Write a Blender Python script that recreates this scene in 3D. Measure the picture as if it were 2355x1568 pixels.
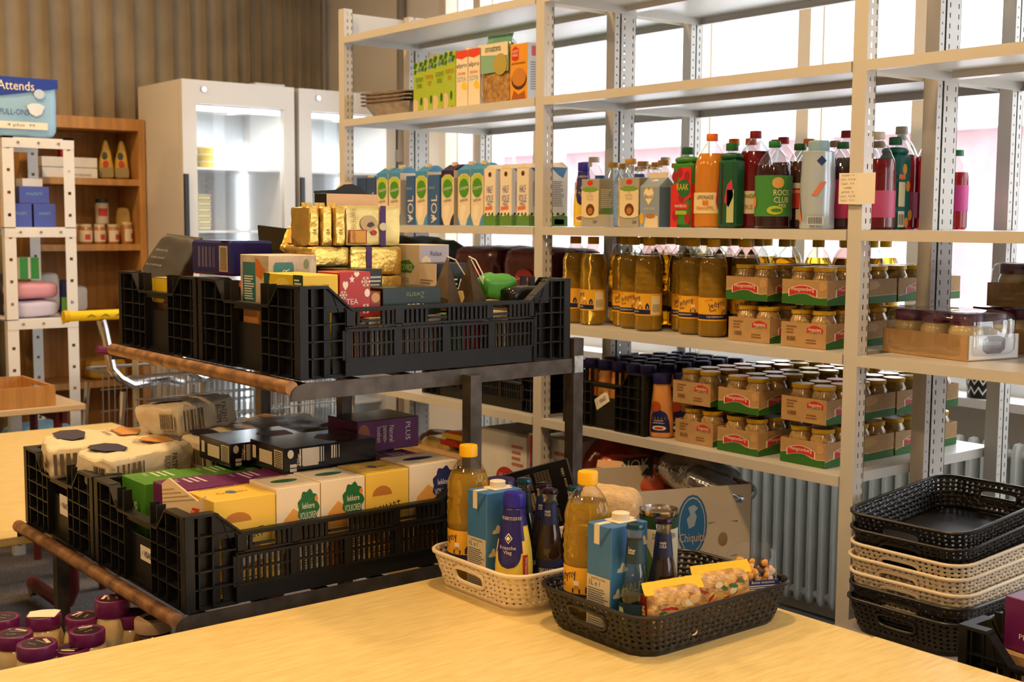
import bpy, bmesh, math, random
from mathutils import Vector, Matrix, noise
S = bpy.context.scene
COL = S.collection
for o in list(bpy.data.objects):
    bpy.data.objects.remove(o)
PI = math.pi
rnd = random.Random(7)

# ------------------------------------------------------------------ camera
F, CX, CY, HC = 2860.0, 1177.5, 784.0, 1.53
_y, _p, _r = [math.radians(a) for a in (38.9043, 5.4349, -0.3776)]
FWD = Vector((-math.cos(_y) * math.cos(_p), math.sin(_y) * math.cos(_p), -math.sin(_p)))
_rt = FWD.cross(Vector((0, 0, 1))).normalized()
_dn = FWD.cross(_rt)
RT = math.cos(_r) * _rt + math.sin(_r) * _dn
DN = -math.sin(_r) * _rt + math.cos(_r) * _dn
cam = bpy.data.cameras.new('camera')
cam.sensor_width = 36.0
cam.lens = F / 2355 * 36
cam.clip_start = .05
cam.clip_end = 200
cam.dof.use_dof = True
cam.dof.focus_distance = 2.75
cam.dof.aperture_fstop = 6.5
camo = bpy.data.objects.new('camera', cam)
COL.objects.link(camo)
camo.matrix_world = Matrix(((RT.x, -DN.x, -FWD.x, 0), (RT.y, -DN.y, -FWD.y, 0), (RT.z, -DN.z, -FWD.z, HC), (0, 0, 0, 1)))
S.camera = camo

# ------------------------------------------------------------------ world, exposure
W = bpy.data.worlds.new('sky')
S.world = W
W.use_nodes = True
bg = W.node_tree.nodes['Background']
bg.inputs[0].default_value = (.90, .96, 1.0, 1)
bg.inputs[1].default_value = 6.0
S.view_settings.view_transform = 'Standard'
S.view_settings.look = 'None'
S.view_settings.gamma = 1
S.view_settings.use_curve_mapping = False
S.view_settings.exposure = 0.0
S.cycles.max_bounces = 6
S.cycles.diffuse_bounces = 3
S.cycles.glossy_bounces = 3
S.cycles.transmission_bounces = 5
S.cycles.transparent_max_bounces = 8
S.cycles.caustics_reflective = False
S.cycles.caustics_refractive = False
S.cycles.sample_clamp_indirect = 6
S.cycles.adaptive_threshold = .06
S.cycles.adaptive_min_samples = 16
WARM = (1.0, .63, .28)


def lamp(name, loc, power, size, color=WARM, rot=(0, 0, 0), shape='DISK', sy=None):
    d = bpy.data.lights.new(name, 'AREA')
    d.energy = power
    d.color = color
    d.shape = shape
    d.size = size
    if sy:
        d.size_y = sy
    o = bpy.data.objects.new(name, d)
    COL.objects.link(o)
    o.location = loc
    o.rotation_euler = rot
    return o


# daylight enters by the window wall and an added side window: sample it there
_po = lamp('window_portal', (-1.25, 4.26, 1.95), 1, 8.6, (1, 1, 1), (-PI / 2, 0, 0), 'RECTANGLE', 2.1)
_po.data.cycles.is_portal = True
_po = lamp('fill_window_portal', (3.28, 2.95, 1.9), 1, 1.9, (1, 1, 1), (0, PI / 2, 0), 'RECTANGLE', 1.2)  # samples daylight through the added, unseen fill window
_po.data.cycles.is_portal = True


# pixel of the photograph -> point of the room on a plane
def ray(u, v):
    return RT * ((u - CX) / F) + DN * ((v - CY) / F) + FWD


def AX(u, v, x):
    r = ray(u, v)
    return Vector((0, 0, HC)) + r * (x / r.x)


def AY(u, v, y):
    r = ray(u, v)
    return Vector((0, 0, HC)) + r * (y / r.y)


def AZ(u, v, z):
    r = ray(u, v)
    return Vector((0, 0, HC)) + r * ((z - HC) / r.z)


# ------------------------------------------------------------------ materials
MATS = {}


def M(name, rgb=(.8, .8, .8), rough=.5, metal=0., coat=0., trans=0., ior=1.45, nz=None, bump=None, emis=None, spec=.5, stretch=None, rgb2=None, sub=0., alpha=1.):
    if name in MATS:
        return MATS[name]
    m = bpy.data.materials.new(name)
    m.use_nodes = True
    t = m.node_tree
    b = t.nodes['Principled BSDF']
    I = b.inputs
    I['Base Color'].default_value = (*rgb, 1)
    I['Roughness'].default_value = rough
    I['Metallic'].default_value = metal
    I['Coat Weight'].default_value = coat
    I['Coat Roughness'].default_value = .12
    I['Transmission Weight'].default_value = trans
    I['IOR'].default_value = ior
    I['Specular IOR Level'].default_value = spec
    I['Alpha'].default_value = alpha
    if emis:
        I['Emission Color'].default_value = (*rgb, 1)
        I['Emission Strength'].default_value = emis
    if nz or bump:
        co = t.nodes.new('ShaderNodeTexCoord')
        mp = t.nodes.new('ShaderNodeMapping')
        t.links.new(co.outputs['Object'], mp.inputs[0])
        if stretch:
            mp.inputs['Scale'].default_value = stretch
    if nz:
        n = t.nodes.new('ShaderNodeTexNoise')
        n.inputs['Scale'].default_value = nz[0]
        n.inputs['Detail'].default_value = 5
        t.links.new(mp.outputs[0], n.inputs['Vector'])
        cr = t.nodes.new('ShaderNodeValToRGB')
        a = nz[1]
        c2 = rgb2 or tuple(min(1, c * (1 + a)) for c in rgb)
        cr.color_ramp.elements[0].position = .33
        cr.color_ramp.elements[1].position = .67
        cr.color_ramp.elements[0].color = (*[c * (1 - a) for c in rgb], 1)
        cr.color_ramp.elements[1].color = (*c2, 1)
        t.links.new(n.outputs['Fac'], cr.inputs[0])
        t.links.new(cr.outputs[0], I['Base Color'])
    if bump:
        n2 = t.nodes.new('ShaderNodeTexNoise')
        n2.inputs['Scale'].default_value = bump[0]
        n2.inputs['Detail'].default_value = 3
        t.links.new(mp.outputs[0], n2.inputs['Vector'])
        bu = t.nodes.new('ShaderNodeBump')
        bu.inputs['Strength'].default_value = bump[1]
        bu.inputs['Distance'].default_value = .01
        t.links.new(n2.outputs['Fac'], bu.inputs['Height'])
        t.links.new(bu.outputs[0], I['Normal'])
    MATS[name] = m
    return m


def C(h, name=None, **k):
    """plain print / paint colour from a hex string (sRGB)"""
    key = name or 'ink_' + h
    if key in MATS:
        return MATS[key]
    c = [int(h[i:i + 2], 16) / 255 for i in (0, 2, 4)]
    c = [((x + .055) / 1.055) ** 2.4 if x > .04 else x / 12.92 for x in c]
    k.setdefault('rough', .45)
    return M(key, c, **k)


def thin_glass(name, tint=(1, 1, 1), refl=1.0):
    m = bpy.data.materials.new(name)
    m.use_nodes = True
    t = m.node_tree
    t.nodes.clear()
    o = t.nodes.new('ShaderNodeOutputMaterial')
    mx = t.nodes.new('ShaderNodeMixShader')
    tr = t.nodes.new('ShaderNodeBsdfTransparent')
    gl = t.nodes.new('ShaderNodeBsdfGlossy')
    fr = t.nodes.new('ShaderNodeLayerWeight')
    fr.inputs[0].default_value = .5
    pw = t.nodes.new('ShaderNodeMath')
    pw.operation = 'POWER'
    pw.inputs[1].default_value = 4
    ml = t.nodes.new('ShaderNodeMath')
    ml.operation = 'MULTIPLY_ADD'
    ml.inputs[1].default_value = .6 * refl
    ml.inputs[2].default_value = .045 * refl
    t.links.new(fr.outputs[1], pw.inputs[0])
    tr.inputs[0].default_value = (*tint, 1)
    gl.inputs[1].default_value = .03
    t.links.new(pw.outputs[0], ml.inputs[0])
    t.links.new(ml.outputs[0], mx.inputs[0])
    t.links.new(tr.outputs[0], mx.inputs[1])
    t.links.new(gl.outputs[0], mx.inputs[2])
    t.links.new(mx.outputs[0], o.inputs[0])
    MATS[name] = m
    return m


# ------------------------------------------------------------------ mesh builder
class MB:
    def __init__(s):
        s.v, s.f, s.m = [], [], []

    def add(s, vs, fs, m=0):
        n = len(s.v)
        s.v += [tuple(p) for p in vs]
        for q in fs:
            s.f.append(tuple(i + n for i in q))
            s.m.append(m)
        return s

    def box(s, x0, y0, z0, x1, y1, z1, m=0):
        return s.add([(x0, y0, z0), (x1, y0, z0), (x1, y1, z0), (x0, y1, z0), (x0, y0, z1), (x1, y0, z1), (x1, y1, z1), (x0, y1, z1)],
                     [(0, 3, 2, 1), (4, 5, 6, 7), (0, 1, 5, 4), (1, 2, 6, 5), (2, 3, 7, 6), (3, 0, 4, 7)], m)

    def cbox(s, w, d, h, b=.002, m=0, mtop=None, mside=None, z0=0, cx=0, cy=0):
        """chamfered box standing on z0, centred on x, y; optional materials for top and x-sides"""
        X, Y = w / 2, d / 2
        vs, idx = [], {}
        for sx in (-1, 1):
            for sy in (-1, 1):
                for sz in (0, 1):
                    zz = z0 + (h if sz else 0)
                    dz = -b if sz else b
                    for k, p in enumerate(((sx * X, sy * (Y - b), zz + dz), (sx * (X - b), sy * Y, zz + dz), (sx * (X - b), sy * (Y - b), zz))):
                        idx[(sx, sy, sz, k)] = len(vs)
                        vs.append((p[0] + cx, p[1] + cy, p[2]))
        fs, ms = [], []

        def q(a, mm):
            fs.append([idx[i] for i in a])
            ms.append(mm)
        mt = m if mtop is None else mtop
        mx = m if mside is None else mside
        for sx in (-1, 1):
            q([(sx, -1, 0, 0), (sx, 1, 0, 0), (sx, 1, 1, 0), (sx, -1, 1, 0)], mx)
        for sy in (-1, 1):
            q([(-1, sy, 0, 1), (1, sy, 0, 1), (1, sy, 1, 1), (-1, sy, 1, 1)], m)
        for sz in (0, 1):
            q([(-1, -1, sz, 2), (1, -1, sz, 2), (1, 1, sz, 2), (-1, 1, sz, 2)], mt)
        for sy in (-1, 1):
            for sz in (0, 1):
                q([(-1, sy, sz, 1), (1, sy, sz, 1), (1, sy, sz, 2), (-1, sy, sz, 2)], mt)
        for sx in (-1, 1):
            for sz in (0, 1):
                q([(sx, -1, sz, 0), (sx, 1, sz, 0), (sx, 1, sz, 2), (sx, -1, sz, 2)], mt)
            for sy in (-1, 1):
                q([(sx, sy, 0, 0), (sx, sy, 1, 0), (sx, sy, 1, 1), (sx, sy, 0, 1)], m)
                for sz in (0, 1):
                    q([(sx, sy, sz, 0), (sx, sy, sz, 1), (sx, sy, sz, 2)], mt)
        n = len(s.v)
        s.v += vs
        for a, mm in zip(fs, ms):
            s.f.append(tuple(i + n for i in a))
            s.m.append(mm)
        return s

    def lathe(s, prof, seg=20, m=0, cx=0, cy=0, capb=True, capt=True, sx=1., sy=1., wob=None):
        vs, fs = [], []
        for j, (r, z) in enumerate(prof):
            for i in range(seg):
                a = 2 * PI * i / seg
                rr = r * (wob(a, z) if wob else 1)
                vs.append((cx + rr * math.cos(a) * sx, cy + rr * math.sin(a) * sy, z))
        for j in range(len(prof) - 1):
            for i in range(seg):
                k = (i + 1) % seg
                fs.append((j * seg + i, j * seg + k, (j + 1) * seg + k, (j + 1) * seg + i))
        if capb and prof[0][0] > 1e-6:
            fs.append(tuple(range(seg))[::-1])
        if capt and prof[-1][0] > 1e-6:
            fs.append(tuple((len(prof) - 1) * seg + i for i in range(seg)))
        return s.add(vs, fs, m)

    def tube(s, path, r, seg=8, m=0, closed=False, flat=1.):
        P = [Vector(p) for p in path]
        n = len(P)
        vs, fs = [], []
        up = None
        for i in range(n):
            a = P[i - 1] if (i or closed) else P[i]
            b = P[(i + 1) % n] if (i < n - 1 or closed) else P[i]
            t = (b - a).normalized()
            if up is None:
                up = Vector((0, 0, 1)) if abs(t.z) < .9 else Vector((1, 0, 0))
            x = t.cross(up)
            if x.length < 1e-5:
                x = t.cross(Vector((1, 0, 0)))
            x.normalize()
            up = x.cross(t).normalized()
            for k in range(seg):
                an = 2 * PI * k / seg + PI / seg
                vs.append(P[i] + x * (r * math.cos(an)) + up * (r * math.sin(an) * flat))
        for i in range(n if closed else n - 1):
            j = (i + 1) % n
            for k in range(seg):
                l = (k + 1) % seg
                fs.append((i * seg + k, i * seg + l, j * seg + l, j * seg + k))
        if not closed:
            fs.append(tuple(range(seg))[::-1])
            fs.append(tuple((n - 1) * seg + k for k in range(seg)))
        return s.add(vs, fs, m)

    def bar(s, a, b, w, h=None, m=0):
        return s.tube([a, b], w * .7071, 4, m, flat=(h or w) / w)

    def prism(s, pts, o, U, V, t, m=0):
        """polygon pts (u, v) in the plane o + u U + v V, thickness t along U x V"""
        o, U, V = Vector(o), Vector(U), Vector(V)
        N = U.cross(V).normalized()
        n = len(pts)
        vs = [o + U * a + V * b for a, b in pts] + [o + U * a + V * b - N * t for a, b in pts]
        fs = [tuple(range(n)), tuple(range(2 * n - 1, n - 1, -1))]
        for i in range(n):
            j = (i + 1) % n
            fs.append((i, i + n, j + n, j))
        return s.add(vs, fs, m)

    def pillow(s, w, d, h, k=4., n=7, amp=.0, freq=14., seed=0, m=0, z0=0, pinch=0., flat=True, kz=None, taper=0.):
        """stuffed packet: superellipsoid w x d x h standing on z0, crumpled by noise; pinch narrows d towards the top"""
        kz = kz or k
        vs, fs, ix = [], [], {}

        def vid(p):
            key = tuple(round(c * n) for c in p)
            if key in ix:
                return ix[key]
            x, y, z = p
            r = (abs(x) ** k + abs(y) ** k + abs(z) ** kz) ** (-1. / k)
            x, y, z = x * r, y * r, z * r
            z = max(-1, min(1, z))
            t = (z + 1) / 2
            yy = y * (1 - pinch * t ** 1.6)
            q = Vector((x * w / 2 * (1 - taper * t ** 1.5), yy * d / 2, (z + 1) / 2 * h))
            if amp:
                o = noise.noise_vector(q * freq + Vector((seed * 7.3, seed * 3.1, seed)))
                o += .5 * noise.noise_vector(q * freq * 2.3 + Vector((seed, 4, 2)))
                q += o * amp
            if flat:
                q.z = max(q.z, 0)
            q.z += z0
            ix[key] = len(vs)
            vs.append(q)
            return ix[key]
        g = [2 * i / n - 1 for i in range(n + 1)]
        for ax in range(3):
            for sg in (-1, 1):
                for i in range(n):
                    for j in range(n):
                        def P(a, b):
                            c = [0, 0, 0]
                            c[ax] = sg
                            c[(ax + 1) % 3] = a
                            c[(ax + 2) % 3] = b
                            return tuple(c)
                        q = [vid(P(g[i], g[j])), vid(P(g[i + 1], g[j])), vid(P(g[i + 1], g[j + 1])), vid(P(g[i], g[j + 1]))]
                        fs.append(q if sg > 0 else q[::-1])
        return s.add(vs, fs, m)

    def mesh(s, name, mats, sharp=35., flat=False):
        me = bpy.data.meshes.new(name)
        me.from_pydata(s.v, [], s.f)
        for a in (mats if isinstance(mats, (list, tuple)) else [mats]):
            me.materials.append(a)
        me.polygons.foreach_set('material_index', s.m)
        bm = bmesh.new()
        bm.from_mesh(me)
        bmesh.ops.recalc_face_normals(bm, faces=bm.faces)
        bm.to_mesh(me)
        bm.free()
        if not flat:
            me.polygons.foreach_set('use_smooth', [True] * len(me.polygons))
            me.set_sharp_from_angle(angle=math.radians(sharp))
        return me

    def build(s, name, mats, parent=None, loc=(0, 0, 0), rz=0., rot=None, sharp=35., flat=False):
        return put(name, s.mesh(name, mats, sharp, flat), parent, loc, rz, rot)


def put(name, me, parent=None, loc=(0, 0, 0), rz=0., rot=None, scale=None):
    o = bpy.data.objects.new(name, me)
    COL.objects.link(o)
    o.parent = parent
    o.location = loc
    o.rotation_euler = rot if rot else (0, 0, rz)
    if scale:
        o.scale = scale
    return o


def tag(o, label=None, cat=None, group=None, kind=None):
    if label:
        o['label'] = label
    if cat:
        o['category'] = cat
    if group:
        o['group'] = group
    if kind:
        o['kind'] = kind
    return o


def thing(name, label, cat, loc=(0, 0, 0), rz=0., group=None, rot=None):
    o = bpy.data.objects.new(name, None)
    COL.objects.link(o)
    o.empty_display_size = .05
    o.location = loc
    o.rotation_euler = rot if rot else (0, 0, rz)
    return tag(o, label, cat, group)


KIDS = {}


def kids(o):
    return [c for c in bpy.data.objects if c.parent == o]


def clone(root, loc, rz=0., label=None, group=None, rot=None, scale=None, tree=None):
    """copy of a thing with its parts and sub-parts"""
    if root.name not in KIDS:
        KIDS[root.name] = [(c, kids(c)) for c in kids(root)]
    r = root.copy()
    COL.objects.link(r)
    r.location = loc
    r.rotation_euler = rot if rot else (0, 0, rz)
    if scale:
        r.scale = scale
    if label:
        r['label'] = label
    if group:
        r['group'] = group
    for c, gs in KIDS[root.name]:
        k = c.copy()
        COL.objects.link(k)
        k.parent = r
        for g in gs:
            d = g.copy()
            COL.objects.link(d)
            d.parent = k
    return r


ORD = ['first', 'second', 'third', 'fourth', 'fifth', 'sixth', 'seventh', 'eighth', 'ninth', 'tenth', 'eleventh', 'twelfth', 'thirteenth', 'fourteenth',
       'fifteenth', 'sixteenth', 'seventeenth', 'eighteenth', 'nineteenth', 'twentieth']

# ------------------------------------------------------------------ print: text, decals
TXT = {}


def text_mesh(s, mat):
    key = (s, mat.name)
    if key not in TXT:
        cu = bpy.data.curves.new('lettering', 'FONT')
        cu.body = s
        cu.align_x = 'CENTER'
        cu.align_y = 'CENTER'
        cu.resolution_u = 2
        cu.space_line = .9
        ob = bpy.data.objects.new('lettering', cu)
        me = bpy.data.meshes.new_from_object(ob)
        me.name = 'lettering'
        me.materials.clear()
        me.materials.append(mat)
        bpy.data.objects.remove(ob)
        xs = [v.co.x for v in me.vertices] or [0, 1]
        ys = [v.co.y for v in me.vertices] or [0, 1]
        c = Vector(((min(xs) + max(xs)) / 2, (min(ys) + max(ys)) / 2, 0))
        for v in me.vertices:
            v.co -= c
        TXT[key] = (me, max(xs) - min(xs), max(ys) - min(ys))
    return TXT[key]


def face_frame(dims, face):
    w, d, h = dims
    return {'-y': (Vector((-w / 2, -d / 2, 0)), Vector((1, 0, 0)), Vector((0, 0, 1)), w, h),
            '+x': (Vector((w / 2, -d / 2, 0)), Vector((0, 1, 0)), Vector((0, 0, 1)), d, h),
            '-x': (Vector((-w / 2, d / 2, 0)), Vector((0, -1, 0)), Vector((0, 0, 1)), d, h),
            '+z': (Vector((-w / 2, -d / 2, h)), Vector((1, 0, 0)), Vector((0, 1, 0)), w, d),
            '+y': (Vector((w / 2, d / 2, 0)), Vector((-1, 0, 0)), Vector((0, 0, 1)), w, h)}[face]


def txt(parent, s, mat, dims, face, cu, cv, wid, hei=None, rot=0., name='printed_text', lift=.0007, z0=0):
    """lettering on a box face, centred at (cu, cv) fractions, wid metres wide"""
    me, tw, th = text_mesh(s, mat)
    o, U, V, fw, fh = face_frame(dims, face)
    N = U.cross(V)
    p = o + U * (cu * fw) + V * (cv * fh) + N * lift + Vector((0, 0, z0))
    a = math.radians(rot)
    u = U * math.cos(a) + V * math.sin(a)
    v = -U * math.sin(a) + V * math.cos(a)
    sx = wid / tw
    sy = (hei / th) if hei else sx
    ob = bpy.data.objects.new(name, me)
    COL.objects.link(ob)
    ob.parent = parent
    ob.matrix_local = Matrix(((u.x * sx, v.x * sy, N.x, p.x), (u.y * sx, v.y * sy, N.y, p.y), (u.z * sx, v.z * sy, N.z, p.z), (0, 0, 0, 1)))
    return ob


ELL = [(.5 + .5 * math.cos(2 * PI * i / 20), .5 + .5 * math.sin(2 * PI * i / 20)) for i in range(20)]
REC = [(0, 0), (1, 0), (1, 1), (0, 1)]


def dec(parent, mat, dims, face, u0, v0, u1, v1, shape=REC, name='printed_panel', lift=.0004, z0=0):
    """flat printed patch on a box face (fractions of the face)"""
    o, U, V, fw, fh = face_frame(dims, face)
    N = U.cross(V)
    mb = MB()
    vs = [o + U * ((u0 + (u1 - u0) * a) * fw) + V * ((v0 + (v1 - v0) * b) * fh) + N * lift + Vector((0, 0, z0)) for a, b in shape]
    mb.add(vs, [tuple(range(len(vs)))])
    return mb.build(name, mat, parent, flat=True)


def stripes(parent, mat, dims, face, u0, v0, u1, v1, n, horiz=True, name='small_print', lift=.0006, seed=0, fill=.5, ragged=.35):
    """rows of small print, or a barcode when horiz is False"""
    o, U, V, fw, fh = face_frame(dims, face)
    N = U.cross(V)
    r = random.Random(seed)
    mb = MB()
    for i in range(n):
        t0, t1 = i / n, (i + fill * (1 if horiz else r.uniform(.5, 1.5))) / n
        e = 1 - r.random() * ragged if horiz else 1
        if horiz:
            a0, a1, b0, b1 = u0, u0 + (u1 - u0) * e, v0 + (v1 - v0) * t0, v0 + (v1 - v0) * t1
        else:
            a0, a1, b0, b1 = u0 + (u1 - u0) * t0, u0 + (u1 - u0) * t1, v0, v1
        p = [o + U * (a * fw) + V * (b * fh) + N * lift for a, b in ((a0, b0), (a1, b0), (a1, b1), (a0, b1))]
        mb.add(p, [(0, 1, 2, 3)])
    return mb.build(name, mat, parent, flat=True)


def wrap_patch(parent, mat, r, z0, z1, a0, a1, name='label', seg=14, lift=.0006, shape=None, rz=0., sx=1., sy=1., rtop=None):
    """label wrapped round an upright cylinder; angles in degrees, 0 = front (-y), positive = towards +x"""
    mb = MB()
    vs, fs = [], []
    rows = 1 if shape is None else 10
    rt = r if rtop is None else rtop
    for j in range(rows + 1):
        t = j / rows
        lo, hi = (0, 1) if shape is None else shape(t)
        rr = r + (rt - r) * t + lift
        for i in range(seg + 1):
            a = math.radians(a0 + (a1 - a0) * (lo + (hi - lo) * i / seg)) - PI / 2
            vs.append((rr * math.cos(a) * sx, rr * math.sin(a) * sy, z0 + (z1 - z0) * t))
    for j in range(rows):
        for i in range(seg):
            k = j * (seg + 1) + i
            fs.append((k, k + 1, k + seg + 2, k + seg + 1))
    mb.add(vs, fs)
    return mb.build(name, mat, parent, rz=rz)


def wrap_txt(parent, s, mat, r, zc, ac, wid, hei=None, name='printed_text', rot=0., lift=.0011, sx=1., sy=1.):
    me0, tw, th = text_mesh(s, mat)
    me = me0.copy()
    k = wid / tw
    ky = hei / th if hei else k
    ca, sa = math.cos(math.radians(rot)), math.sin(math.radians(rot))
    rr = r + lift
    for v in me.vertices:
        x, y = v.co.x * k, v.co.y * ky
        x, y = x * ca - y * sa, x * sa + y * ca
        a = math.radians(ac) + x / rr - PI / 2
        v.co = (rr * math.cos(a) * sx, rr * math.sin(a) * sy, zc + y)
    return put(name, me, parent)
# ------------------------------------------------------------------ common materials
PAINT = M('grey_shelf_paint', (.63, .61, .57), .32, nz=(3, .03))
PLASTER = M('beige_plaster', (.66, .58, .47), .85, nz=(4, .05), bump=(60, .08))
WHITE = M('white_lacquer', (.82, .81, .79), .35, nz=(2, .02))
BEIGE = M('beige_window_paint', (.80, .70, .55), .5, nz=(3, .03))
REDOUT = M('red_exterior_paint', (.62, .42, .47), .6, nz=(3, .05))
BLACKP = M('black_plastic', (.0085, .0085, .009), .42, nz=(20, .2), spec=.35)
CARPET = M('grey_carpet', (.17, .15, .14), .95, nz=(90, .35), bump=(200, .4))
WOOD = M('beech_laminate', (.80, .60, .23), .36, nz=(14, .06), stretch=(9, 1.2, 9), rgb2=(.87, .68, .30))
WOODEDGE = M('beech_edge', (.60, .42, .17), .5, nz=(9, .15), stretch=(4, .3, 4))
STEEL = M('raw_steel', (.10, .085, .075), .45, .65, nz=(25, .3))
RUST = M('rusty_tube', (.30, .14, .06), .5, .45, nz=(30, .45), rgb2=(.45, .24, .11))
CHROME = M('chrome', (.62, .62, .62), .18, 1.)
DARKRED = M('dark_red_enamel', (.16, .022, .022), .35, nz=(6, .2))
PAPER = C('f2ead8', 'white_paper', rough=.7)
INKB = C('15130f', 'black_ink')
KRAFT = M('kraft_cardboard', (.44, .27, .12), .8, nz=(30, .08))
CARD = M('white_cardboard', (.78, .76, .72), .7, nz=(20, .04))
BIRCH = M('orange_beech', (.50, .25, .075), .5, nz=(6, .18), stretch=(6, 6, .5))

XW, YW, ZC = -6.72, 3.95, 3.25      # left wall, window wall, ceiling


def struct(name, mb, mats, parent=None, **k):
    o = mb.build(name, mats, parent, **k)
    if parent is None:
        o['kind'] = 'structure'
    return o


struct('floor', MB().box(XW - .2, -3.2, -.1, 3.2, YW + .2, 0), CARPET)
struct('ceiling', MB().box(XW - .2, -3.2, ZC, 3.2, YW + .2, ZC + .1), M('ceiling_white', (.72, .70, .66), .9, nz=(3, .03)))
struct('wall_left', MB().box(XW - .2, -3.2, 0, XW, YW + .2, ZC), PLASTER)
struct('wall_back', MB().box(XW - .2, -3.3, 0, 3.2, -3.2, ZC), PLASTER)
struct('wall_right', MB().box(3.2, -3.3, 0, 3.3, 2.43, ZC).box(3.2, 3.5, 0, 3.3, YW + .2, ZC).box(3.2, 2.43, 0, 3.3, 3.5, .95).box(3.2, 2.43, 2.8, 3.3, 3.5, ZC), PLASTER)  # opening added out of view to let in cool fill daylight
# window wall: parapet, pier at the corner, head
SILL = .95
mb = MB().box(XW - .2, YW, 0, 3.2, YW + .25, SILL).box(XW - .2, YW, SILL, -5.49, YW + .25, ZC).box(-5.49, YW, 2.95, 3.2, YW + .25, ZC)
struct('wall_window', mb, M('wall_white', (.86, .80, .70), .85, nz=(3, .04)))
GLASS = thin_glass('window_glass')
struct('trim_1', MB().box(-5.49, YW - .14, SILL - .03, 3.0, YW + .0, SILL), WHITE)
# mullions: beige inside, white sash, red outside
mull = [-5.49, -5.19, -4.70, -3.68, -3.10, -2.585, -1.75, -1.0, -.2, .7, 1.6, 2.5, 3.1]
for i, x in enumerate(mull[:-1]):
    x1 = mull[i + 1]
    f = MB().box(x - .03, YW - .01, SILL, x + .03, YW + .07, 2.95, 0).box(x - .02, YW + .07, SILL, x + .035, YW + .10, 2.95, 1)
    f.box(x - .03, YW + .10, SILL, x + .03, YW + .155, 2.95, 2)
    f.box(x + .03, YW + .03, SILL, x1 - .03, YW + .09, SILL + .05, 1).box(x + .03, YW + .03, 2.90, x1 - .03, YW + .09, 2.95, 1)
    w = tag(f.build('window_%d' % (i + 1), [BEIGE, WHITE, REDOUT]), kind='structure')
    MB().add([(x + .03, YW + .087, SILL + .05), (x1 - .03, YW + .087, SILL + .05), (x1 - .03, YW + .087, 2.90), (x + .03, YW + .087, 2.90)], [(0, 1, 2, 3)]).build('pane', GLASS, w, flat=True)

for i, y in enumerate((2.43,)):  # unseen window, added to throw cool fill light from the right
    f = MB().box(3.19, y, .95, 3.27, y + .06, 2.8).box(3.19, y + 1.0, .95, 3.27, y + 1.07, 2.8).box(3.19, y, .95, 3.27, y + 1.07, 1.0).box(3.19, y, 2.75, 3.27, y + 1.07, 2.8)
    w = tag(f.build('window_%d' % (20 + i), BEIGE), kind='structure')
    MB().add([(3.24, y + .06, 1.), (3.24, y + 1, 1.), (3.24, y + 1, 2.75), (3.24, y + .06, 2.75)], [(0, 1, 2, 3)]).build('pane', GLASS, w, flat=True)
# accordion partition on the left wall
ys = [-3.1 + .115 * i for i in range(45)] + [2.09, 2.20, 2.31, 2.42, 2.54, 2.65, 2.77, 2.88, 2.99, 3.09, 3.18, 3.28, 3.37, 3.44, 3.51, 3.58, 3.65, 3.71, 3.77, 3.83, 3.91]
pm = M('olive_partition_vinyl', (.36, .29, .19), .5, nz=(5, .12))
part = tag(bpy.data.objects.new('folding_partition', None), 'olive brown folding partition with vertical pleats behind the fridges', 'partition')
COL.objects.link(part)
for i in range(len(ys) - 1):
    a, b = ys[i], ys[i + 1]
    p = .045
    n = 6
    pts = []
    for k in range(n + 1):
        t = k / n
        pts.append((XW + .03 + p * (1 - abs(math.cos(PI * t)) ** .6 * 1.0), a + (b - a) * t))
    m = MB()
    vs = [(x, y, 0.02) for x, y in pts] + [(x, y, ZC) for x, y in pts]
    m.add(vs, [(k, k + 1, k + n + 2, k + n + 1) for k in range(n)])
    m.build('pleat', pm, part)

# pipe in the corner, next to the partition
pp = AY(917, 200, 3.9)
tag(MB().lathe([(.022, 0), (.022, ZC)], 12, cx=pp.x, cy=3.915).lathe([(.032, 1.86), (.032, 1.93)], 12, cx=pp.x, cy=3.915).build('heating_pipe', M('brown_grey_pipe', (.25, .21, .17), .5)),
    'brown grey vertical heating pipe by the window wall', 'pipe')

# radiator columns under the windows
rad = thing('radiator', 'long grey column radiator below the windows', 'radiator', (0, 3.78, 0))
RM = M('radiator_enamel', (.74, .80, .79), .35, nz=(3, .04))
col_me = None
x = -4.9
while x < -1.2:
    if col_me is None:
        m = MB()
        pr = [(.002, .10), (.014, .105), (.021, .13), (.021, .80), (.014, .825), (.002, .83)]
        m.lathe(pr, 10, sx=.95, sy=1.5)
        col_me = m.mesh('radiator_column', RM)
    put('radiator_column', col_me, rad, (x, 0, 0))
    x += .0535
for zz in (.14, .79):
    MB().tube([(-4.93, 0, zz), (-1.17, 0, zz)], .016, 8).build('header_pipe', RM, rad)
MB().tube([(-4.93, -.02, .14), (-5.0, -.02, .10), (-5.0, -.02, 0)], .012, 8).build('feed_pipe', RM, rad)
MB().tube([(-1.17, -.02, .14), (-1.1, -.02, .10), (-1.1, -.02, 0)], .012, 8).build('feed_pipe', RM, rad)
tag(MB().tube([(-4.6, 3.70, .07), (-1.0, 3.70, .07)], .018, 8).tube([(-4.6, 3.70, .07), (-4.6, 3.70, .0)], .018, 8).tube([(-1, 3.70, .07), (-1, 3.70, .0)], .018, 8).build('floor_pipe', M('dark_pipe', (.12, .12, .12), .4)), 'dark heating pipe running along the floor under the radiator', 'pipe')

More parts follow.
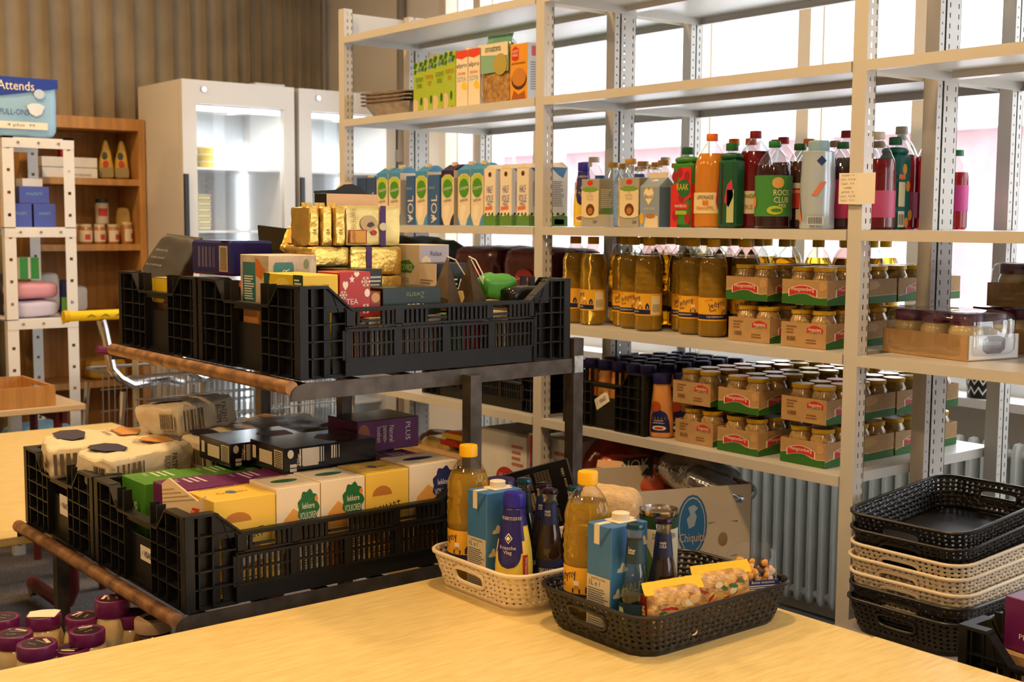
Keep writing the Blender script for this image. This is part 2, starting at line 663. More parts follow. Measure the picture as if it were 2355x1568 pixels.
# chevron pot on the sill
pc = AY(2262, 900, YW - .07)
pot = thing('chevron_pot', 'black and white chevron patterned pot on the window sill', 'pot', (pc.x, YW - .075, SILL))
MB().lathe([(.05, 0), (.058, .10), (.054, .10), (.05, .02)], 20, capt=True).build('pot_body', C('131313'), pot)
for zz in (.012, .045, .078):
    m = MB()
    for i in range(12):
        a0 = i / 12 * 2 * PI
        for s in (0, 1):
            b0, b1 = a0 + s * PI / 12, a0 + (s + 1) * PI / 12
            h0, h1 = (zz, zz + .022) if s == 0 else (zz + .022, zz)
            r0, r1 = .0512 + .08 * h0, .0512 + .08 * h1
            m.add([(r0 * math.cos(b0), r0 * math.sin(b0), h0), (r1 * math.cos(b1), r1 * math.sin(b1), h1), (r1 * math.cos(b1), r1 * math.sin(b1), min(.0995, h1 + .009)), (r0 * math.cos(b0), r0 * math.sin(b0), min(.0995, h0 + .009))], [(0, 1, 2, 3)])
    m.build('zigzag_band', C('e9e6e0'), pot)

# ---- outside: street, snow bright ground, brick school building
struct('ground', MB().box(-60, YW + .3, -.6, 40, 60, -.5), M('pale_pavement', (.75, .76, .78), .9, nz=(1, .06)))
BR = M('red_brick', (.40, .235, .24), .85, nz=(3, .1))
bld = tag(bpy.data.objects.new('brick_building', None), 'red brick building with white windows across the street', 'building')
COL.objects.link(bld)
MB().box(-30, 14, -.5, 6, 20, 2.7).build('facade', BR, bld)
MB().box(-30.3, 13.7, 2.7, 6.3, 20.3, 3.0).build('roof', M('roof_edge', (.55, .56, .6), .7), bld)
WF = M('white_window_frame', (.85, .85, .87), .6)
WG = M('dark_pane', (.45, .52, .58), .1)
for i in range(20):
    x = -29 + i * 1.75
    w = MB().box(x, 13.93, .35, x + .95, 13.99, 2.0).build('window', WF, bld)
    MB().box(x + .1, 13.90, .45, x + .85, 13.93, 1.9).build('pane', WG, w)
for i, (x, y, h) in enumerate(((-14, 11.5, 2.6), (-10.2, 12.2, 3.1), (-18, 12, 3.2))):
    t = thing('bare_tree', ['slim bare tree outside in front of the brick building', 'taller bare tree outside beyond the right window', 'bare tree outside seen through the middle window'][i], 'tree', (x, y, -.5))
    m = MB().tube([(0, 0, 0), (.05, 0, h * .5), (0, .05, h)], .06, 6)
    for k in range(14):
        a = rnd.uniform(0, 6.28)
        z = h * rnd.uniform(.4, .95)
        m.tube([(.02, .02, z), (.5 * math.cos(a), .5 * math.sin(a), z + .35), (.8 * math.cos(a), .8 * math.sin(a), z + .9)], .018, 4)
    m.build('trunk_and_branches', M('bark', (.30, .29, .29), .9), t)

# ---- ceiling lamps (out of the picture, above the room)
LM = M('lamp_glow', (1, .8, .5), emis=10)
LH = M('lamp_housing', (.8, .8, .8), .4)
k = 0
for lx in (-5.3, -3.5, -1.7, .3):
    for ly in (-.6, 1.5):
        d = thing('ceiling_lamp', 'round warm ceiling lamp, %s from the partition in the %s row' % (ORD[[-5.3, -3.5, -1.7, .3].index(lx)], {-.6: 'rear', 1.5: 'window'}[ly]), 'lamp', (lx, ly, ZC), group='ceiling lamps')
        MB().lathe([(.15, -.05), (.16, -.04), (.16, 0)], 20).build('housing', LH, d)
        MB().lathe([(.12, -.058), (.13, -.051)], 20).build('diffuser', LM, d)
        lamp('ceiling_lamp_light', (lx, ly, ZC - .07), 22, .22)
        k += 1
# ------------------------------------------------------------------ shelving (one bolted rack, three bays in view)
FX = [-4.244, -3.052, -1.860, -.668]       # left edge of each frame
PW = .040
rack = thing('metal_shelving', 'grey perforated metal shelving in three bays before the windows', 'shelving')


def slot_wall(mb, x, y0, y1, zt, cols, pitch=.0262, sh=.0125, sw=.0042, off=0.):
    """post side in the plane x with real slots cut in it"""
    ys = [y0]
    for c in cols:
        ys += [c - sw / 2, c + sw / 2]
    ys.append(y1)
    z = 0.
    n = int(zt / pitch)
    for i in range(n):
        za, zb, zc = z, z + (pitch - sh), z + pitch
        mb.add([(x, y0, za), (x, y1, za), (x, y1, zb), (x, y0, zb)], [(0, 1, 2, 3)])
        for k in range(0, len(ys), 2):
            mb.add([(x, ys[k], zb), (x, ys[k + 1], zb), (x, ys[k + 1], zc), (x, ys[k], zc)], [(0, 1, 2, 3)])
        z += pitch
    mb.add([(x, y0, z), (x, y1, z), (x, y1, zt), (x, y0, zt)], [(0, 1, 2, 3)])


def post_mesh(kind, zt):
    """open C profiles; local x 0..PW, front of the post at y = 0"""
    m = MB()
    if kind == 'front':
        d = .040
        slot_wall(m, PW, .002, d, zt, (.016, .034))
        slot_wall(m, 0, .002, d, zt, (.016, .034))
        m.box(0, 0, 0, PW, .002, zt).box(0, d - .002, 0, .012, d, zt).box(PW - .012, d - .002, 0, PW, d, zt)
    elif kind == 'middle':
        m.box(0, 0, 0, PW, .002, zt)
        slot_wall(m, PW, .002, .022, zt, (.011,), sh=.006, sw=.005)
        slot_wall(m, 0, .002, .022, zt, (.011,), sh=.006, sw=.005)
        m.box(.008, .022, 0, PW - .008, .030, zt)
        slot_wall(m, PW, .030, .096, zt, (.044, .083))
        slot_wall(m, 0, .030, .096, zt, (.044, .083))
        m.box(0, .094, 0, PW, .096, zt)
    else:
        m.box(0, 0, 0, PW, .002, zt)
        slot_wall(m, PW, .002, .022, zt, (.011,), sh=.006, sw=.005)
        slot_wall(m, 0, .002, .022, zt, (.011,), sh=.006, sw=.005)
        m.box(.008, .022, 0, PW - .008, .028, zt)
        slot_wall(m, PW, .028, .056, zt, (.042,))
        slot_wall(m, 0, .028, .056, zt, (.042,))
        m.box(0, .054, 0, PW, .056, zt)
    m.box(-.01, -.006, 0, PW + .01, .05, .004)
    return m.mesh('post', PAINT, flat=True)


PM = {k: post_mesh(k, 2.345) for k in ('front', 'middle', 'back')}
for x in FX:
    put('post', PM['front'], rack, (x, 2.552, 0))
    put('post', PM['middle'], rack, (x, 2.854, 0))
    put('post', PM['back'], rack, (x, 3.216, 0))
    for z0 in (.10, 2.255):
        MB().box(x + .004, 2.592, z0, x + .008, 2.856, z0 + .08).box(x + .004, 2.95, z0, x + .008, 3.218, z0 + .08).build('side_brace', PAINT, rack)
ZT = {'T': 2.239, 'A': 1.923, 'B': 1.518, 'C': 1.212, 'D': .906}
SM = {}


def shelf_mesh(w):
    t, th = .0015, .026
    y0, y1 = 2.548, 3.266
    m = MB()
    m.box(0, y0, -t, w, y1, 0)
    m.box(0, y0, -th, w, y0 + t, -t).box(0, y1 - t, -th, w, y1, -t)
    m.box(0, y0 + t, -th, t, y1 - t, -t).box(w - t, y0 + t, -th, w, y1 - t, -t)
    m.box(t, y0 + t, -th, w - t, y0 + .018, -th + t).box(t, y1 - .018, -th, w - t, y1 - t, -th + t)
    m.box(.015, 2.89, -th + .006, w - .015, 2.93, -t)
    return m.mesh('shelf_board', PAINT, flat=True)


W0 = FX[1] - FX[0] - PW
SMESH = shelf_mesh(W0 - .004)
for i, levels in enumerate(('TABCD', 'TABCD', 'TABC')):
    for L in levels:
        put('shelf_board', SMESH, rack, (FX[i] + PW + .002, 0, ZT[L]))
B1, B2, B3 = FX[0] + PW, FX[1] + PW, FX[2] + PW
# note taped to the post
nt = thing('handwritten_note', 'white handwritten note taped to the shelf post beside the juice bottles', 'note', (0, 0, 0))
n0 = AY(1930, 398, 2.543)
n1 = AY(1992, 468, 2.543)
m = MB().add([(n0.x, 2.5435, n1.z), (n0.x + .055, 2.543, n1.z - .002), (n0.x + .055, 2.543, n0.z - .001), (n0.x, 2.5435, n0.z)], [(0, 1, 2, 3)])
m.add([(n0.x + .055, 2.543, n1.z - .002), (n1.x + .012, 2.560, n1.z), (n1.x + .012, 2.560, n0.z), (n0.x + .055, 2.543, n0.z - .001)], [(0, 1, 2, 3)])
m.build('paper', PAPER, nt)
dm = (.055, .001, n0.z - n1.z)
pe = bpy.data.objects.new('writing', None)
hw = C('7d7a86', 'pencil')
for i, s in enumerate(('Ontbijt : 11', '1 pers   4 st 2x', '2 pers   6 st', 'ontbijt', 'gezinnen  1x', '2 pers   4 st 3x', '3 pers   12 st')):
    o = txt(nt, s, hw, dm, '-y', .48, .92 - i * .135, .040 * len(s) / 16 + .006, .0055, name='handwriting', rot=1)
    o.location += Vector((n0.x + .0275, 2.5432, n1.z))
bpy.data.objects.remove(pe)
# ------------------------------------------------------------------ work tables
def table(name, label, x0, x1, y0, y1, z, mat=None, group=None, legm=None, ts=.026):
    t = thing(name, label, 'table', ((x0 + x1) / 2, (y0 + y1) / 2, 0), group=group)
    w, d = x1 - x0, y1 - y0
    MB().cbox(w, d, ts, .0025, 0, z0=z - ts).build('table_top', mat or WOOD, t)
    MB().box(-w / 2 + .06, -d / 2 + .06, z - .085, w / 2 - .06, -d / 2 + .08, z - ts).box(-w / 2 + .06, d / 2 - .08, z - .085, w / 2 - .06, d / 2 - .06, z - ts).build('apron', legm or STEEL, t)
    for sx in (-1, 1):
        for sy in (-1, 1):
            MB().tube([(sx * (w / 2 - .09), sy * (d / 2 - .09), 0), (sx * (w / 2 - .09), sy * (d / 2 - .09), z - ts)], .018, 10).build('leg', legm or STEEL, t)
    return t


table('work_table', 'beech laminate table holding the two filled woven baskets', -2.19, -1.3605, .2, 1.985, .75)
table('work_table', 'empty beech laminate table pushed against the basket table', -1.3595, -.53, .2, 1.990, .7505)
sdt = table('side_table', 'beech laminate table behind the steel cart, seen past its crates', -5.10, -3.395, .1, 1.95, .68, legm=DARKRED)
# dark red tubular legs and castor of a folding table, below the cart
O_ = sdt.location
a = AZ(168, 1392, .04)
b = AZ(75, 1345, .04)
MB().tube([(a.x, a.y, .65), (a.x, a.y, .10), (a.x - .02, a.y - .01, .055), (a.x - .07, a.y - .03, .045), (b.x, b.y, .05)], .026, 10).build('bent_tube_leg', DARKRED, sdt, (-O_.x, -O_.y, 0))
MB().tube([(b.x, b.y - .012, .03), (b.x, b.y + .012, .03)], .03, 14).build('castor', M('grey_rubber', (.16, .16, .15), .6), sdt, (-O_.x, -O_.y, 0))

# ------------------------------------------------------------------ steel cart with two decks
cart = thing('steel_cart', 'brown steel two-tier display cart with rusty tube rails', 'cart', (0, 0, 0))
CX0, CX1 = -3.285, -2.292
LZ, UZ = .742, 1.190


def deck(z, y0, y1, dz=0.):
    MB().tube([(CX0, y0, z - .008), (CX1 - .004, y0, z - .008)], .0155, 12).build('front_tube', RUST, cart)
    # near side angle iron with a rounded nose
    h = .036
    pts = [(0, -h), (y1 - y0, -h + dz), (y1 - y0, dz), (.03, 0), (.012, -.006), (.003, -.016), (0, -.026)]
    for x in (CX1, CX0 + .004):
        MB().prism(pts, (x, y0 - .004, z), (0, 1, 0), (0, 0, 1), .004).build('side_rail', STEEL, cart)
    MB().box(CX0, y1 - .006, z - h + dz, CX1, y1, z + dz).build('rear_rail', STEEL, cart)
    n = 6
    for i in range(n):
        y = y0 + .06 + (y1 - y0 - .12) * i / (n - 1)
        MB().box(CX0 + .004, y - .016, z - .016 + dz * i / n, CX1 - .005, y + .016, z - .010 + dz * i / n).build('deck_slat', STEEL, cart)


deck(LZ, 1.0, 1.84)
deck(UZ, 1.262, 2.075, .006)
for x, y, z0, z1 in ((CX1 - .012, 2.06, .03, 1.245), (CX1 + .0175, 1.718, .03, UZ - .01), (CX0 + .3, 1.805, .03, UZ - .03), (CX0 - .018, 1.72, .03, UZ - .01), (CX1 - .02, 1.10, .03, LZ - .036), (CX0 + .02, 1.10, .03, LZ - .036)):
    MB().box(x - .016, y - .016, z0, x + .016, y + .016, z1).build('upright', STEEL, cart)
MB().box(CX1 + .0042, 2.046, UZ - .03, CX1 + .0052, 2.074, UZ + .012).build('weld_mark', M('bare_weld', (.5, .5, .5), .4, .8, nz=(60, .3)), cart)
for x in (CX0 + .02, CX1 - .02):
    for y in (1.10,):
        MB().tube([(x, y, .03), (x + .02, y, .03)], .03, 14).build('castor', M('grey_rubber'), cart)

# ------------------------------------------------------------------ black plastic crate
CW, CL, CH = .487, .755, .198


def crate_meshes():
    W2, L2 = CW / 2, CL / 2
    t = .003
    zr = (.0, .042, .078, .114, .150)
    e = MB()

    def endtop(x):
        a = abs(x) / W2
        return CH if a > .62 else (CH - .046 if a < .44 else CH - .046 * (.62 - a) / .18)
    # end wall, outer face y = 0, inward +y
    xs = [-1, -.86, -.62, -.44, -.30, .30, .44, .62, .86, 1]
    for i in range(len(xs) - 1):
        x0, x1 = xs[i] * W2, xs[i + 1] * W2
        if xs[i] == -.30:
            e.add([(x0, .020, 0), (x1, .020, 0), (x1, .020, .104), (x0, .020, .104), (x0, .016, 0), (x1, .016, 0), (x1, .016, .104), (x0, .016, .104)], [(0, 1, 2, 3), (4, 5, 6, 7), (2, 3, 7, 6), (0, 1, 5, 4), (1, 2, 6, 5), (0, 3, 7, 4)])
            e.box(x0, .004, .136, x1, .020, .152)
            continue
        for g in range(3):                      # inner skin with slits
            a0 = x0 + (x1 - x0) * (g / 3) + .003
            a1 = x0 + (x1 - x0) * ((g + 1) / 3)
            if abs(xs[i]) > .8 or abs(xs[i + 1]) > .8:
                a0 = x0 + (x1 - x0) * (g / 3)
            e.box(a0, .018, 0, a1, .021, min(endtop(x0), endtop(x1)))
        if abs(endtop(x0) - endtop(x1)) > .01:
            zl = CH - .05
            for yy in (.016, .021):
                e.add([(x0, yy, zl), (x1, yy, zl), (x1, yy, endtop(x1)), (x0, yy, endtop(x0))], [(0, 1, 2, 3)])
        for z in zr:
            e.box(x0, 0, z, x1, .018, z + .003)
    for x in xs:
        e.box(x * W2 - .0016, 0, 0, x * W2 + .0016, .02, endtop(x))
    prev = None
    for a in (-1, -.62, -.44, .44, .62, 1):
        p = (a * W2, endtop(a * W2 * 1.001))
        if prev:
            e.add([(prev[0], -.002, prev[1]), (p[0], -.002, p[1]), (p[0], .024, p[1]), (prev[0], .024, prev[1]), (prev[0], -.002, prev[1] - .006), (p[0], -.002, p[1] - .006), (p[0], .024, p[1] - .006), (prev[0], .024, prev[1] - .006)],
                  [(0, 1, 2, 3), (4, 7, 6, 5), (0, 4, 5, 1), (2, 6, 7, 3), (1, 5, 6, 2), (0, 3, 7, 4)])
        prev = p
    # side wall, outer face x = 0, inward -x, along y
    s = MB()
    dip = CH - .050
    A = .66

    def top(y):
        a = abs(y) / L2
        return CH if a > .82 else (dip if a < A else dip + (CH - dip) * (a - A) / (.82 - A))
    for sg in (-1, 1):
        for a0, a1 in ((.70, .84), (.84, 1.0)):
            y0, y1 = sorted((sg * a0 * L2, sg * a1 * L2))
            s.box(-.021, y0 + .006, 0, -.018, (y0 + y1) / 2 - .003, min(top(y0), top(y1)))
            s.box(-.021, (y0 + y1) / 2 + .003, 0, -.018, y1, min(top(y0), top(y1)))
            for z in zr:
                s.box(-.018, y0, z, 0, y1, z + .003)
        for a in (.70, .84, .92, 1.0):
            s.box(-.02, sg * a * L2 - .0016, 0, 0, sg * a * L2 + .0016, top(a * L2))
    # slotted middle
    ya = .70 * L2
    s.box(-.010, -ya, 0, -.004, ya, .036)
    for z, h, o in ((.036, .004, .004), (.067, .004, 0), (.097, .006, .006), (.106, .004, .004)):
        s.box(-.012, -ya, z, o - .004, ya, z + h)
    n = 40
    for i in range(n + 1):
        y = -ya + 2 * ya * i / n
        w = .0027 if i % 10 else .008
        s.box(-.010, y - w, .036, -.005 + (.004 if i % 10 == 0 else 0), y + w, .100)
    s.box(-.011, -ya, .140, -.002, ya, .149)
    k = 0
    for i in range(n + 1):
        y = -ya * .97 + 2 * ya * .97 * i / n
        w = .0036 if i % 10 else .009
        f = (i % 14)
        if 3 <= f <= 6 and 2 < i < n - 2:
            continue
        s.box(-.011, y - w, .108, -.003 + (.003 if i % 10 == 0 else 0), y + w, .146)
    for i in range(n + 1):
        f = i % 14
        if f == 3 and 2 < i < n - 2:
            y = -ya * .97 + 2 * ya * .97 * i / n
            s.box(-.011, y - .006, .116, -.003, y + 2 * ya * .97 * 3 / n + .006, .121)
    prev = None
    for a in (-1, -.82, -A, A, .82, 1):
        p = (a * L2, top(a * L2 * 1.001))
        if prev:
            q = [(-.024, prev[0], prev[1]), (-.024, p[0], p[1]), (.002, p[0], p[1]), (.002, prev[0], prev[1])]
            s.add(q + [(x, y, z - .006) for x, y, z in q], [(0, 1, 2, 3), (4, 7, 6, 5), (0, 4, 5, 1), (2, 6, 7, 3), (1, 5, 6, 2), (0, 3, 7, 4)])
        prev = p
    for sg in (-1, 1):
        for xx in (-.004, -.020):
            s.add([(xx, sg * .64 * L2, .140), (xx, sg * .84 * L2, .140), (xx, sg * .84 * L2, CH - .003), (xx, sg * .82 * L2, CH - .003), (xx, sg * A * L2, dip - .003)], [(0, 1, 2, 3, 4)])
    for sg in (-1, 1):   # slanted cheek beside the dip
        s.add([(-.002, sg * ya, .10), (-.022, sg * ya * .95, .10), (-.022, sg * .80 * L2, CH - .004), (-.002, sg * .80 * L2, CH - .004)], [(0, 1, 2, 3)])
    b = MB().box(-W2 + .01, -L2 + .01, 0, W2 - .01, L2 - .01, .006)
    return e.mesh('end_wall', BLACKP, flat=True), s.mesh('side_wall', BLACKP, flat=True), b.mesh('base', BLACKP, flat=True)


CE, CS, CB = crate_meshes()


def crate(label, loc, rz=0., scale=None, group='black produce crates'):
    r = thing('produce_crate', label, 'crate', loc, rz, group)
    if scale:
        r.scale = scale
    put('end_wall', CE, r, (0, -CL / 2, 0))
    put('end_wall', CE, r, (0, CL / 2, 0), PI)
    put('side_wall', CS, r, (CW / 2, 0, 0))
    put('side_wall', CS, r, (-CW / 2, 0, 0), PI)
    put('base', CB, r)
    return r


LC1 = (CX0 + .245, 1.02 + CL / 2, LZ + .002)
LC2 = (CX1 - .250, 1.02 + CL / 2, LZ + .002)
UC1 = (CX0 + .245, 1.283 + CL / 2, UZ + .006)
UC2 = (CX1 - .250, 1.283 + CL / 2, UZ + .006)
c1 = crate('black crate heaped with flour bags on the lower deck of the cart', LC1)
c2 = crate('black crate of cracker boxes on the lower deck nearest the table', LC2)
c3 = crate('black crate with the blue coffee pack on the upper deck', UC1)
c4 = crate('black crate full of tea boxes on the upper deck', UC2)


def vbad(cr, cx=.02, cz=.055, rot=0., w=.075, h=.032):
    dm = (w, .001, h)
    e = tag(MB().cbox(w, .001, h, .0002).build('name_label', PAPER, cr, (cx, -CL / 2 + .0145, cz), rot=(0, math.radians(rot), 0)), 'cream sticker lettered VBAD')
    txt(e, 'VBAD', INKB, dm, '-y', .56, .5, .043, .014)
    txt(e, '|||', INKB, dm, '-y', .16, .5, .006, .009)


vbad(c2)
vbad(c1, .01, .06, 0, .07, .05)
# ------------------------------------------------------------------ woven plastic baskets
BKX, BKY, BKH = .135, .192, .080


def rrect(hx, hy, r, s):
    """point and outward normal at arc fraction s of a rounded rectangle, starting at (-hx + r, -hy) running +x"""
    a, b, q = 2 * (hx - r), 2 * (hy - r), PI * r / 2
    L = 2 * a + 2 * b + 4 * q
    d = (s % 1.) * L
    for ln, kind, p in ((a, 0, (-hx + r, -hy)), (q, 1, (hx - r, -hy + r, -PI / 2)), (b, 2, (hx, -hy + r)), (q, 1, (hx - r, hy - r, 0)), (a, 3, (hx - r, hy)), (q, 1, (-hx + r, hy - r, PI / 2)), (b, 4, (-hx, hy - r)), (q, 1, (-hx + r, -hy + r, PI))):
        if d <= ln + 1e-9:
            if kind == 0:
                return (p[0] + d, p[1], 0, -1)
            if kind == 2:
                return (p[0], p[1] + d, 1, 0)
            if kind == 3:
                return (p[0] - d, p[1], 0, 1)
            if kind == 4:
                return (p[0], p[1] - d, -1, 0)
            an = p[2] + d / r
            return (p[0] + r * math.cos(an), p[1] + r * math.sin(an), math.cos(an), math.sin(an))
        d -= ln
    return (p[0], p[1], -1, 0)


def basket_meshes(mat, tag_):
    K, R = 88, 6
    flare = .018

    def pt(s, z, off=0.):
        t = z / BKH
        hx, hy = BKX + flare * t, BKY + flare * t
        x, y, nx, ny = rrect(hx, hy, .05, s)
        return (x + nx * off, y + ny * off, z)
    ss = []
    for i in range(K):
        ss += [i / K, (i + .60) / K]
    zs = [.006]
    rp = (BKH - .016) / R
    for j in range(R):
        zs += [.010 + j * rp + .0055, .010 + (j + 1) * rp]
    zs.append(BKH)
    P = 2 * (2 * (BKX - .05) + 2 * (BKY - .05)) / 2 + 2 * PI * .05
    L = 4 * (BKX - .05) + 4 * (BKY - .05) + 2 * PI * .05
    cs = [(BKX - .05) / L, .5 + (BKX - .05) / L]      # arc positions of the two handle centres
    mb = MB()
    V = {}

    def vid(i, j):
        i %= len(ss)
        if (i, j) not in V:
            o = .0016 * (1 if ((i // 2) + (j // 2)) % 2 else -1) if 0 < j < len(zs) - 1 else 0
            V[(i, j)] = len(mb.v)
            mb.v.append(pt(ss[i], zs[j], o))
        return V[(i, j)]
    for i in range(len(ss)):
        for j in range(len(zs) - 1):
            sm = (ss[i] + (ss[(i + 1) % len(ss)] or 1.)) / 2
            zm = (zs[j] + zs[j + 1]) / 2
            if i % 2 == 1 and j % 2 == 1 and j < 2 * R:
                continue
            if any(((sm - c) * L / .050) ** 4 + ((zm - .047) / .017) ** 4 < 1 for c in cs):
                continue
            mb.f.append((vid(i, j), vid(i + 1, j), vid(i + 1, j + 1), vid(i, j + 1)))
            mb.m.append(0)
    me = mb.mesh('woven_wall_' + tag_, mat, 60)
    rim = MB().tube([pt(i / 72, BKH, .003) for i in range(72)], .0045, 8, closed=True).mesh('rim_' + tag_, mat)
    base = MB().prism([pt(i / 48, 0)[:2] for i in range(48)], (0, 0, .006), (1, 0, 0), (0, 1, 0), .006).mesh('base_' + tag_, mat)
    hand = []
    for c in cs:
        ring = []
        for k in range(28):
            a = 2 * PI * k / 28
            ca, sa = math.cos(a), math.sin(a)
            ds = .047 * (abs(ca) ** .55) * (1 if ca > 0 else -1)
            dz = .0155 * (abs(sa) ** .55) * (1 if sa > 0 else -1)
            ring.append(pt(c + ds / L, .047 + dz, .001))
        hand.append(MB().tube(ring, .0042, 6, closed=True).mesh('handle_' + tag_, mat))
    return me, rim, base, hand


BM = {'white': basket_meshes(M('cream_plastic', (.78, .66, .50), .42, nz=(8, .03)), 'w'), 'black': basket_meshes(M('dark_plastic', (.014, .012, .012), .38, nz=(15, .1)), 'b')}


def basket(col, label, loc, rz=0., rot=None, group='woven plastic baskets'):
    r = thing('woven_basket', label, 'basket', loc, rz, group, rot)
    me, rim, base, hand = BM[col]
    o = put('woven_wall', me, r)
    so = o.modifiers.new('thickness', 'SOLIDIFY')
    so.thickness = .0022
    so.offset = 0
    put('rim', rim, r)
    put('base', base, r)
    for h in hand:
        put('handle', h, r)
    return r


WB = (-2.010, 1.720, .75)
BB = (-1.667, 1.738, .75)
basket('white', 'cream woven basket of groceries on the table beside the steel cart', WB)
basket('black', 'dark woven basket of groceries standing at the table corner', BB)

# ------------------------------------------------------------------ bottles
OILM = M('sunflower_oil', (.92, .55, .055), .04, trans=.72, ior=1.36)
PET = thin_glass('clear_plastic', (.96, .95, .92), 1.6)
YCAP = C('f2b90c', 'yellow_cap', rough=.4)
OILL = C('f0b32a', 'oil_label', rough=.5)
NAVY = C('1c1d4f')
OPRO = [(.030, 0), (.037, .004), (.0395, .012), (.039, .035), (.0385, .044), (.0385, .112), (.040, .118)]


def oil_bottle(label, loc, rz, group, full=True):
    r = thing('oil_bottle', label, 'oil bottle', loc, rz, group)
    pr = list(OPRO)
    for i in range(13):
        z = .120 + i * .0058
        pr.append((.0398 + .0010 * math.sin(i * 2.1), z))
    pr += [(.0395, .198), (.0375, .208), (.0325, .222)]
    w = lambda a, z: 1 + (.022 * math.sin(a * 5 + z * 90) * max(0, min(1, (z - .118) / .01)) * max(0, min(1, (.2 - z) / .01)) if .118 < z < .2 else 0)
    MB().lathe(pr, 30, wob=w, m=0).build('oil_filled_body', OILM, r, sharp=70)
    nk = [(.0325, .2222), (.0275, .232), (.0215, .241), (.0155, .2475), (.0150, .253)]
    MB().lathe(nk, 24, capb=False, capt=False).build('bottle_neck', PET, r)
    c = MB().lathe([(.0165, .252), (.0175, .253), (.0175, .272), (.0165, .2745), (.012, .2748), (.0115, .2735)], 24)
    c.build('cap', YCAP, r)
    wrap_patch(r, OILL, .0390, .046, .111, -178, 178, seg=30, name='label')
    wrap_patch(r, NAVY, .0392, .050, .064, -178, 60, seg=20, name='label_band')
    wrap_txt(r, 'Jedyny', NAVY, .0392, .092, -18, .050, .020, rot=17)
    wrap_txt(r, 'Szefa', NAVY, .0392, .076, -34, .018, .007, rot=12)
    wrap_txt(r, 'SUNFLOWER', C('b3202a'), .0392, .104, -52, .022, .004, rot=14)
    wrap_txt(r, 'OLEJ RZEPAKOWY', PAPER, .0394, .057, -25, .050, .006)
    # cook figure: hat, face, body outlines
    wrap_patch(r, PAPER, .0392, .078, .087, 8, 22, name='cook_hat', seg=6)
    wrap_patch(r, C('c98d3a'), .0392, .072, .079, 9, 21, name='cook_face', seg=6)
    wrap_patch(r, NAVY, .0392, .065, .073, 4, 8, name='cook_outline', seg=3)
    wrap_patch(r, NAVY, .0392, .065, .073, 22, 26, name='cook_outline', seg=3)
    wrap_patch(r, NAVY, .0392, .066, .084, 38, 56, name='drop_mark', seg=8, shape=lambda t: (.5 - .5 * min(1, 2.2 * (1 - t)) * .95, .5 + .5 * min(1, 2.2 * (1 - t)) * .95))
    wrap_txt(r, '3', PAPER, .0394, .071, 47, .004, .007)
    wrap_patch(r, C('e8dcb4'), .0394, .050, .104, 64, 108, name='fact_panel', seg=10)
    m = MB()
    for i in range(18):
        a0 = 68 + i * 2.0
        if (i * 7) % 3:
            for q in (0,):
                b0, b1 = math.radians(a0) - PI / 2, math.radians(a0 + 1.1) - PI / 2
                m.add([(.0401 * math.cos(b0), .0401 * math.sin(b0), .056), (.0401 * math.cos(b1), .0401 * math.sin(b1), .056), (.0401 * math.cos(b1), .0401 * math.sin(b1), .080), (.0401 * math.cos(b0), .0401 * math.sin(b0), .080)], [(0, 1, 2, 3)])
    m.build('barcode', INKB, r)
    return r


OIL0 = oil_bottle('yellow capped cooking oil bottle in the cream basket', (-2.104, 1.580, .757), .10, 'cooking oil bottles')
OIL0.scale = (1.13, 1.13, 1.09)
clone(OIL0, (-1.738, 1.592, .757), .10, 'yellow capped cooking oil bottle in the dark basket')


def brik(name, label, loc, rz, dims, body, cap=True, group=None, capm=None, cat='milk carton'):
    r = thing(name, label, cat, loc, rz, group)
    w, d, h = dims
    MB().cbox(w, d, h, .0015).build('carton', body, r)
    if cap:
        MB().lathe([(.0165, h + .003), (.0165, h + .0155), (.0150, h + .0165)], 22, cx=0, cy=d * .08, wob=lambda a, z: 1 + .02 * math.cos(a * 22)).build('screw_cap', capm or C('eadbc0'), r)
        MB().cbox(w * .62, d * .5, .003, .001, z0=h, cy=d * .08).build('cap_base', capm or C('eadbc0'), r)
    return r


SKY = C('3f77b6', 'carton_blue', rough=.38)
CLOUD = [(0, .12), (.1, 0), (.9, 0), (1, .14), (.9, .38), (.74, .44), (.70, .78), (.5, 1), (.33, .72), (.3, .5), (.08, .4)]


def milk(label, loc, rz=0.):
    d = (.066, .094, .217)
    r = brik('milk_carton', label, loc, rz, d, SKY, group='blue milk cartons with clouds')
    cr = C('d9d3c4')
    dec(r, C('e6d9c2'), d, '+z', .30, 0, .52, 1, name='top_flap')
    dec(r, C('e6d9c2'), d, '-y', .30, .83, .52, 1, name='flap_end')
    dec(r, C('2c5a92'), d, '-y', .52, .80, 1, 1, [(0, 0.25), (.08, 0), (1, 1), (.9, 1)], name='fold_line')
    dec(r, C('cfc6b2'), d, '-y', .02, .02, .97, .55, name='nutrition_panel')
    txt(r, 'HALFVOLLE MELK', C('3c3c46'), d, '-y', .5, .525, .040)
    txt(r, '1L e /', C('3c3c46'), d, '-y', .35, .485, .030, .010)
    stripes(r, C('6b6a6c'), d, '-y', .07, .05, .93, .45, 20, seed=3)
    for f, cu, cv, s in (('+x', .16, .60, .30), ('+x', .78, .80, .24), ('-y', -.05, .74, .26), ('+x', .06, .38, .26), ('+x', .80, .30, .28)):
        if cu < 0:
            continue
        dec(r, cr, d, f, cu, cv, min(1, cu + s), cv + .085, CLOUD, name='cloud_print')
    dec(r, cr, d, '+x', .55, .54, .66, .565, [(0, .4), (.5, 0), (1, .9), (.6, .5), (.35, 1)], name='bird_print')
    for s, cv in (('HALF', .45), ('VOLLE', .33), ('MELK', .21)):
        txt(r, s, C('e7dcc6'), d, '+x', .58, cv, .050, .017)
    return r


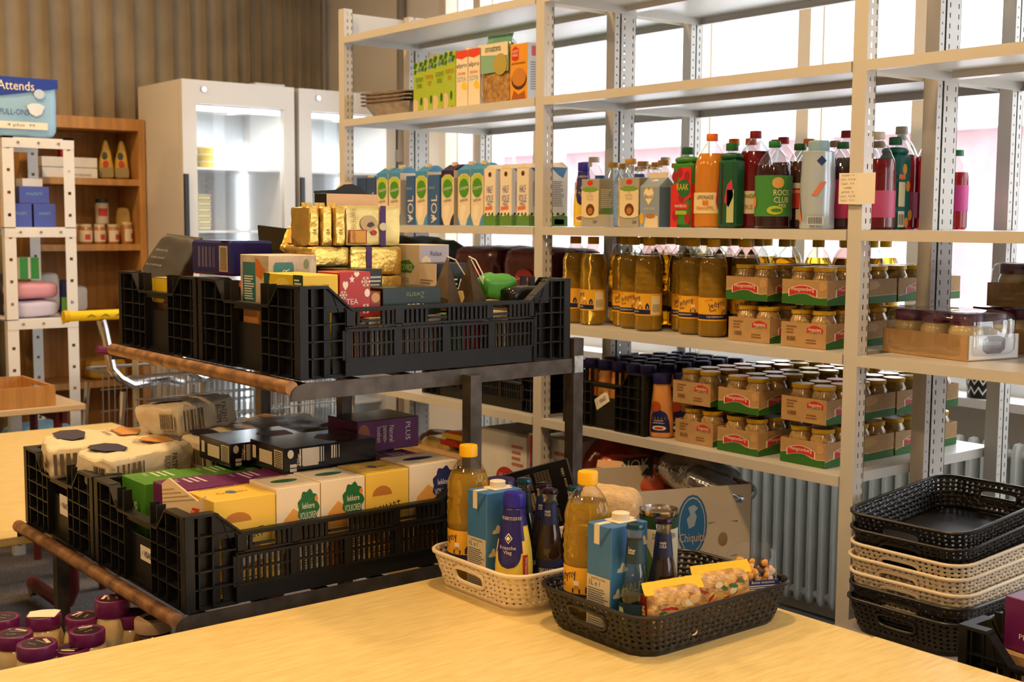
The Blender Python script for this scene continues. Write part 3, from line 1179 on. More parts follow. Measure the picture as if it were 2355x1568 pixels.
milk('blue cloud printed milk carton in the dark basket', (-1.656, 1.594, .757))
milk('blue cloud printed milk carton in the cream basket', (-2.022, 1.588, .757))

# yellow squeeze bottle of condensed milk
fv = thing('condensed_milk_bottle', 'yellow and purple condensed milk squeeze bottle in the cream basket', 'milk bottle', (-1.944, 1.578, .757), .55)
fv.scale = (1.2, 1.2, 1.235)
YB = C('f3d34a', 'pale_yellow_plastic', rough=.35)
PUR = C('2b2470', 'deep_purple', rough=.3)
FVP = [(.028, 0), (.0315, .003), (.0325, .012), (.0325, .06), (.0305, .085), (.027, .105), (.0225, .128), (.0195, .145), (.0185, .155), (.0165, .158)]
MB().lathe(FVP, 28).build('bottle_body', YB, fv)
MB().lathe([(.0185, .158), (.0195, .159), (.0195, .178), (.0185, .1815), (.0145, .182)], 24).build('cap', C('2a25a0', 'blue_purple_cap', rough=.3), fv)
for i in range(len(FVP) - 1):
    (ra, za), (rb, zb) = FVP[i], FVP[i + 1]
    if za >= .128:
        wrap_patch(fv, PUR, ra, za, zb, -179, 179, seg=24, rtop=rb, name='sleeve')
    elif za >= .085:
        k = 60 if za > .1 else 48
        wrap_patch(fv, PUR, ra, za, zb, -k, k, seg=12, rtop=rb, name='sleeve')
    elif za >= .06:
        wrap_patch(fv, PUR, ra, za, zb, -42, 42, seg=12, rtop=rb, name='sleeve', shape=lambda t: (.5 - .5 * math.sqrt(max(0, 1 - (1 - t) ** 2)), .5 + .5 * math.sqrt(max(0, 1 - (1 - t) ** 2))))
wrap_patch(fv, C('2f8a35'), .0200, .136, .1465, -75, 75, name='green_ribbon', rtop=.0192)
wrap_txt(fv, '100% GERECYCLEDE FLES', PAPER, .0200, .1412, 0, .040, .0055)
wrap_txt(fv, 'Friesche\nVlag', PAPER, .0305, .0905, 0, .029, .0155, lift=.0035)
wrap_patch(fv, PAPER, .0290, .101, .119, -14, 14, name='crest', lift=.0014, rtop=.0265, shape=lambda t: (.5 - .5 * (1 - abs(2 * t - 1)), .5 + .5 * (1 - abs(2 * t - 1))))
wrap_patch(fv, PUR, .0287, .1035, .1165, -10, 10, name='crest_inner', lift=.0022, rtop=.0268, shape=lambda t: (.5 - .5 * (1 - abs(2 * t - 1)), .5 + .5 * (1 - abs(2 * t - 1))))
wrap_patch(fv, PAPER, .0284, .1065, .1135, -6, 6, name='crest_wave', lift=.0028, rtop=.027, shape=lambda t: (.5 - .5 * math.sin(PI * t), .5 + .5 * math.sin(PI * t)))
wrap_patch(fv, C('c22a2a'), .0325, .040, .082, 47, 66, name='red_band', rtop=.031, lift=.001)
wrap_txt(fv, 'VERTROUWDE SMAAK', PAPER, .0325, .0605, 57, .036, .0045, rot=90, lift=.0018)
wrap_patch(fv, C('f4ead2'), .0325, .012, .034, -46, 34, name='cup_print', lift=.0008, shape=lambda t: (.5 - .5 * math.sin(PI * (.1 + .85 * t)), .5 + .5 * math.sin(PI * (.1 + .85 * t))))
wrap_patch(fv, C('b4682c'), .0325, .018, .030, -40, 26, name='coffee_print', lift=.0014, shape=lambda t: (.5 - .5 * math.sin(PI * (.1 + .85 * t)), .5 + .5 * math.sin(PI * (.1 + .85 * t))))
FV0 = fv

# slim soft drink bottles
COLAM = M('cola_glass', (.020, .007, .004), .06, coat=.6)
TONM = thin_glass('tonic_glass', (.80, .86, .74), 1.8)
SPRO = [(.024, 0), (.0272, .003), (.0275, .01), (.0275, .085), (.0262, .105), (.0215, .130), (.0165, .152), (.0140, .170)]


def soda(label, loc, rz, mat, lab, cap, word, sub):
    r = thing('soda_bottle', label, 'soda bottle', loc, rz, 'slim soda bottles')
    r.scale = (1.02, 1.02, 1.073)
    MB().lathe(SPRO, 24).build('glass_body', mat, r)
    MB().lathe([(.0140, .170), (.0130, .196), (.0142, .198), (.0142, .204)], 20).build('glass_neck', M('clear_neck', (.55, .55, .5), .05, trans=.9, ior=1.3), r)
    MB().lathe([(.0162, .2035), (.0165, .206), (.0150, .2115), (.012, .2125)], 21, wob=lambda a, z: 1 + (.03 * math.cos(a * 21) if z < .208 else 0)).build('crown_cap', M('cap_' + cap, C(cap).node_tree.nodes['Principled BSDF'].inputs[0].default_value[:3], .2, .6), r)
    wrap_patch(r, C(lab), .0275, .028, .078, -170, 170, seg=26, name='label')
    wrap_patch(r, C(lab), .0180, .145, .186, -170, 170, seg=20, name='neck_label', rtop=.0137)
    if word:
        wrap_txt(r, word, PAPER, .0277, .058, 10, .034, .009)
        wrap_txt(r, 'by Red Bull', PAPER, .0277, .047, 22, .018, .0045)
        wrap_patch(r, C('b02a2a'), .0277, .030, .050, 40, 70, name='red_flash', shape=lambda t: (.0 + t * .5, .25 + t * .75))
    wrap_txt(r, sub, PAPER, .0150, .168, 8, .013, .012, lift=.0022)
    return r


DK = '17204a'
so = []
for x, y, lb in ((-1.914, 1.648, 'dark cola bottle nearest the viewer in the cream basket'), (-1.965, 1.674, 'dark cola bottle half hidden behind another in the cream basket')):
    soda(lb, (x, y, .757), .45, COLAM, DK, '2a1c2c', 'ORGANICS', 'simply\nCOLA')
soda('dark cola bottle in the dark basket beside the tin', (-1.593, 1.652, .757), .6, COLAM, DK, '2a1c2c', '', 'simply\nCOLA')
to = soda('clear tonic bottle with teal cap in the dark basket', (-1.594, 1.579, .757), .3, TONM, '1f3a44', '1f4a5c', '', 'bitter')
wrap_patch(to, C('b9d6a6'), .0278, .032, .070, -40, 10, name='pale_panel', shape=lambda t: (0, 1 - t * .55))
for x, y, lb in ((-2.026, 1.671, 'dark soda bottle with teal cap behind the blue carton'), (-1.903, 1.706, 'dark soda bottle with teal cap next to the black chocolate box')):
    soda(lb, (x, y, .757), 0, M('dark_green_glass', (.012, .02, .016), .06, coat=.6), '12242a', '1f4a5c', '', 'bitter')

# big jar with purple lid behind the carton
JARG = M('mayonnaise', (.80, .66, .40), .25, coat=.7, nz=(14, .06))
bj = thing('mayonnaise_jar', 'jar with a deep purple lid behind the blue carton', 'jar', (-2.112, 1.675, .757))
bj.scale = (.92, .92, 1.33)
MB().lathe([(.033, 0), (.037, .005), (.037, .10), (.030, .125), (.028, .13)], 24).build('jar_body', JARG, bj)
MB().lathe([(.034, .13), (.035, .132), (.035, .157), (.033, .16)], 28).build('lid', C('2b1f55', rough=.35), bj)

# black chocolate box, tilted
cc = AY(1252, 1140, 1.815)
ch = thing('chocolate_box', 'tilted black box with fine printed text in the cream basket', 'box', (cc.x + .02, cc.y, cc.z - .072), rot=(math.radians(-3), math.radians(-17), math.radians(42)))
d = (.165, .020, .145)
BLK = C('0b0a0a', 'black_card', rough=.35)
MB().cbox(*d, .001).build('box_body', BLK, ch)
gd = C('b9a37a')
for c in range(15):
    if c in (4, 9):
        continue
    for k, (a, b) in enumerate(((.08, .30), (.34, .62), (.66, .92))):
        stripes(ch, gd, d, '-y', .05 + c * .045, a, .085 + c * .045, b, 11, seed=c * 3 + k, fill=.55, ragged=.0, name='fine_print') if k == 1 else stripes(ch, C('6e6148'), d, '-y', .05 + c * .045, a, .085 + c * .045, b, 9, seed=c * 3 + k, fill=.5, ragged=0, name='fine_print')
txt(ch, 'Bufkens Dutch since 1886', gd, d, '-y', .90, .5, .11, .007, rot=90)

# tall tin with green label
tn = thing('food_tin', 'silver food tin with green label in the dark basket', 'tin', (-1.750, 1.800, .757), .6)
tn.scale = (1.03, 1.03, 1.31)
MB().lathe([(.036, .0), (.0375, .002), (.0375, .143), (.0385, .145), (.0385, .149), (.0360, .1495), (.0352, .145), (.02, .1445), (.019, .1455), (0, .1455)], 32).build('tin_body', M('tinplate', (.55, .50, .44), .22, 1.), tn)
wrap_patch(tn, C('17402a'), .0378, .122, .141, -178, 178, seg=30, name='label_band')
wrap_patch(tn, C('cfcab0'), .0378, .006, .122, -178, 178, seg=30, name='label')
wrap_patch(tn, C('4f7f3a'), .0381, .02, .10, -60, 0, seg=10, name='vegetable_print', shape=lambda t: (.5 - .5 * math.sin(PI * t), .5 + .5 * math.sin(PI * t)))
wrap_txt(tn, 'DOPERWTEN', C('17402a'), .0381, .112, 30, .05, .008)
# small black tin lid beside it
sm = thing('small_jar', 'small jar with black rimmed lid beside the cola bottle', 'jar', (-1.655, 1.790, .757))
MB().lathe([(.022, 0), (.024, .003), (.024, .05), (.021, .056)], 20).build('jar_body', M('dark_jar', (.05, .04, .035), .2, coat=.5), sm)
MB().lathe([(.024, .055), (.0245, .056), (.0245, .068), (.023, .069), (.021, .066)], 22).build('lid', C('1b1a1a', rough=.3), sm)

# egg box on a stack behind
EGGM = M('pulp_board', (.62, .44, .24), .9, nz=(80, .12), bump=(150, .3))
e0 = Vector((-1.955, 1.853, 0))
st = thing('paper_pack', 'plain brown paper pack under the egg box in the cream basket', 'pack', (e0.x, e0.y, .757), .1)
MB().pillow(.085, .085, .118, 8, 6, .0015, 20, 3).build('paper_wrap', M('brown_pack', (.30, .20, .11), .8), st)
eg = thing('egg_box', 'beige pulp egg box lying on top in the cream basket', 'egg box', (e0.x, e0.y, .897), rot=(math.radians(3), math.radians(4), math.radians(35)))
L_, W_, H_ = .150, .105, .055
m = MB()
m.pillow(L_, W_, H_, 5, 10, 0, kz=3.2)
lidv = m.v
m2 = MB()
vs = []
for (x, y, z) in m.v:
    k = z / H_
    s = 1 - .16 * k
    x2, y2 = x * s, y * s
    if k > .05:
        for ex in (-.048, 0, .048):
            for ey in (-.028, .028):
                dd = ((x - ex) / .022) ** 2 + ((y - ey) / .024) ** 2
        gx = abs(((x + .072) / .048) % 1 - .5)
        f = max(0, .5 - gx) * 2
        y2 *= 1 + .06 * f * (1 - k)
        z = z * (1 + .05 * f)
    vs.append((x2, y2, z))
m.v = vs
m.build('egg_box_lid', EGGM, eg, sharp=60)
MB().prism([(-L_ / 2 - .007, -W_ / 2 - .007), (L_ / 2 + .007, -W_ / 2 - .007), (L_ / 2 + .007, W_ / 2 + .007), (-L_ / 2 - .007, W_ / 2 + .007)], (0, 0, .003), (1, 0, 0), (0, 1, 0), .005).build('egg_box_flange', EGGM, eg)
for ex in (-.048, 0, .048):
    for sy in (-1, 1):
        MB().pillow(.040, .014, .040, 2.4, 5, 0).build('egg_bump', EGGM, eg, (ex, sy * .043, .004), rot=(math.radians(sy * 14), 0, 0))
for ex in (-1, 1):
    for sy in (-.025, .025):
        MB().pillow(.012, .038, .040, 2.4, 5, 0).build('egg_bump', EGGM, eg, (ex * .064, sy, .004), rot=(0, math.radians(-ex * 14), 0))
MB().prism([(-.02, 0), (.02, 0), (.014, .014), (-.014, .014)], (L_ / 2 + .004, 0, .006), (0, 1, 0), (.9, 0, .45), .004).build('egg_box_tab', EGGM, eg)
MB().pillow(L_ - .012, W_ - .01, .02, 6, 6, 0, z0=-.020).build('egg_box_tray', EGGM, eg)

# ------------------------------------------------------------------ noodle packs and nut bag
NOOD = M('noodles', (.62, .24, .03), .4, coat=.4, nz=(70, .45), rgb2=(.90, .52, .12), bump=(120, .5))


def noodle(label, loc, rz, tilt):
    r = thing('noodle_pack', label, 'noodle pack', loc, rz, 'instant noodle packs', (math.radians(tilt), 0, rz))
    MB().pillow(.108, .026, .098, 5, 8, .0016, 30, rz * 5).build('foil_packet', NOOD, r)
    d = (.108, .029, .098)
    m = MB()
    for s in range(9):
        a, b = -.056 + .112 * s / 9, -.056 + .112 * (s + 1) / 9
        w0, w1 = .002 * (s % 2), .002 * ((s + 1) % 2)
        m.add([(a, -.010 - w0, .088), (b, -.010 - w1, .088), (b, -.003 - w1, .100), (a, -.003 - w0, .100)], [(0, 1, 2, 3)])
        m.add([(a, -.003 - w0, .100), (b, -.003 - w1, .100), (b, w1, .110), (a, w0, .110)], [(0, 1, 2, 3)])
    m.build('crimped_seal', C('eec21c', rough=.3), r)
    q = random.Random(int(rz * 100) + 5)
    for nme, col, n, sx, sz in (('shrimp_print', 'd9a860', 7, .020, .016), ('chili_print', 'b3201a', 6, .020, .005), ('leek_print', '3d6b22', 5, .016, .008), ('onion_print', 'e8d2a0', 5, .016, .012)):
        for i in range(n):
            cx, cz, an = q.uniform(.12, .88), q.uniform(.06, .80), q.uniform(-.6, .9)
            pts = [(.5 + .5 * math.cos(t) * math.cos(an) - .5 * sz / sx * math.sin(t) * math.sin(an), .5 + .5 * math.cos(t) * math.sin(an) + .5 * sz / sx * math.sin(t) * math.cos(an)) for t in [k * PI / 5 for k in range(10)]]
            dec(r, C(col), d, '-y', cx - sx / .216, cz - sx / .196, cx + sx / .216, cz + sx / .196, pts, nme, lift=-.0012 + .0002 * i)
    dec(r, C('7a1712'), d, '-x', .1, .05, .9, .92, name='side_panel')
    txt(r, 'CHICKEN', C('f0dca0'), d, '-x', .5, .40, .06, .012, rot=90, lift=.001)
    return r


n1 = noodle('yellow topped instant noodle pack at the near end of the dark basket', (-1.545, 1.634, .768), math.radians(80), -6)
n2 = noodle('yellow topped instant noodle pack leaning next to the nut bag', (-1.552, 1.772, .773), math.radians(76), -6)
n1.scale = n2.scale = (1.18, 1, 1.02)

nb = thing('nut_bag', 'clear bag of mixed nuts with blue label in the dark basket', 'nut bag', (-1.566, 1.880, .775), rot=(math.radians(-6), 0, math.radians(66)))
nb.scale = (1.08, 1, 1.2)
MB().pillow(.100, .044, .108, 5, 9, .003, 26, 4, pinch=.82).build('film', thin_glass('nut_film', (.99, .99, .99), .55), nb, sharp=80)
mn = MB()
mn2 = MB()
mn3 = MB()
q = random.Random(11)
for i in range(150):
    x, z = q.uniform(-.040, .040), q.uniform(.008, .074)
    y = q.uniform(-.015, .015) * (1 - z / .14)
    a = q.choice((mn, mn, mn2, mn3))
    r_ = q.uniform(.005, .0085)
    k = len(a.v)
    a.pillow(r_ * 2.2, r_ * 1.6, r_ * 1.7, 2, 3, 0, flat=False)
    an = q.uniform(0, 3.1)
    a.v[k:] = [(x + vx * math.cos(an) - vz * math.sin(an), y + vy, z + vx * math.sin(an) + vz * math.cos(an)) for vx, vy, vz in a.v[k:]]
for a, c, n in ((mn, 'd9982f', 'roasted_nuts'), (mn2, '4a2716', 'almonds'), (mn3, 'e0b878', 'peanuts')):
    tag(a.build(n, C(c, rough=.35), nb), kind='stuff')
d = (.100, .044, .108)
lb = MB().cbox(.062, .0008, .034, .0002).build('nut_label', C('232a78'), nb, (.012, -.0215, .014))
stripes(lb, PAPER, (.062, .0008, .034), '-y', .06, .08, .94, .80, 8, seed=9, lift=.0005)
txt(lb, 'Bonte notenmix', PAPER, (.062, .0008, .034), '-y', .5, .90, .045, .004)
# ================================================================== goods on the shelving
zA, zB, zC, zD = ZT['A'] + .001, ZT['B'] + .001, ZT['C'] + .001, ZT['D'] + .001
SHB = 'on the milk and juice shelf'


def pbox(name, label, cat, x0, x1, y, depth, z, h, mats, group=None, rz=0.):
    """product box with its front on the plane y; mats = body, or (front, side, top)"""
    w = x1 - x0
    r = thing(name, label, cat, ((x0 + x1) / 2, y + depth / 2, z), rz, group)
    mm = mats if isinstance(mats, (list, tuple)) else [mats]
    mb = MB().cbox(w, depth, h, .0012, 0, mtop=2 if len(mm) > 2 else None, mside=1 if len(mm) > 1 else None)
    mb.build('carton', list(mm), r)
    return r, (w, depth, h)


# ---- bay 1, level A ------------------------------------------------
xs = [-3.858, -3.774, -3.698, -3.615, -3.543, -3.473, -3.403]
GRN = C('a8c23c', 'soup_green', rough=.4)
LEAF = C('2f6a2a')
FILM = thin_glass('shrink_film', (.97, .97, .97), 2.2)
for i in range(4):
    a, b = xs[i] + .002, xs[i + 1] - .002
    r, d = pbox('soup_carton', '%s green soup carton from the aluminium trays on the upper shelf' % ORD[i], 'soup carton', a, b, 2.600 + .012 * (3 - i), .07, zA, .188 + .004 * i, GRN, 'green soup cartons')
    for u0, v0, u1, v1 in ((.0, .86, .35, 1), (.45, .90, .8, 1), (.62, .80, 1, .93), (.05, .76, .3, .86)):
        dec(r, LEAF, d, '-y', u0, v0, u1, v1, [(0, .3), (.5, 0), (1, .7), (.6, 1), (.2, .9)], 'leaf_print')
    dec(r, C('5b86b5'), d, '-y', .34, .80, .66, .93, [(0, .2), (.5, 1), (1, .2), (.5, 0)], 'brand_mark')
    txt(r, ('GROENTE\nDRINK', 'POMPOEN\nSOEP', 'GROENTE\nDRINK', 'POMPOEN\nSOEP')[i], C('5f8a1f') if i % 2 == 0 else C('c07a1e'), d, '-y', .5, .60, .050, .040)
    dec(r, C('d9c79a'), d, '-y', 0, .0, .45, .30, [(0, 0), (.6, 0), (.95, .5), (.8, .85), (.3, 1), (0, .9)], 'bowl_print')
    dec(r, LEAF, d, '-y', .55, .16, .75, .32, ELL, 'leaf_print')
    dec(r, C('d84a1e'), d, '-y', .66, .02, .84, .06, name='price_mark')
for i in (4, 5):
    a, b = xs[i] + .002, xs[i + 1] - .002
    r, d = pbox('soy_drink_carton', ('white soy drink carton with red top beside the green soup', 'white soy drink carton with red top beside the crouton bag')[i - 4], 'soy carton', a, b, 2.600, .07, zA, .195, C('efe2c8'), 'soy drink cartons')
    dec(r, C('dd4526'), d, '-y', 0, .86, 1, 1, [(0, .15), (.5, -.1), (1, .15), (1, 1), (0, 1)], 'red_top')
    txt(r, 'alpro', C('2a2440'), d, '-y', .5, .73, .058, .020)
    txt(r, 'ORIGINAL', C('e0702a'), d, '-y', .5, .60, .045, .010)
    txt(r, 'SOYA', C('8fa6c0'), d, '-y', .5, .50, .050, .018)
    dec(r, C('f0cf2a'), d, '-y', .45, .30, .95, .46, [(0, .6), (.3, .1), (.9, 0), (1, .5), (.6, 1)], 'yellow_splash')
    MB().lathe([(.014, d[2]), (.014, d[2] + .013)], 14).build('screw_cap', C('eadbc0'), r)
# crouton bag
cb = thing('crouton_bag', 'clear bag of croutons with teal top on the upper shelf', 'bag', ((-3.401 - 3.243) / 2, 2.625, zA), .03)
d = (.150, .05, .222)
MB().pillow(.150, .055, .205, 5, 8, .003, 18, 2, pinch=.5).build('croutons', M('croutons', (.55, .26, .05), .6, nz=(60, .4), rgb2=(.75, .42, .12), bump=(60, .6)), cb)
dec(cb, C('86b59a'), d, '-y', .02, .47, .98, .80, name='teal_panel', lift=.003)
dec(cb, C('e9dfc6'), d, '-y', .04, .70, .96, .90, [(0, .2), (1, 0), (1, 1), (0, 1)], 'cream_panel', lift=.004)
dec(cb, C('b4a24c'), d, '-y', .48, .42, .95, .74, ELL, 'dish_print', lift=.005)
txt(cb, 'croutons', C('3c6a5c'), d, '-y', .46, .82, .08, .018, lift=.006)
m = MB()
for s in range(10):
    a, b = -.066 + .132 * s / 10, -.066 + .132 * (s + 1) / 10
    m.add([(a, -.012 - .004 * (s % 2), .190), (b, -.012 - .004 * ((s + 1) % 2), .190), (b, .004 * ((s + 1) % 2), .232), (a, .004 * (s % 2), .232)], [(0, 1, 2, 3)])
m.build('crimped_top', C('63a88c', rough=.35), cb)
MB().pillow(.156, .064, .215, 5, 8, .003, 18, 2, pinch=.45).build('film', FILM, cb, sharp=80)
# orange mix carton
r, d = pbox('pancake_mix_box', 'orange pancake mix box by the post on the upper shelf', 'mix box', -3.238, -3.150, 2.598, .09, zA, .186, [C('e8a02c', rough=.4), C('c9d4de'), C('e9dcc4')])
dec(r, C('cf2f22'), d, '-y', .1, .70, .5, .96, [(0, .1), (.5, 0), (1, .1), (1, .8), (.5, 1), (0, .8)], 'brand_flag')
txt(r, 'KOOP\nMANS', PAPER, d, '-y', .3, .84, .028, .022)
txt(r, 'pannenkoekmix', C('5a2f14'), d, '-y', .5, .66, .07, .012)
dec(r, C('4a2c18'), d, '-y', .08, .20, .98, .56, ELL, 'pan_print')
dec(r, C('c7822e'), d, '-y', .12, .26, .94, .58, ELL, 'pancake_print', lift=.0008)
dec(r, C('a8571c'), d, '-y', .05, .0, .95, .2, [(0, 0), (1, 0), (.9, .9), (.5, .6), (.2, 1)], 'table_print')
dec(r, C('cf4f5a'), d, '+x', .2, .78, .8, .95, name='brand_flag')
stripes(r, C('8b8f9c'), d, '+x', .15, .2, .85, .7, 12, seed=2)
# aluminium trays
ALU = M('aluminium_foil', (.50, .43, .38), .35, .9, nz=(30, .2), bump=(90, .2))
for i in range(4):
    t = thing('foil_tray', ('bottom', 'second from the bottom', 'third from the bottom', 'topmost')[i] + ' aluminium tray of the stack on the upper shelf', 'foil tray', (-4.02, 2.70, zA + .014 * i + .001), .10 + .02 * i, 'aluminium trays')
    a, b, hh = .135, .095, .050
    m = MB()
    ring = lambda w, l, z, n=28: [rrect(w, l, .025, k / n)[:2] + (z,) for k in range(n)]
    R_ = [ring(a - .03, b - .03, 0), ring(a - .028, b - .028, .004), ring(a, b, hh), ring(a + .012, b + .012, hh + .001), ring(a + .012, b + .012, hh - .003)]
    n = 28
    for k, q in enumerate(R_):
        m.v += q
    for k in range(4):
        for j in range(n):
            m.f.append((k * n + j, k * n + (j + 1) % n, (k + 1) * n + (j + 1) % n, (k + 1) * n + j))
            m.m.append(0)
    m.f.append(tuple(range(n))[::-1])
    m.m.append(0)
    m.build('tray_shell', ALU, t)

# ---- bay 1, level B: milk ------------------------------------------
row = [(-4.195, -4.130, 'd'), (-4.125, -4.058, 'd'), (-4.052, -3.975, 'c'), (-3.968, -3.890, 'c'), (-3.851, -3.797, 'v'), (-3.790, -3.715, 'c'), (-3.711, -3.640, 'v'), (-3.628, -3.552, 'p'), (-3.529, -3.457, 'c'), (-3.453, -3.381, 'c')]
CREAM = C('eadcc2', 'carton_cream', rough=.4)
LB = C('4a96c8')
VB = C('3a64a2')
cnt = {}
for i, (a, b, k) in enumerate(row):
    nm = {'d': 'dark blue milk carton', 'c': 'cream milk carton with round green logo', 'v': 'blue whole milk carton lettered VOL', 'p': 'cream milk carton with purple foot'}[k]
    cnt[k] = cnt.get(k, 0) + 1
    h = .192 if k in 'dv' else .205
    lab = '%s %s from the end post of the milk row' % (ORD[cnt[k] - 1], nm) if k != 'p' else nm + ' and top in the milk row'
    r, d = pbox('milk_carton', lab, 'milk carton', a, b, 2.60, .088, zB, h - .012, {'d': C('34507f'), 'c': CREAM, 'v': VB, 'p': CREAM}[k], 'milk cartons in a row')
    w, dp, hh = d
    top = {'d': C('34507f'), 'c': LB, 'v': VB, 'p': C('35214a')}[k]
    if k in 'cp':
        MB().add([(-w / 2, -dp / 2, hh), (w / 2, -dp / 2, hh), (w / 2, dp / 2, hh), (-w / 2, dp / 2, hh), (-w / 2, -.006, hh + .022), (w / 2, -.006, hh + .022), (w / 2, .006, hh + .022), (-w / 2, .006, hh + .022)],
                 [(0, 1, 5, 4), (1, 2, 6, 5), (2, 3, 7, 6), (3, 0, 4, 7), (4, 5, 6, 7)]).build('gable_top', top, r, flat=True)
        dec(r, top, d, '-y', 0, .84, 1, 1, [(0, .1), (.3, .55), (.7, .55), (1, .1), (1, 1), (0, 1)], 'top_band')
        dec(r, C('b9cf4a'), d, '-y', .08, .70, .92, .92, ELL, 'pale_green_arc')
        dec(r, C('4d9a2c'), d, '-y', .10, .50, .90, .84, ELL, 'green_logo', lift=.0007)
        txt(r, 'Campina', PAPER, d, '-y', .5, .67, w * .7, .016, lift=.0012, rot=8)
        txt(r, 'halfvolle', C('8a7c68'), d, '-y', .5, .46, w * .6, .012, rot=6)
        dec(r, C('f3e8d2'), d, '-y', .2, .10, .7, .38, [(.1, 0), (.6, .1), (1, .9), (.5, 1), (0, .8)], 'milk_print')
        dec(r, top, d, '-y', .5, .0, 1, .22, [(.3, 0), (1, 0), (1, 1), (.6, .6)], 'corner_band')
        dec(r, top, d, '-y', 0, .0, .3, .18, [(0, 0), (.8, 0), (0, 1)], 'corner_band')
        dec(r, C('b4a891'), d, '+x', 0, .0, 1, .86, name='side_panel')
        MB().lathe([(.012, hh + .016), (.012, hh + .030)], 12, cy=-.01).build('screw_cap', C('e4cfae'), r)
    elif k == 'v':
        txt(r, 'VOL', C('e6e0d0'), d, '-y', .55, .32, .10, .036, rot=90)
        txt(r, 'volle melk', C('b9c6da'), d, '-y', .35, .75, .035, .010)
        dec(r, C('e6e0d0'), d, '-y', .25, .10, .75, .2, [(.5, 0), (1, .5), (.65, .5), (.65, 1), (.35, 1), (.35, .5), (0, .5)], 'arrow_print')
        MB().lathe([(.012, hh), (.012, hh + .013)], 12).build('screw_cap', C('e4cfae'), r)
    else:
        for cu, cv in ((.55, .62), (.1, .5), (.45, .36)):
            dec(r, C('c3c4c6'), d, '-y', cu, cv, cu + .3, cv + .08, CLOUD, 'cloud_print')
        MB().lathe([(.012, hh), (.012, hh + .012)], 12).build('screw_cap', C('e4cfae'), r)
for i, (a, yf) in enumerate(((-3.376, 2.598), (-3.292, 2.600), (-3.205, 2.602), (-3.125, 2.62))):
    r, d = pbox('milk_carton', ORD[i] + ' white half cream milk carton with green meadow foot near the middle post', 'milk carton', a, a + .062, yf, .082, zB, .190, [C('f0e4d0'), C('dfe4ea'), C('efe6d8')], 'meadow milk cartons')
    w, dp, hh = d
    MB().add([(-w / 2, -dp / 2, hh), (w / 2, -dp / 2, hh), (w / 2, dp / 2, hh), (-w / 2, dp / 2, hh), (-.004, -dp / 2, hh + .014), (.004, -dp / 2, hh + .014), (.004, dp / 2, hh + .018), (-.004, dp / 2, hh + .018)],
             [(0, 1, 5, 4), (1, 2, 6, 5), (2, 3, 7, 6), (3, 0, 4, 7), (4, 5, 6, 7)]).build('gable_top', C('efe2cc'), r, flat=True)
    for f in ('-y', '+x'):
        dec(r, C('5d8f3c'), d, f, 0, 0, 1, .20, [(0, 0), (1, 0), (1, .85), (.7, 1), (.3, .85), (0, 1)], 'meadow_print')
        for q in range(3):
            dec(r, C('2a2622'), d, f, .1 + q * .3, .185, .25 + q * .3, .235, [(0, .2), (.3, 0), (1, .3), (.9, .8), (.4, 1), (.1, .7)], 'cow_print', lift=.0008)
    txt(r, 'HALF\nVOLLE', C('4a5aa8'), d, '-y', .5, .56, .040, .055)
    txt(r, 'MELK', C('4a5aa8'), d, '-y', .5, .38, .026, .010)
    dec(r, C('df7a4a'), d, '-y', .1, .27, .75, .35, [(0, 0), (1, .2), (1, 1), (0, .8)], 'orange_band')
    dec(r, C('5a3a1c'), d, '-y', .38, .86, .66, .95, ELL, 'round_mark')
    dec(r, C('3f7fc4'), d, '+x', .1, .82, .95, 1, [(0, 1), (1, 1), (.75, 0), (.45, .3)], 'blue_fan')
    stripes(r, C('8b93ad'), d, '+x', .22, .34, .8, .78, 14, seed=i)
    dec(r, C('e8e8e0'), d, '+x', .3, .03, .8, .12, name='code_panel')

# ---- bay 1, level C: dark red shrink packs and green sack ----------
DR = M('dark_red_film', (.075, .006, .008), .22, coat=.4, nz=(8, .5))
for i, (a, b) in enumerate(((-3.62, -3.35), (-3.33, -3.07))):
    t = thing('shrink_pack', ('dark red shrink wrapped drink pack behind the tea crate', 'dark red shrink wrapped drink pack next to the middle post')[i], 'drink pack', ((a + b) / 2, 2.76, zC), 0, 'dark red drink packs')
    MB().pillow(b - a, .26, .235, 7, 9, .004, 14, i).build('shrink_film', DR, t)
    dd = (b - a, .262, .235)
    dec(t, C('7a1a20'), dd, '-y', .35, .42, .72, .70, ELL, 'oval_mark', lift=.006)
    txt(t, 'Santé rouge', C('c9a4a0'), dd, '-y', .535, .56, .07, .016, lift=.009)
sk = thing('dark_sack', 'dark green black plastic sack behind the gold coffee packs', 'sack', (-3.93, 2.75, zC))
MB().pillow(.42, .26, .25, 3, 9, .03, 9, 5).build('sack_body', M('green_black_film', (.02, .03, .012), .3, nz=(9, .4)), sk)

# ---- bay 1, level D ------------------------------------------------
crate('black crate standing on the lowest shelf behind the cart', (-3.40, 2.59 + CW / 2 * .92, zD), PI / 2, (.9, .9, .9))

# ---- bay 2, level B: coffee milk, cartons, juices ------------------
CMILK = M('coffee_milk', (.80, .58, .32), .15, coat=.8)
CLEAR = thin_glass('clear_bottle_glass', (.93, .95, .95), 2.0)
GOLDC = C('b98a2e', rough=.3)


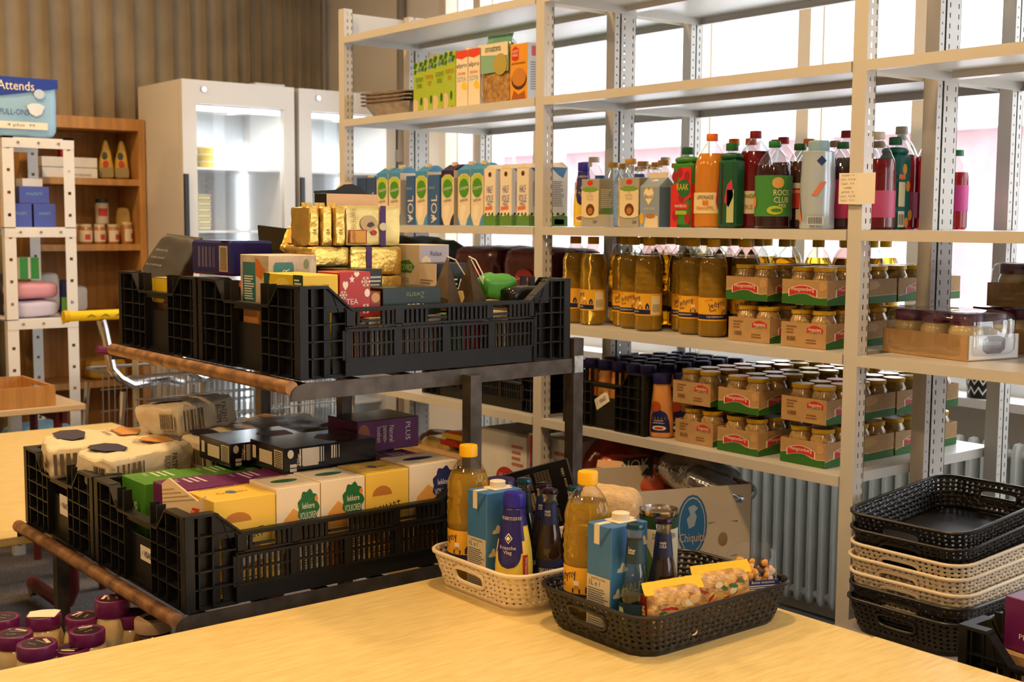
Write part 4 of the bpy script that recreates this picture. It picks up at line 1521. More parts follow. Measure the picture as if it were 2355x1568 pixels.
def glass_bottle(label, x, y, full, cap=GOLDC, h=.205, lab=True):
    r = thing('coffee_milk_bottle', label, 'glass bottle', (x, y, zB), 0, 'glass milk bottles')
    s = h / .205
    if full:
        MB().lathe([(.034, 0), (.0375, .004), (.0375, .115), (.0372, .140)], 22).build('milk_filled_body', CMILK, r)
    else:
        MB().lathe([(.034, 0), (.0375, .004), (.0375, .115), (.0372, .140 * s)], 18, capt=False).build('glass_body', CLEAR, r)
    MB().lathe([(.0372, .140 * s), (.030, .158 * s), (.018, .178 * s), (.0145, .186 * s), (.0150, .192 * s)], 18, capb=False, capt=False).build('glass_neck', CLEAR, r)
    MB().lathe([(.0175, .190 * s), (.0180, .192 * s), (.0180, .203 * s), (.0165, .2055 * s)], 18).build('cap', cap, r)
    if lab:
        wrap_patch(r, C('a9b78e'), .0378, .030, .105, -85, 85, name='label')
        wrap_txt(r, 'KOFFIE\nMELK', C('efe6cf'), .0380, .070, -5, .045, .030)
    return r


glass_bottle('filled coffee milk bottle nearest the middle post ' + SHB, -2.972, 2.700, True)
glass_bottle('filled coffee milk bottle between the two grey cream cartons', -2.735, 2.665, True)
k = 0
for (u, y, h) in ((1365, 2.78, .225), (1432, 2.85, .2), (1410, 2.72, .2), (1436, 2.80, .2), (1487, 2.885, .2), (1478, 2.73, .2), (1470, 2.97, .2), (1510, 2.80, .2), (1525, 2.73, .2), (1530, 3.02, .23), (1556, 2.89, .2), (1500, 2.93, .2)):
    p = AY(u, 450, y)
    glass_bottle('empty clear glass bottle, %s of the bottles behind the cream cartons' % ORD[k], p.x, y, False, GOLDC if h < .21 else C('cfc4a8'), h, False)
    k += 1
o = clone(FV0, (-2.919, 2.640, zB), .75, 'yellow and purple squeeze bottle beside the grey cream carton ' + SHB, scale=(.95, .95, 1.1))
FV0['group'] = o['group'] = 'condensed milk squeeze bottles'
for i, (a, b) in enumerate(((-2.884, -2.804), (-2.714, -2.632))):
    r, d = pbox('cream_carton', ('grey and cream coffee creamer carton beside the squeeze bottle', 'grey and cream coffee creamer carton beside the blue heart carton')[i], 'creamer carton', a, b, 2.600, .060, zB, .146, [C('a9a49c', rough=.4), C('8c8260'), C('a9a49c')], 'coffee creamer cartons')
    dec(r, C('7ba33a'), d, '-y', .02, .17, .98, .83, [(0, .08), (.25, 0), (.75, 0), (1, .08), (1, .92), (.75, 1), (.25, 1), (0, .92)], 'green_edge')
    dec(r, C('ecd9b0'), d, '-y', .02, .19, .98, .80, [(0, .06), (.25, 0), (.75, 0), (1, .06), (1, .94), (.75, .88), (.25, .88), (0, .94)], 'cream_panel', lift=.0007)
    dec(r, C('d8371f'), d, '-y', .34, .86, .66, .97, ELL, 'red_logo')
    txt(r, 'DE\nEXTRA\nVOLLE', C('8a8272'), d, '-y', .5, .64, .030, .026)
    dec(r, C('6b3a1c'), d, '-y', .28, .23, .76, .48, ELL, 'coffee_print', lift=.0010)
    dec(r, C('b87a3a'), d, '-y', .38, .26, .66, .40, ELL, 'cream_swirl', lift=.0014)
    txt(r, 'QB', C('4a3c5c'), d, '-y', .78, .10, .018, .010)
    stripes(r, C('c9c2a4'), d, '+x', .1, .4, .9, .8, 10, seed=4)
    dec(r, C('c8bfa8'), d, '+x', .0, .0, 1, .26, name='foot_panel')
    dec(r, C('5f7c2c'), d, '+x', .0, .26, 1, .42, [(0, 0), (1, 0), (1, .8), (.5, 1), (0, .5)], 'green_print')
    MB().lathe([(.016, d[2]), (.016, d[2] + .011)], 16, cx=.012).build('screw_cap', C('2a4d8f', rough=.35), r)
r, d = pbox('becel_carton', 'blue creamer carton with yellow heart logo and big flap', 'creamer carton', -2.628, -2.549, 2.600, .070, zB, .118, [C('8fa0b8', rough=.4), C('5d7390'), C('e3d4bb')])
w, dp, hh = d
MB().add([(-w / 2, -dp / 2, hh), (w / 2, -dp / 2, hh), (w / 2, dp / 2, hh), (-w / 2, dp / 2, hh), (-w / 2, -.002, hh + .026), (w / 2, -.002, hh + .026), (w / 2, .002, hh + .026), (-w / 2, .002, hh + .026)],
         [(0, 1, 5, 4), (1, 2, 6, 5), (2, 3, 7, 6), (3, 0, 4, 7), (4, 5, 6, 7)]).build('gable_top', C('8fa0b8'), r, flat=True)
MB().cbox(w * .98, .003, .020, .0005, z0=hh + .022).build('gable_seal', C('e3d4bb'), r)
MB().prism(ELL, (-.018, -.030, hh + .002), (.036, 0, 0), (0, .022, .020), .004).build('pour_flap', C('eadcc6'), r)
HEART = [(.5, 0), (.9, .4), (1, .7), (.85, .97), (.65, 1), (.5, .86), (.35, 1), (.15, .97), (0, .7), (.1, .4)]
dec(r, C('c9b23a'), d, '-y', .18, .52, .76, .99, HEART, 'heart_edge')
dec(r, C('eee6cc'), d, '-y', .22, .56, .72, .95, HEART, 'heart_logo', lift=.0007)
txt(r, 'Becel', C('3c4a5c'), d, '-y', .47, .76, .030, .012, lift=.0012)
txt(r, 'KOFFIE ROMIG', C('e7dfd0'), d, '-y', .5, .46, .045, .006)
dec(r, C('e6d6b4'), d, '-y', .25, .0, .95, .34, [(0, 0), (1, 0), (1, .8), (.5, 1), (.1, .8)], 'cup_print')
dec(r, C('b87a44'), d, '-y', .32, .22, .82, .34, ELL, 'coffee_print', lift=.0010)
dec(r, C('e0b03a'), d, '-y', .0, .08, .22, .36, ELL, 'sunflower_print')

# tins and bottles of syrup
RAAK = [('d8402c', '2f7a34')]


def tin(label, x, y, h, body, capc, w=.078, dp=.050, rz=0.):
    r = thing('syrup_tin', label, 'syrup tin', (x, y, zB), rz, 'syrup tins and bottles')
    MB().cbox(w, dp, h - .042, .010).build('tin_body', C(body, rough=.3), r)
    MB().pillow(w * .96, dp * .96, .02, 3, 6, 0, z0=h - .046).build('shoulder', C(body, rough=.3), r)
    MB().lathe([(.011, h - .030), (.010, h - .016)], 14).build('neck', CLEAR, r)
    MB().lathe([(.0165, h - .020), (.0170, h - .018), (.0170, h - .002), (.0155, h)], 18).build('cap', C(capc, rough=.4), r)
    return r, (w, dp, h - .042)


def syrup(label, x, y, h, r0, liquid, capc, label_c=None, rz=0., lz=(.03, .10), words=None, wc='f2ead8', fill=.80):
    r = thing('syrup_bottle', label, 'syrup bottle', (x, y, zB), rz, 'syrup tins and bottles')
    f = fill * h
    pr = [(r0 * .86, 0), (r0, .006), (r0, h * .22), (r0 * .97, h * .30), (r0, h * .42), (r0, h * .58), (r0 * .98, h * .66), (r0 * .92, h * .72), (r0 * .75, h * .79), (r0 * .58, h * .84), (r0 * .36, h * .89), (.0125, h * .91), (.0125, h * .95)]
    lo = [p for p in pr if p[1] <= f]
    hi = [p for p in pr if p[1] > f]
    nx = lo[-1]
    MB().lathe(lo, 22).build('filled_body', liquid, r)
    MB().lathe([nx] + hi, 18, capb=False, capt=False).build('clear_neck', CLEAR, r)
    MB().lathe([(.0155, h * .925), (.0162, h * .93), (.0162, h - .003), (.0150, h)], 18).build('cap', C(capc, rough=.4), r)
    if label_c:
        wrap_patch(r, C(label_c), r0, lz[0], lz[1], -175, 175, seg=26, name='label', lift=.0009)
        for i, (t, z, hh, ww, col, ac) in enumerate(words or []):
            wrap_txt(r, t, C(col), r0 + .0009, z, ac, ww, hh)
    return r


ORJ = M('orange_syrup', (.72, .26, .012), .12, coat=.7, trans=.15)
REDJ = M('red_syrup', (.30, .006, .012), .08, coat=.5, trans=.55, ior=1.34)
DKJ = M('dark_syrup', (.03, .006, .008), .1, coat=.6)
BRJ = M('brown_syrup', (.05, .018, .010), .1, coat=.6)
r, d = tin('red and green fruit syrup tin with green cap beside the heart carton', -2.478, 2.640, .228, '3d8a35', '1f5c33')
for f in ('-y', '+x'):
    dec(r, C('d5322a'), d, f, .0, .0, 1, .92, [(0, .0), (.35, 0), (.3, .35), (1, .5), (1, 1), (.45, 1), (.4, .75), (0, .7)], 'red_panel', lift=.0006)
for cu, cv in ((.05, .70), (.30, .76), (.66, .70), (.1, .1), (.4, .38), (.7, .06)):
    dec(r, C('a8202a'), d, '-y', cu, cv, cu + .28, cv + .16, ELL, 'raspberry_print', lift=.0010)
dec(r, C('2c6a36'), d, '-y', .34, .46, .98, .74, ELL, 'round_logo', lift=.0014)
txt(r, 'RAAK', C('dcd24a'), d, '-y', .6, .62, .045, .018, lift=.002)
dec(r, C('c8302e'), d, '-y', .15, .28, .9, .38, name='flavour_band', lift=.0012)
txt(r, 'FRAMBOOS', PAPER, d, '-y', .52, .33, .045, .008, lift=.002)
dec(r, C('a8bc3a'), d, '-y', .25, .20, .8, .26, name='pale_band', lift=.0012)
s = syrup('orange lemonade bottle with orange cap next to the red and green tin', -2.393, 2.648, .262, .047, ORJ, 'e8741c', 'ead9a0', .45, (.040, .098), [('LIMONADE', .085, .011, .050, '4a3420', -5), ('SINAASAPPEL', .055, .010, .055, 'd06a1c', -5)])
wrap_patch(s, C('c8342e'), .0486, .062, .080, 34, 58, name='round_mark', lift=.0012)
wrap_patch(s, C('e07f2c'), .0486, .064, .076, -12, 8, name='orange_print', lift=.0012)
r, d = tin('dark green syrup tin seen between orange and red bottles', -2.312, 2.640, .232, '1f5a3c', '1f6a3a', w=.066)
dec(r, C('3a1a22'), d, '-y', .28, .06, .38, .92, name='dark_slot')
dec(r, C('c23a54'), d, '-y', .45, .3, .95, .7, [(0, .2), (.5, 0), (1, .4), (.8, 1), (.3, .8)], 'berry_print')
dec(r, C('b9c08a'), d, '-y', .60, .08, .98, .55, name='text_panel')
dec(r, C('e0557a'), d, '-x', .0, .1, 1, .8, [(0, .2), (.5, 0), (1, .4), (.8, 1), (.3, .8)], 'berry_print')
s = syrup('tall red lemonade bottle with red cap and cream label', -2.293, 2.715, .268, .050, REDJ, 'b3202a', 'e6dcb4', .45, (.040, .102), [('LIMONADE', .088, .011, .050, '4a3420', -12), ('CITRUS', .058, .012, .040, 'b0342e', -12)])
wrap_patch(s, C('c8342e'), .0516, .064, .084, 20, 42, name='round_mark', lift=.0012)
s = syrup('dark syrup bottle with wide green label and green cap', -2.168, 2.645, .232, .049, DKJ, '1f7a34', '3f8a3c', .5, (.032, .140), [('ROOS\nCLUB', .085, .034, .045, 'e9dcc0', 36), ('MIX', .060, .010, .022, 'e9dcc0', 40)], fill=.72)
wrap_patch(s, C('d6a860'), .0504, .105, .135, 6, 42, name='fruit_print', lift=.0012, shape=lambda t: (.5 - math.sqrt(t * (1 - t)), .5 + math.sqrt(t * (1 - t))))
wrap_patch(s, C('e08a2c'), .0504, .055, .085, -70, -48, name='fruit_print', lift=.0012, shape=lambda t: (.5 - math.sqrt(t * (1 - t)), .5 + math.sqrt(t * (1 - t))))
wrap_patch(s, C('b8c43a'), .0504, .036, .060, -8, 40, name='lime_curl', lift=.0012, shape=lambda t: (.5 - math.sqrt(t * (1 - t)), .5 + math.sqrt(t * (1 - t))))
wrap_patch(s, C('3f8a3c'), .0504, .043, .053, 4, 36, name='lime_core', lift=.0018, shape=lambda t: (.5 - math.sqrt(t * (1 - t)), .5 + math.sqrt(t * (1 - t))))
s = syrup('brown syrup bottle with red and white label and green cap', -2.155, 2.735, .228, .040, BRJ, '1f6a3c', 'cf3a34', .4, (.055, .115), [('vruchten', .10, .010, .04, 'f2ead8', 0)], fill=.8)
wrap_patch(s, C('d8d0bc'), .0412, .108, .122, -10, 70, name='white_band', lift=.0012)
wrap_patch(s, C('2f5a3c'), .0412, .108, .135, -80, -10, name='green_band', lift=.0012)
wrap_patch(s, C('d9d2c0'), .0412, .024, .052, 5, 40, name='barcode_panel', lift=.0004)
s = thing('drink_canister', 'pale blue drink canister with pale blue cap', 'canister', (-2.020, 2.640, zB), .45, 'syrup tins and bottles')
MB().lathe([(.042, 0), (.0445, .004), (.0425, .05), (.0445, .11), (.0425, .16), (.0405, .19), (.041, .196), (.036, .199)], 26).build('canister_body', M('pale_blue_metal', (.50, .60, .70), .25, .3), s)
MB().lathe([(.026, .199), (.027, .202), (.027, .222), (.024, .2255)], 20).build('cap', C('8fb6cc', rough=.35), s)
wrap_patch(s, C('20356e'), .0425, .160, .186, 6, 40, name='diamond_logo', lift=.0008, rtop=.0410, shape=lambda t: (.5 - .5 * (1 - abs(2 * t - 1)), .5 + .5 * (1 - abs(2 * t - 1))))
wrap_patch(s, C('c9d4de'), .0445, .01, .032, -20, 34, name='barcode_panel', lift=.0012)
for i in range(9):
    wrap_patch(s, INKB, .0445, .013, .030, -16 + i * 5, -13.8 + i * 5, seg=2, name='barcode', lift=.0018)
wrap_patch(s, C('d97a5a'), .0445, .085, .12, -20, 40, name='peach_print', lift=.0012, shape=lambda t: (.2 + .5 * t, .5 + .5 * t))
wrap_patch(s, C('d9825a'), .0445, .02, .1, -80, -44, name='peach_print', lift=.0012, shape=lambda t: (0, 1 - t))
wrap_txt(s, '500 ml e', C('3c4a6a'), .0445, .006, 8, .030, .006, lift=.0012)
s = syrup('dark syrup bottle with plain magenta label and green cap', -2.014, 2.733, .226, .040, DKJ, '1f6a3c', 'b3306a', .4, (.028, .128), [('siroop', .118, .008, .03, 'f0d8e0', 30)], fill=.78)
# second and third rows, and the goods seen through the end frame
bk = [(-1.908, 2.735, .247, .046, REDJ, 'd9d2c2', 'c04a74', 'red syrup bottle with white cap behind the corner post'),
      (-1.955, 2.905, .272, .047, REDJ, 'd9d2c2', 'c85a78', 'large red syrup bottle with white cap and pink label seen through the end frame'),
      (-1.906, 2.985, .270, .046, REDJ, 'd9d2c2', 'c85a78', 'second red syrup bottle with white cap beside the rear frame'),
      (-1.898, 3.085, .215, .031, REDJ, '2a7a4a', 'c8408a', 'small red syrup bottle with green cap at the rear of the shelf'),
      (-2.41, 2.76, .258, .044, ORJ, 'e8741c', None, 'orange lemonade bottle in the second row behind its twin'),
      (-2.335, 2.745, .255, .044, ORJ, 'e8741c', None, 'orange capped bottle behind the dark green tin'),
      (-2.33, 2.85, .256, .044, REDJ, 'a8242c', None, 'red capped bottle at the back behind the dark green tin'),
      (-2.24, 2.77, .255, .045, REDJ, 'a8242c', None, 'red capped bottle behind the tall red lemonade bottle'),
      (-2.22, 2.87, .25, .045, REDJ, 'a8242c', None, 'red capped bottle at the back behind the wide green label'),
      (-2.145, 2.76, .245, .044, ORJ, 'e07a2c', None, 'orange capped bottle behind the brown syrup bottle'),
      (-2.125, 2.85, .243, .044, CMILK, 'c3b08c', None, 'beige capped milky bottle behind the brown syrup bottle'),
      (-2.095, 2.95, .268, .045, CLEAR, 'd9d2c2', None, 'white capped bottle at the back behind the canister'),
      (-2.03, 2.77, .262, .045, BRJ, 'a8242c', None, 'dark bottle with red cap behind the pale blue canister'),
      (-1.985, 2.85, .235, .044, BRJ, 'c3b08c', None, 'dark bottle with beige cap behind the magenta label bottle'),
      (-2.05, 3.05, .27, .045, REDJ, 'd9d2c2', None, 'red bottle with white cap in the rear row near the end frame')]
for x, y, h, r0, lq, cc, lc, lb in bk:
    if lc is None:
        x, y, h = x * (y + .10) / y, y + .10, h * 1.02
    syrup(lb, x, y, h, r0, lq, cc, lc, .3, (.030, .098) if h > .23 else (.05, .12), fill=.78)
r, d = tin('teal fruit syrup tin with green cap seen through the end frame', -1.915, 2.820, .238, '1f6a68', '1f6a4a', w=.066, dp=.062)
for cu, cv in ((.3, .72), (.55, .5), (.5, .02), (.75, .12)):
    dec(r, C('e09a3c'), d, '+x', cu, cv, cu + .3, cv + .14, ELL, 'orange_print')
dec(r, C('d9d2a8'), d, '+x', .05, .30, .5, .62, name='text_panel')
dec(r, C('dad4c0'), d, '+x', .05, .03, .5, .24, name='barcode_panel')
stripes(r, INKB, d, '+x', .08, .06, .46, .20, 12, horiz=False, name='barcode', seed=3)
dec(r, C('d86a3c'), d, '+x', .05, .66, .5, .72, name='red_band')

# ---- bay 2, level C: oil bottles ------------------------------------
OILS = []
bx = [(-2.975, 2.66, .0), (-2.880, 2.65, -.15), (-2.785, 2.70, .75), (-2.715, 2.665, .62), (-2.625, 2.640, -.12), (-2.545, 2.715, .70), (-2.470, 2.665, .50), (-2.380, 2.650, 1.35), (-2.338, 2.735, .95)]
for i, (x, y, rz) in enumerate(bx):
    clone(OIL0, (x, y, zC), rz, '%s cooking oil bottle from the middle post in the front row of the shelf' % ORD[i], scale=(1.03, 1.03, 1.0))
k = 0
for j in range(1, 4):
    for i in range(11 if j > 1 else 8):
        x = -2.955 + i * .088 + (.044 if j % 2 else 0)
        y = 2.705 + j * .095 + (.015 if i % 3 == 1 else 0)
        if x > -2.335:
            continue
        clone(OIL0, (x, y, zC), i * .7, 'cooking oil bottle, %s from the middle post in the %s row of the oil shelf' % (ORD[i], ORD[j]), scale=(1.0, 1.0, 1.0))

for i, (x, y) in enumerate(((-2.26, 2.965), (-2.17, 2.975), (-2.24, 3.065), (-2.15, 3.07), (-2.26, 3.16), (-2.17, 3.165))):
    clone(OIL0, (x, y, zC), i * .8, '%s cooking oil bottle hidden behind the sauerkraut trays' % ORD[i], scale=(1, 1, 1))

# ---- sauerkraut jars in printed trays -------------------------------
KRAUT = M('sauerkraut', (.38, .225, .075), .22, coat=.9, nz=(110, .25), rgb2=(.52, .34, .13))
LIDY = M('yellow_lid', (.74, .44, .02), .28, .1)
LIDT = M('lid_top', (.62, .55, .45), .2, .8)
jar0 = thing('sauerkraut_jar', 'x', 'jar', (0, 0, -5), group='sauerkraut jars')
MB().lathe([(.026, 0), (.0305, .004), (.0328, .02), (.0330, .058), (.0320, .066), (.027, .076), (.0262, .080)], 20).build('jar_body', KRAUT, jar0)
MB().lathe([(.0290, .081), (.0296, .082), (.0296, .0905), (.0285, .092)], 22).build('lid', LIDY, jar0)
MB().lathe([(.0283, .0921), (.026, .0921), (.024, .0917), (0, .0917)], 18).build('lid_disc', LIDT, jar0)
wrap_patch(jar0, C('c8402a'), .0331, .044, .056, -80, 80, name='red_label', seg=12)
wrap_patch(jar0, C('d9a83a'), .0332, .030, .050, -30, 30, name='yellow_label', seg=8)
TW, TD, TH = .144, .300, .064
KR2 = M('kraft_board', (.46, .28, .12), .75, nz=(40, .06))
KRG = C('2f6a24', 'tray_green', rough=.6)
RED_ = C('c4302c', 'tray_red', rough=.5)


def tray_meshes():
    t = .003
    m = MB().box(-TW / 2, 0, 0, TW / 2, TD, t).box(-TW / 2, 0, t, TW / 2, t, TH).box(-TW / 2, TD - t, t, TW / 2, TD, TH)
    for s in (-1, 1):
        m.box(s * TW / 2 - (t if s > 0 else 0), t, t, s * TW / 2 + (t if s < 0 else 0), TD - t, TH)
    return m.mesh('tray_body', KR2, flat=True)


TRM = tray_meshes()
ARC = [(i / 12, .30 * math.sin(PI * i / 12)) for i in range(13)] + [(1 - i / 12, .62 + .38 * math.sin(PI * i / 12)) for i in range(13)]
HILL = [(0, 0), (1, 0), (1, .62), (.85, .55), (.7, .62), (.5, .95), (.35, 1), (.2, .9), (0, .78)]
HILL2 = [(a, b + (.06 if b > 0 else 0)) for a, b in HILL]


def tray(label, x, y, z, back):
    r = thing('jar_tray', label, 'tray', (x, y, z), 0, 'printed sauerkraut trays')
    put('tray_body', TRM, r)
    for face, w, logo in (('-y', TW, 1), ('+x', TD, 0)):
        d = (TW, TD, TH)
        q = Vector((0, TD / 2, 0))

        def fix(o):
            o.location += q
            return o
        if face == '-y' and back:
            fix(txt(r, 'Hengstenberg', PAPER, d, face, .76, .74, .040, .012, lift=.0014))
            fix(dec(r, RED_, d, face, .58, .60, .93, .92, ARC, 'red_logo', lift=.0008))
            fix(dec(r, KRG, d, face, .64, .58, .88, .64, [(0, 0), (.5, .6), (1, 0), (.5, 1)], 'green_swoosh', lift=.0008))
            fix(stripes(r, C('6a4a2a'), d, face, .14, .24, .34, .42, 10, horiz=False, name='barcode', seed=int(x * 100)))
            fix(stripes(r, C('8a6236'), d, face, .12, .55, .36, .92, 3, seed=2, name='small_print'))
            fix(stripes(r, C('8a6236'), d, face, .56, .18, .86, .40, 2, seed=5, name='small_print'))
            continue
        cu, sz = (.47, .30) if face == '-y' else (.30, .17)
        fix(dec(r, C('d9b98a'), d, face, 0, 0, 1, .50, HILL2 if logo else [(0, 0), (1, 0), (1, .72), (.6, .62), (.3, 1.06), (0, .5)], 'pale_wave', lift=.0003))
        fix(dec(r, KRG, d, face, 0, 0, 1, .50, HILL if logo else [(0, 0), (1, 0), (1, .66), (.6, .56), (.3, 1), (0, .44)], 'green_wave', lift=.0006))
        fix(dec(r, PAPER, d, face, cu - sz - .02, .30, cu + sz + .02, .78, ARC, 'logo_edge', lift=.0009))
        fix(dec(r, RED_, d, face, cu - sz, .33, cu + sz, .76, ARC, 'red_logo', lift=.0012))
        fix(txt(r, 'Hengstenberg', PAPER, d, face, cu, .60, 2 * sz * w * .82, .013, lift=.0016))
        fix(dec(r, C('c79e66'), d, face, cu + sz + .05, .55, min(.98, cu + sz + .28), .95, [(.2, 0), (.8, .1), (1, .5), (.75, .9), (.4, 1), (.05, .75), (0, .35)], 'cabbage_print', lift=.0005))
    return r


first = [True]


def fill_tray(x, y, z, which, desc):
    n = 0
    for j in range(4):
        for i in range(2):
            if (i, j) not in which:
                continue
            loc = (x - .0342 + i * .0684, y + .040 + j * .0735, z + .004)
            lb = 'sauerkraut jar %s in row %s of %s' % (('left', 'right')[i], ('one', 'two', 'three', 'four')[j], desc)
            if first[0]:
                jar0.location = loc
                jar0['label'] = lb
                first[0] = False
                continue
            clone(jar0, loc, rnd.uniform(-2.5, 2.5), lb)


ALL8 = {(i, j) for i in range(2) for j in range(4)}
FR = {(0, 0), (1, 0)}
RS = {(1, j) for j in range(4)}
PIT = .1115
cols = {'C': [(-2.212, 2.610), (-2.022, 2.600)], 'D': [(-2.396, 2.600), (-2.226, 2.590), (-2.014, 2.600)]}
for L, zz in (('C', zC), ('D', zD)):
    lv = {'C': 'oil shelf', 'D': 'lowest shelf'}[L]
    for ci, (x, y) in enumerate(cols[L]):
        last = ci == len(cols[L]) - 1
        pos = {'C': ('next to the oil', 'by the corner post'), 'D': ('next to the sauce bottles', 'in the middle', 'by the corner post')}[L][ci]
        for lev in (0, 1):
            back = (L == 'C' and lev == 0) or (L == 'D' and ci == 0) or (L == 'D' and ci == 2 and lev == 1)
            ud = ('lower', 'upper')[lev]
            tray('%s printed cardboard jar tray %s on the %s' % (ud, pos, lv), x - .012 * lev * (ci == 0), y, zz + lev * PIT, back)
            fill_tray(x - .012 * lev * (ci == 0), y, zz + lev * PIT, ALL8 if lev else (FR | RS), '%s front tray %s, %s' % (ud, pos.replace('the ', '').replace('next to', 'by'), lv))
            if L == 'C' and not last:
                continue
            if last or lev == 1:
                tray('%s rear cardboard jar tray %s on the %s' % (ud, pos, lv), x, y + .308, zz + lev * PIT, False)
                fill_tray(x, y + .308, zz + lev * PIT, ALL8 if lev else RS, '%s rear tray %s, %s' % (ud, pos.replace('the ', '').replace('next to', 'by'), lv))
            elif lev == 0:
                tray('%s hidden rear cardboard jar tray %s on the %s' % (ud, pos, lv), x, y + .308, zz, False)
                fill_tray(x, y + .308, zz, {(0, 0), (1, 0), (0, 3), (1, 3)}, '%s rear tray %s, %s' % (ud, pos.replace('the ', '').replace('next to', 'by'), lv))

# ---- bay 2, level D: crate of sauce and loose sauce bottles ----------
SAUCE = M('orange_sauce', (.70, .30, .075), .3, coat=.4)
DBL = C('20205a', 'sauce_blue', rough=.4)
sc0 = thing('sauce_bottle', 'orange sauce squeeze bottle with blue cap standing beside the crate', 'sauce bottle', (-2.535, 2.612, zD), .55, 'sauce squeeze bottles')
sp = [(.030, 0), (.0345, .004), (.036, .02), (.035, .06), (.031, .10), (.0275, .135), (.0265, .150), (.0255, .158)]
MB().lathe(sp, 22, sx=1, sy=.72).build('bottle_body', SAUCE, sc0)
MB().lathe([(.0265, .158), (.0275, .160), (.0285, .180), (.0275, .186), (.0235, .187)], 22, sy=.86).build('cap', DBL, sc0)
wrap_patch(sc0, DBL, .036, .016, .082, -52, 52, name='label', sy=.72, rtop=.0335, shape=lambda t: (.5 - .5 * math.sqrt(max(0, 1 - (1.0 * t) ** 6)), .5 + .5 * math.sqrt(max(0, 1 - t ** 3))))
wrap_patch(sc0, C('b4501e'), .0335, .068, .108, -55, 5, name='dish_print', sy=.72, lift=.001, rtop=.0305, shape=lambda t: (.5 - math.sqrt(max(0, t * (1 - t))), .5 + math.sqrt(max(0, t * (1 - t)))))
wrap_patch(sc0, C('e9e0c4'), .036, .022, .036, -36, 30, name='oval_logo', sy=.72, lift=.0016, shape=lambda t: (.5 - math.sqrt(t * (1 - t)), .5 + math.sqrt(t * (1 - t))))
wrap_patch(sc0, C('c8442c'), .036, .025, .033, -24, 18, name='oval_logo_core', sy=.72, lift=.0022, shape=lambda t: (.5 - math.sqrt(t * (1 - t)), .5 + math.sqrt(t * (1 - t))))
wrap_txt(sc0, 'americaine\nsandwichsaus', PAPER, .036, .048, -6, .036, .012, sy=.72, lift=.0016)
clone(sc0, (-2.498, 2.660, zD), .55, 'second orange sauce squeeze bottle half hidden behind the first')
sc_cr = crate('black crate packed with sauce bottles on the lowest shelf', (-2.742, 2.568 + CL * .72 / 2, zD), 0, (.74, .72, .92))
e = vbad(sc_cr, -.01, .075, -26, .085, .038)
k = 0
for j in range(6):
    for i in range(5):
        x, y = -2.868 + i * .062 + (.01 if j % 2 else 0), 2.640 + j * .076
        clone(sc0, (x, y, zD + .008), rnd.uniform(0, 6), 'blue capped sauce bottle, %s in row %s of the sauce crate' % (ORD[i], ('one', 'two', 'three', 'four', 'five', 'six')[j]), scale=(.88, 1.0, 1.03))
        k += 1
for j in range(5):
    for i in range(4):
        x, y = -2.535 + i * .072 + (j % 2) * .02, 2.735 + j * .072
        if x < -2.30 - .0 and not (x > -2.49 and y < 2.93 and y > 2.58 and False):
            if x > -2.475 and y < 3.22:
                continue
            clone(sc0, (x, y, zD), .55, 'loose sauce bottle, %s of line %s behind the sandwich sauce' % (ORD[i], ('one', 'two', 'three', 'four', 'five')[j]))

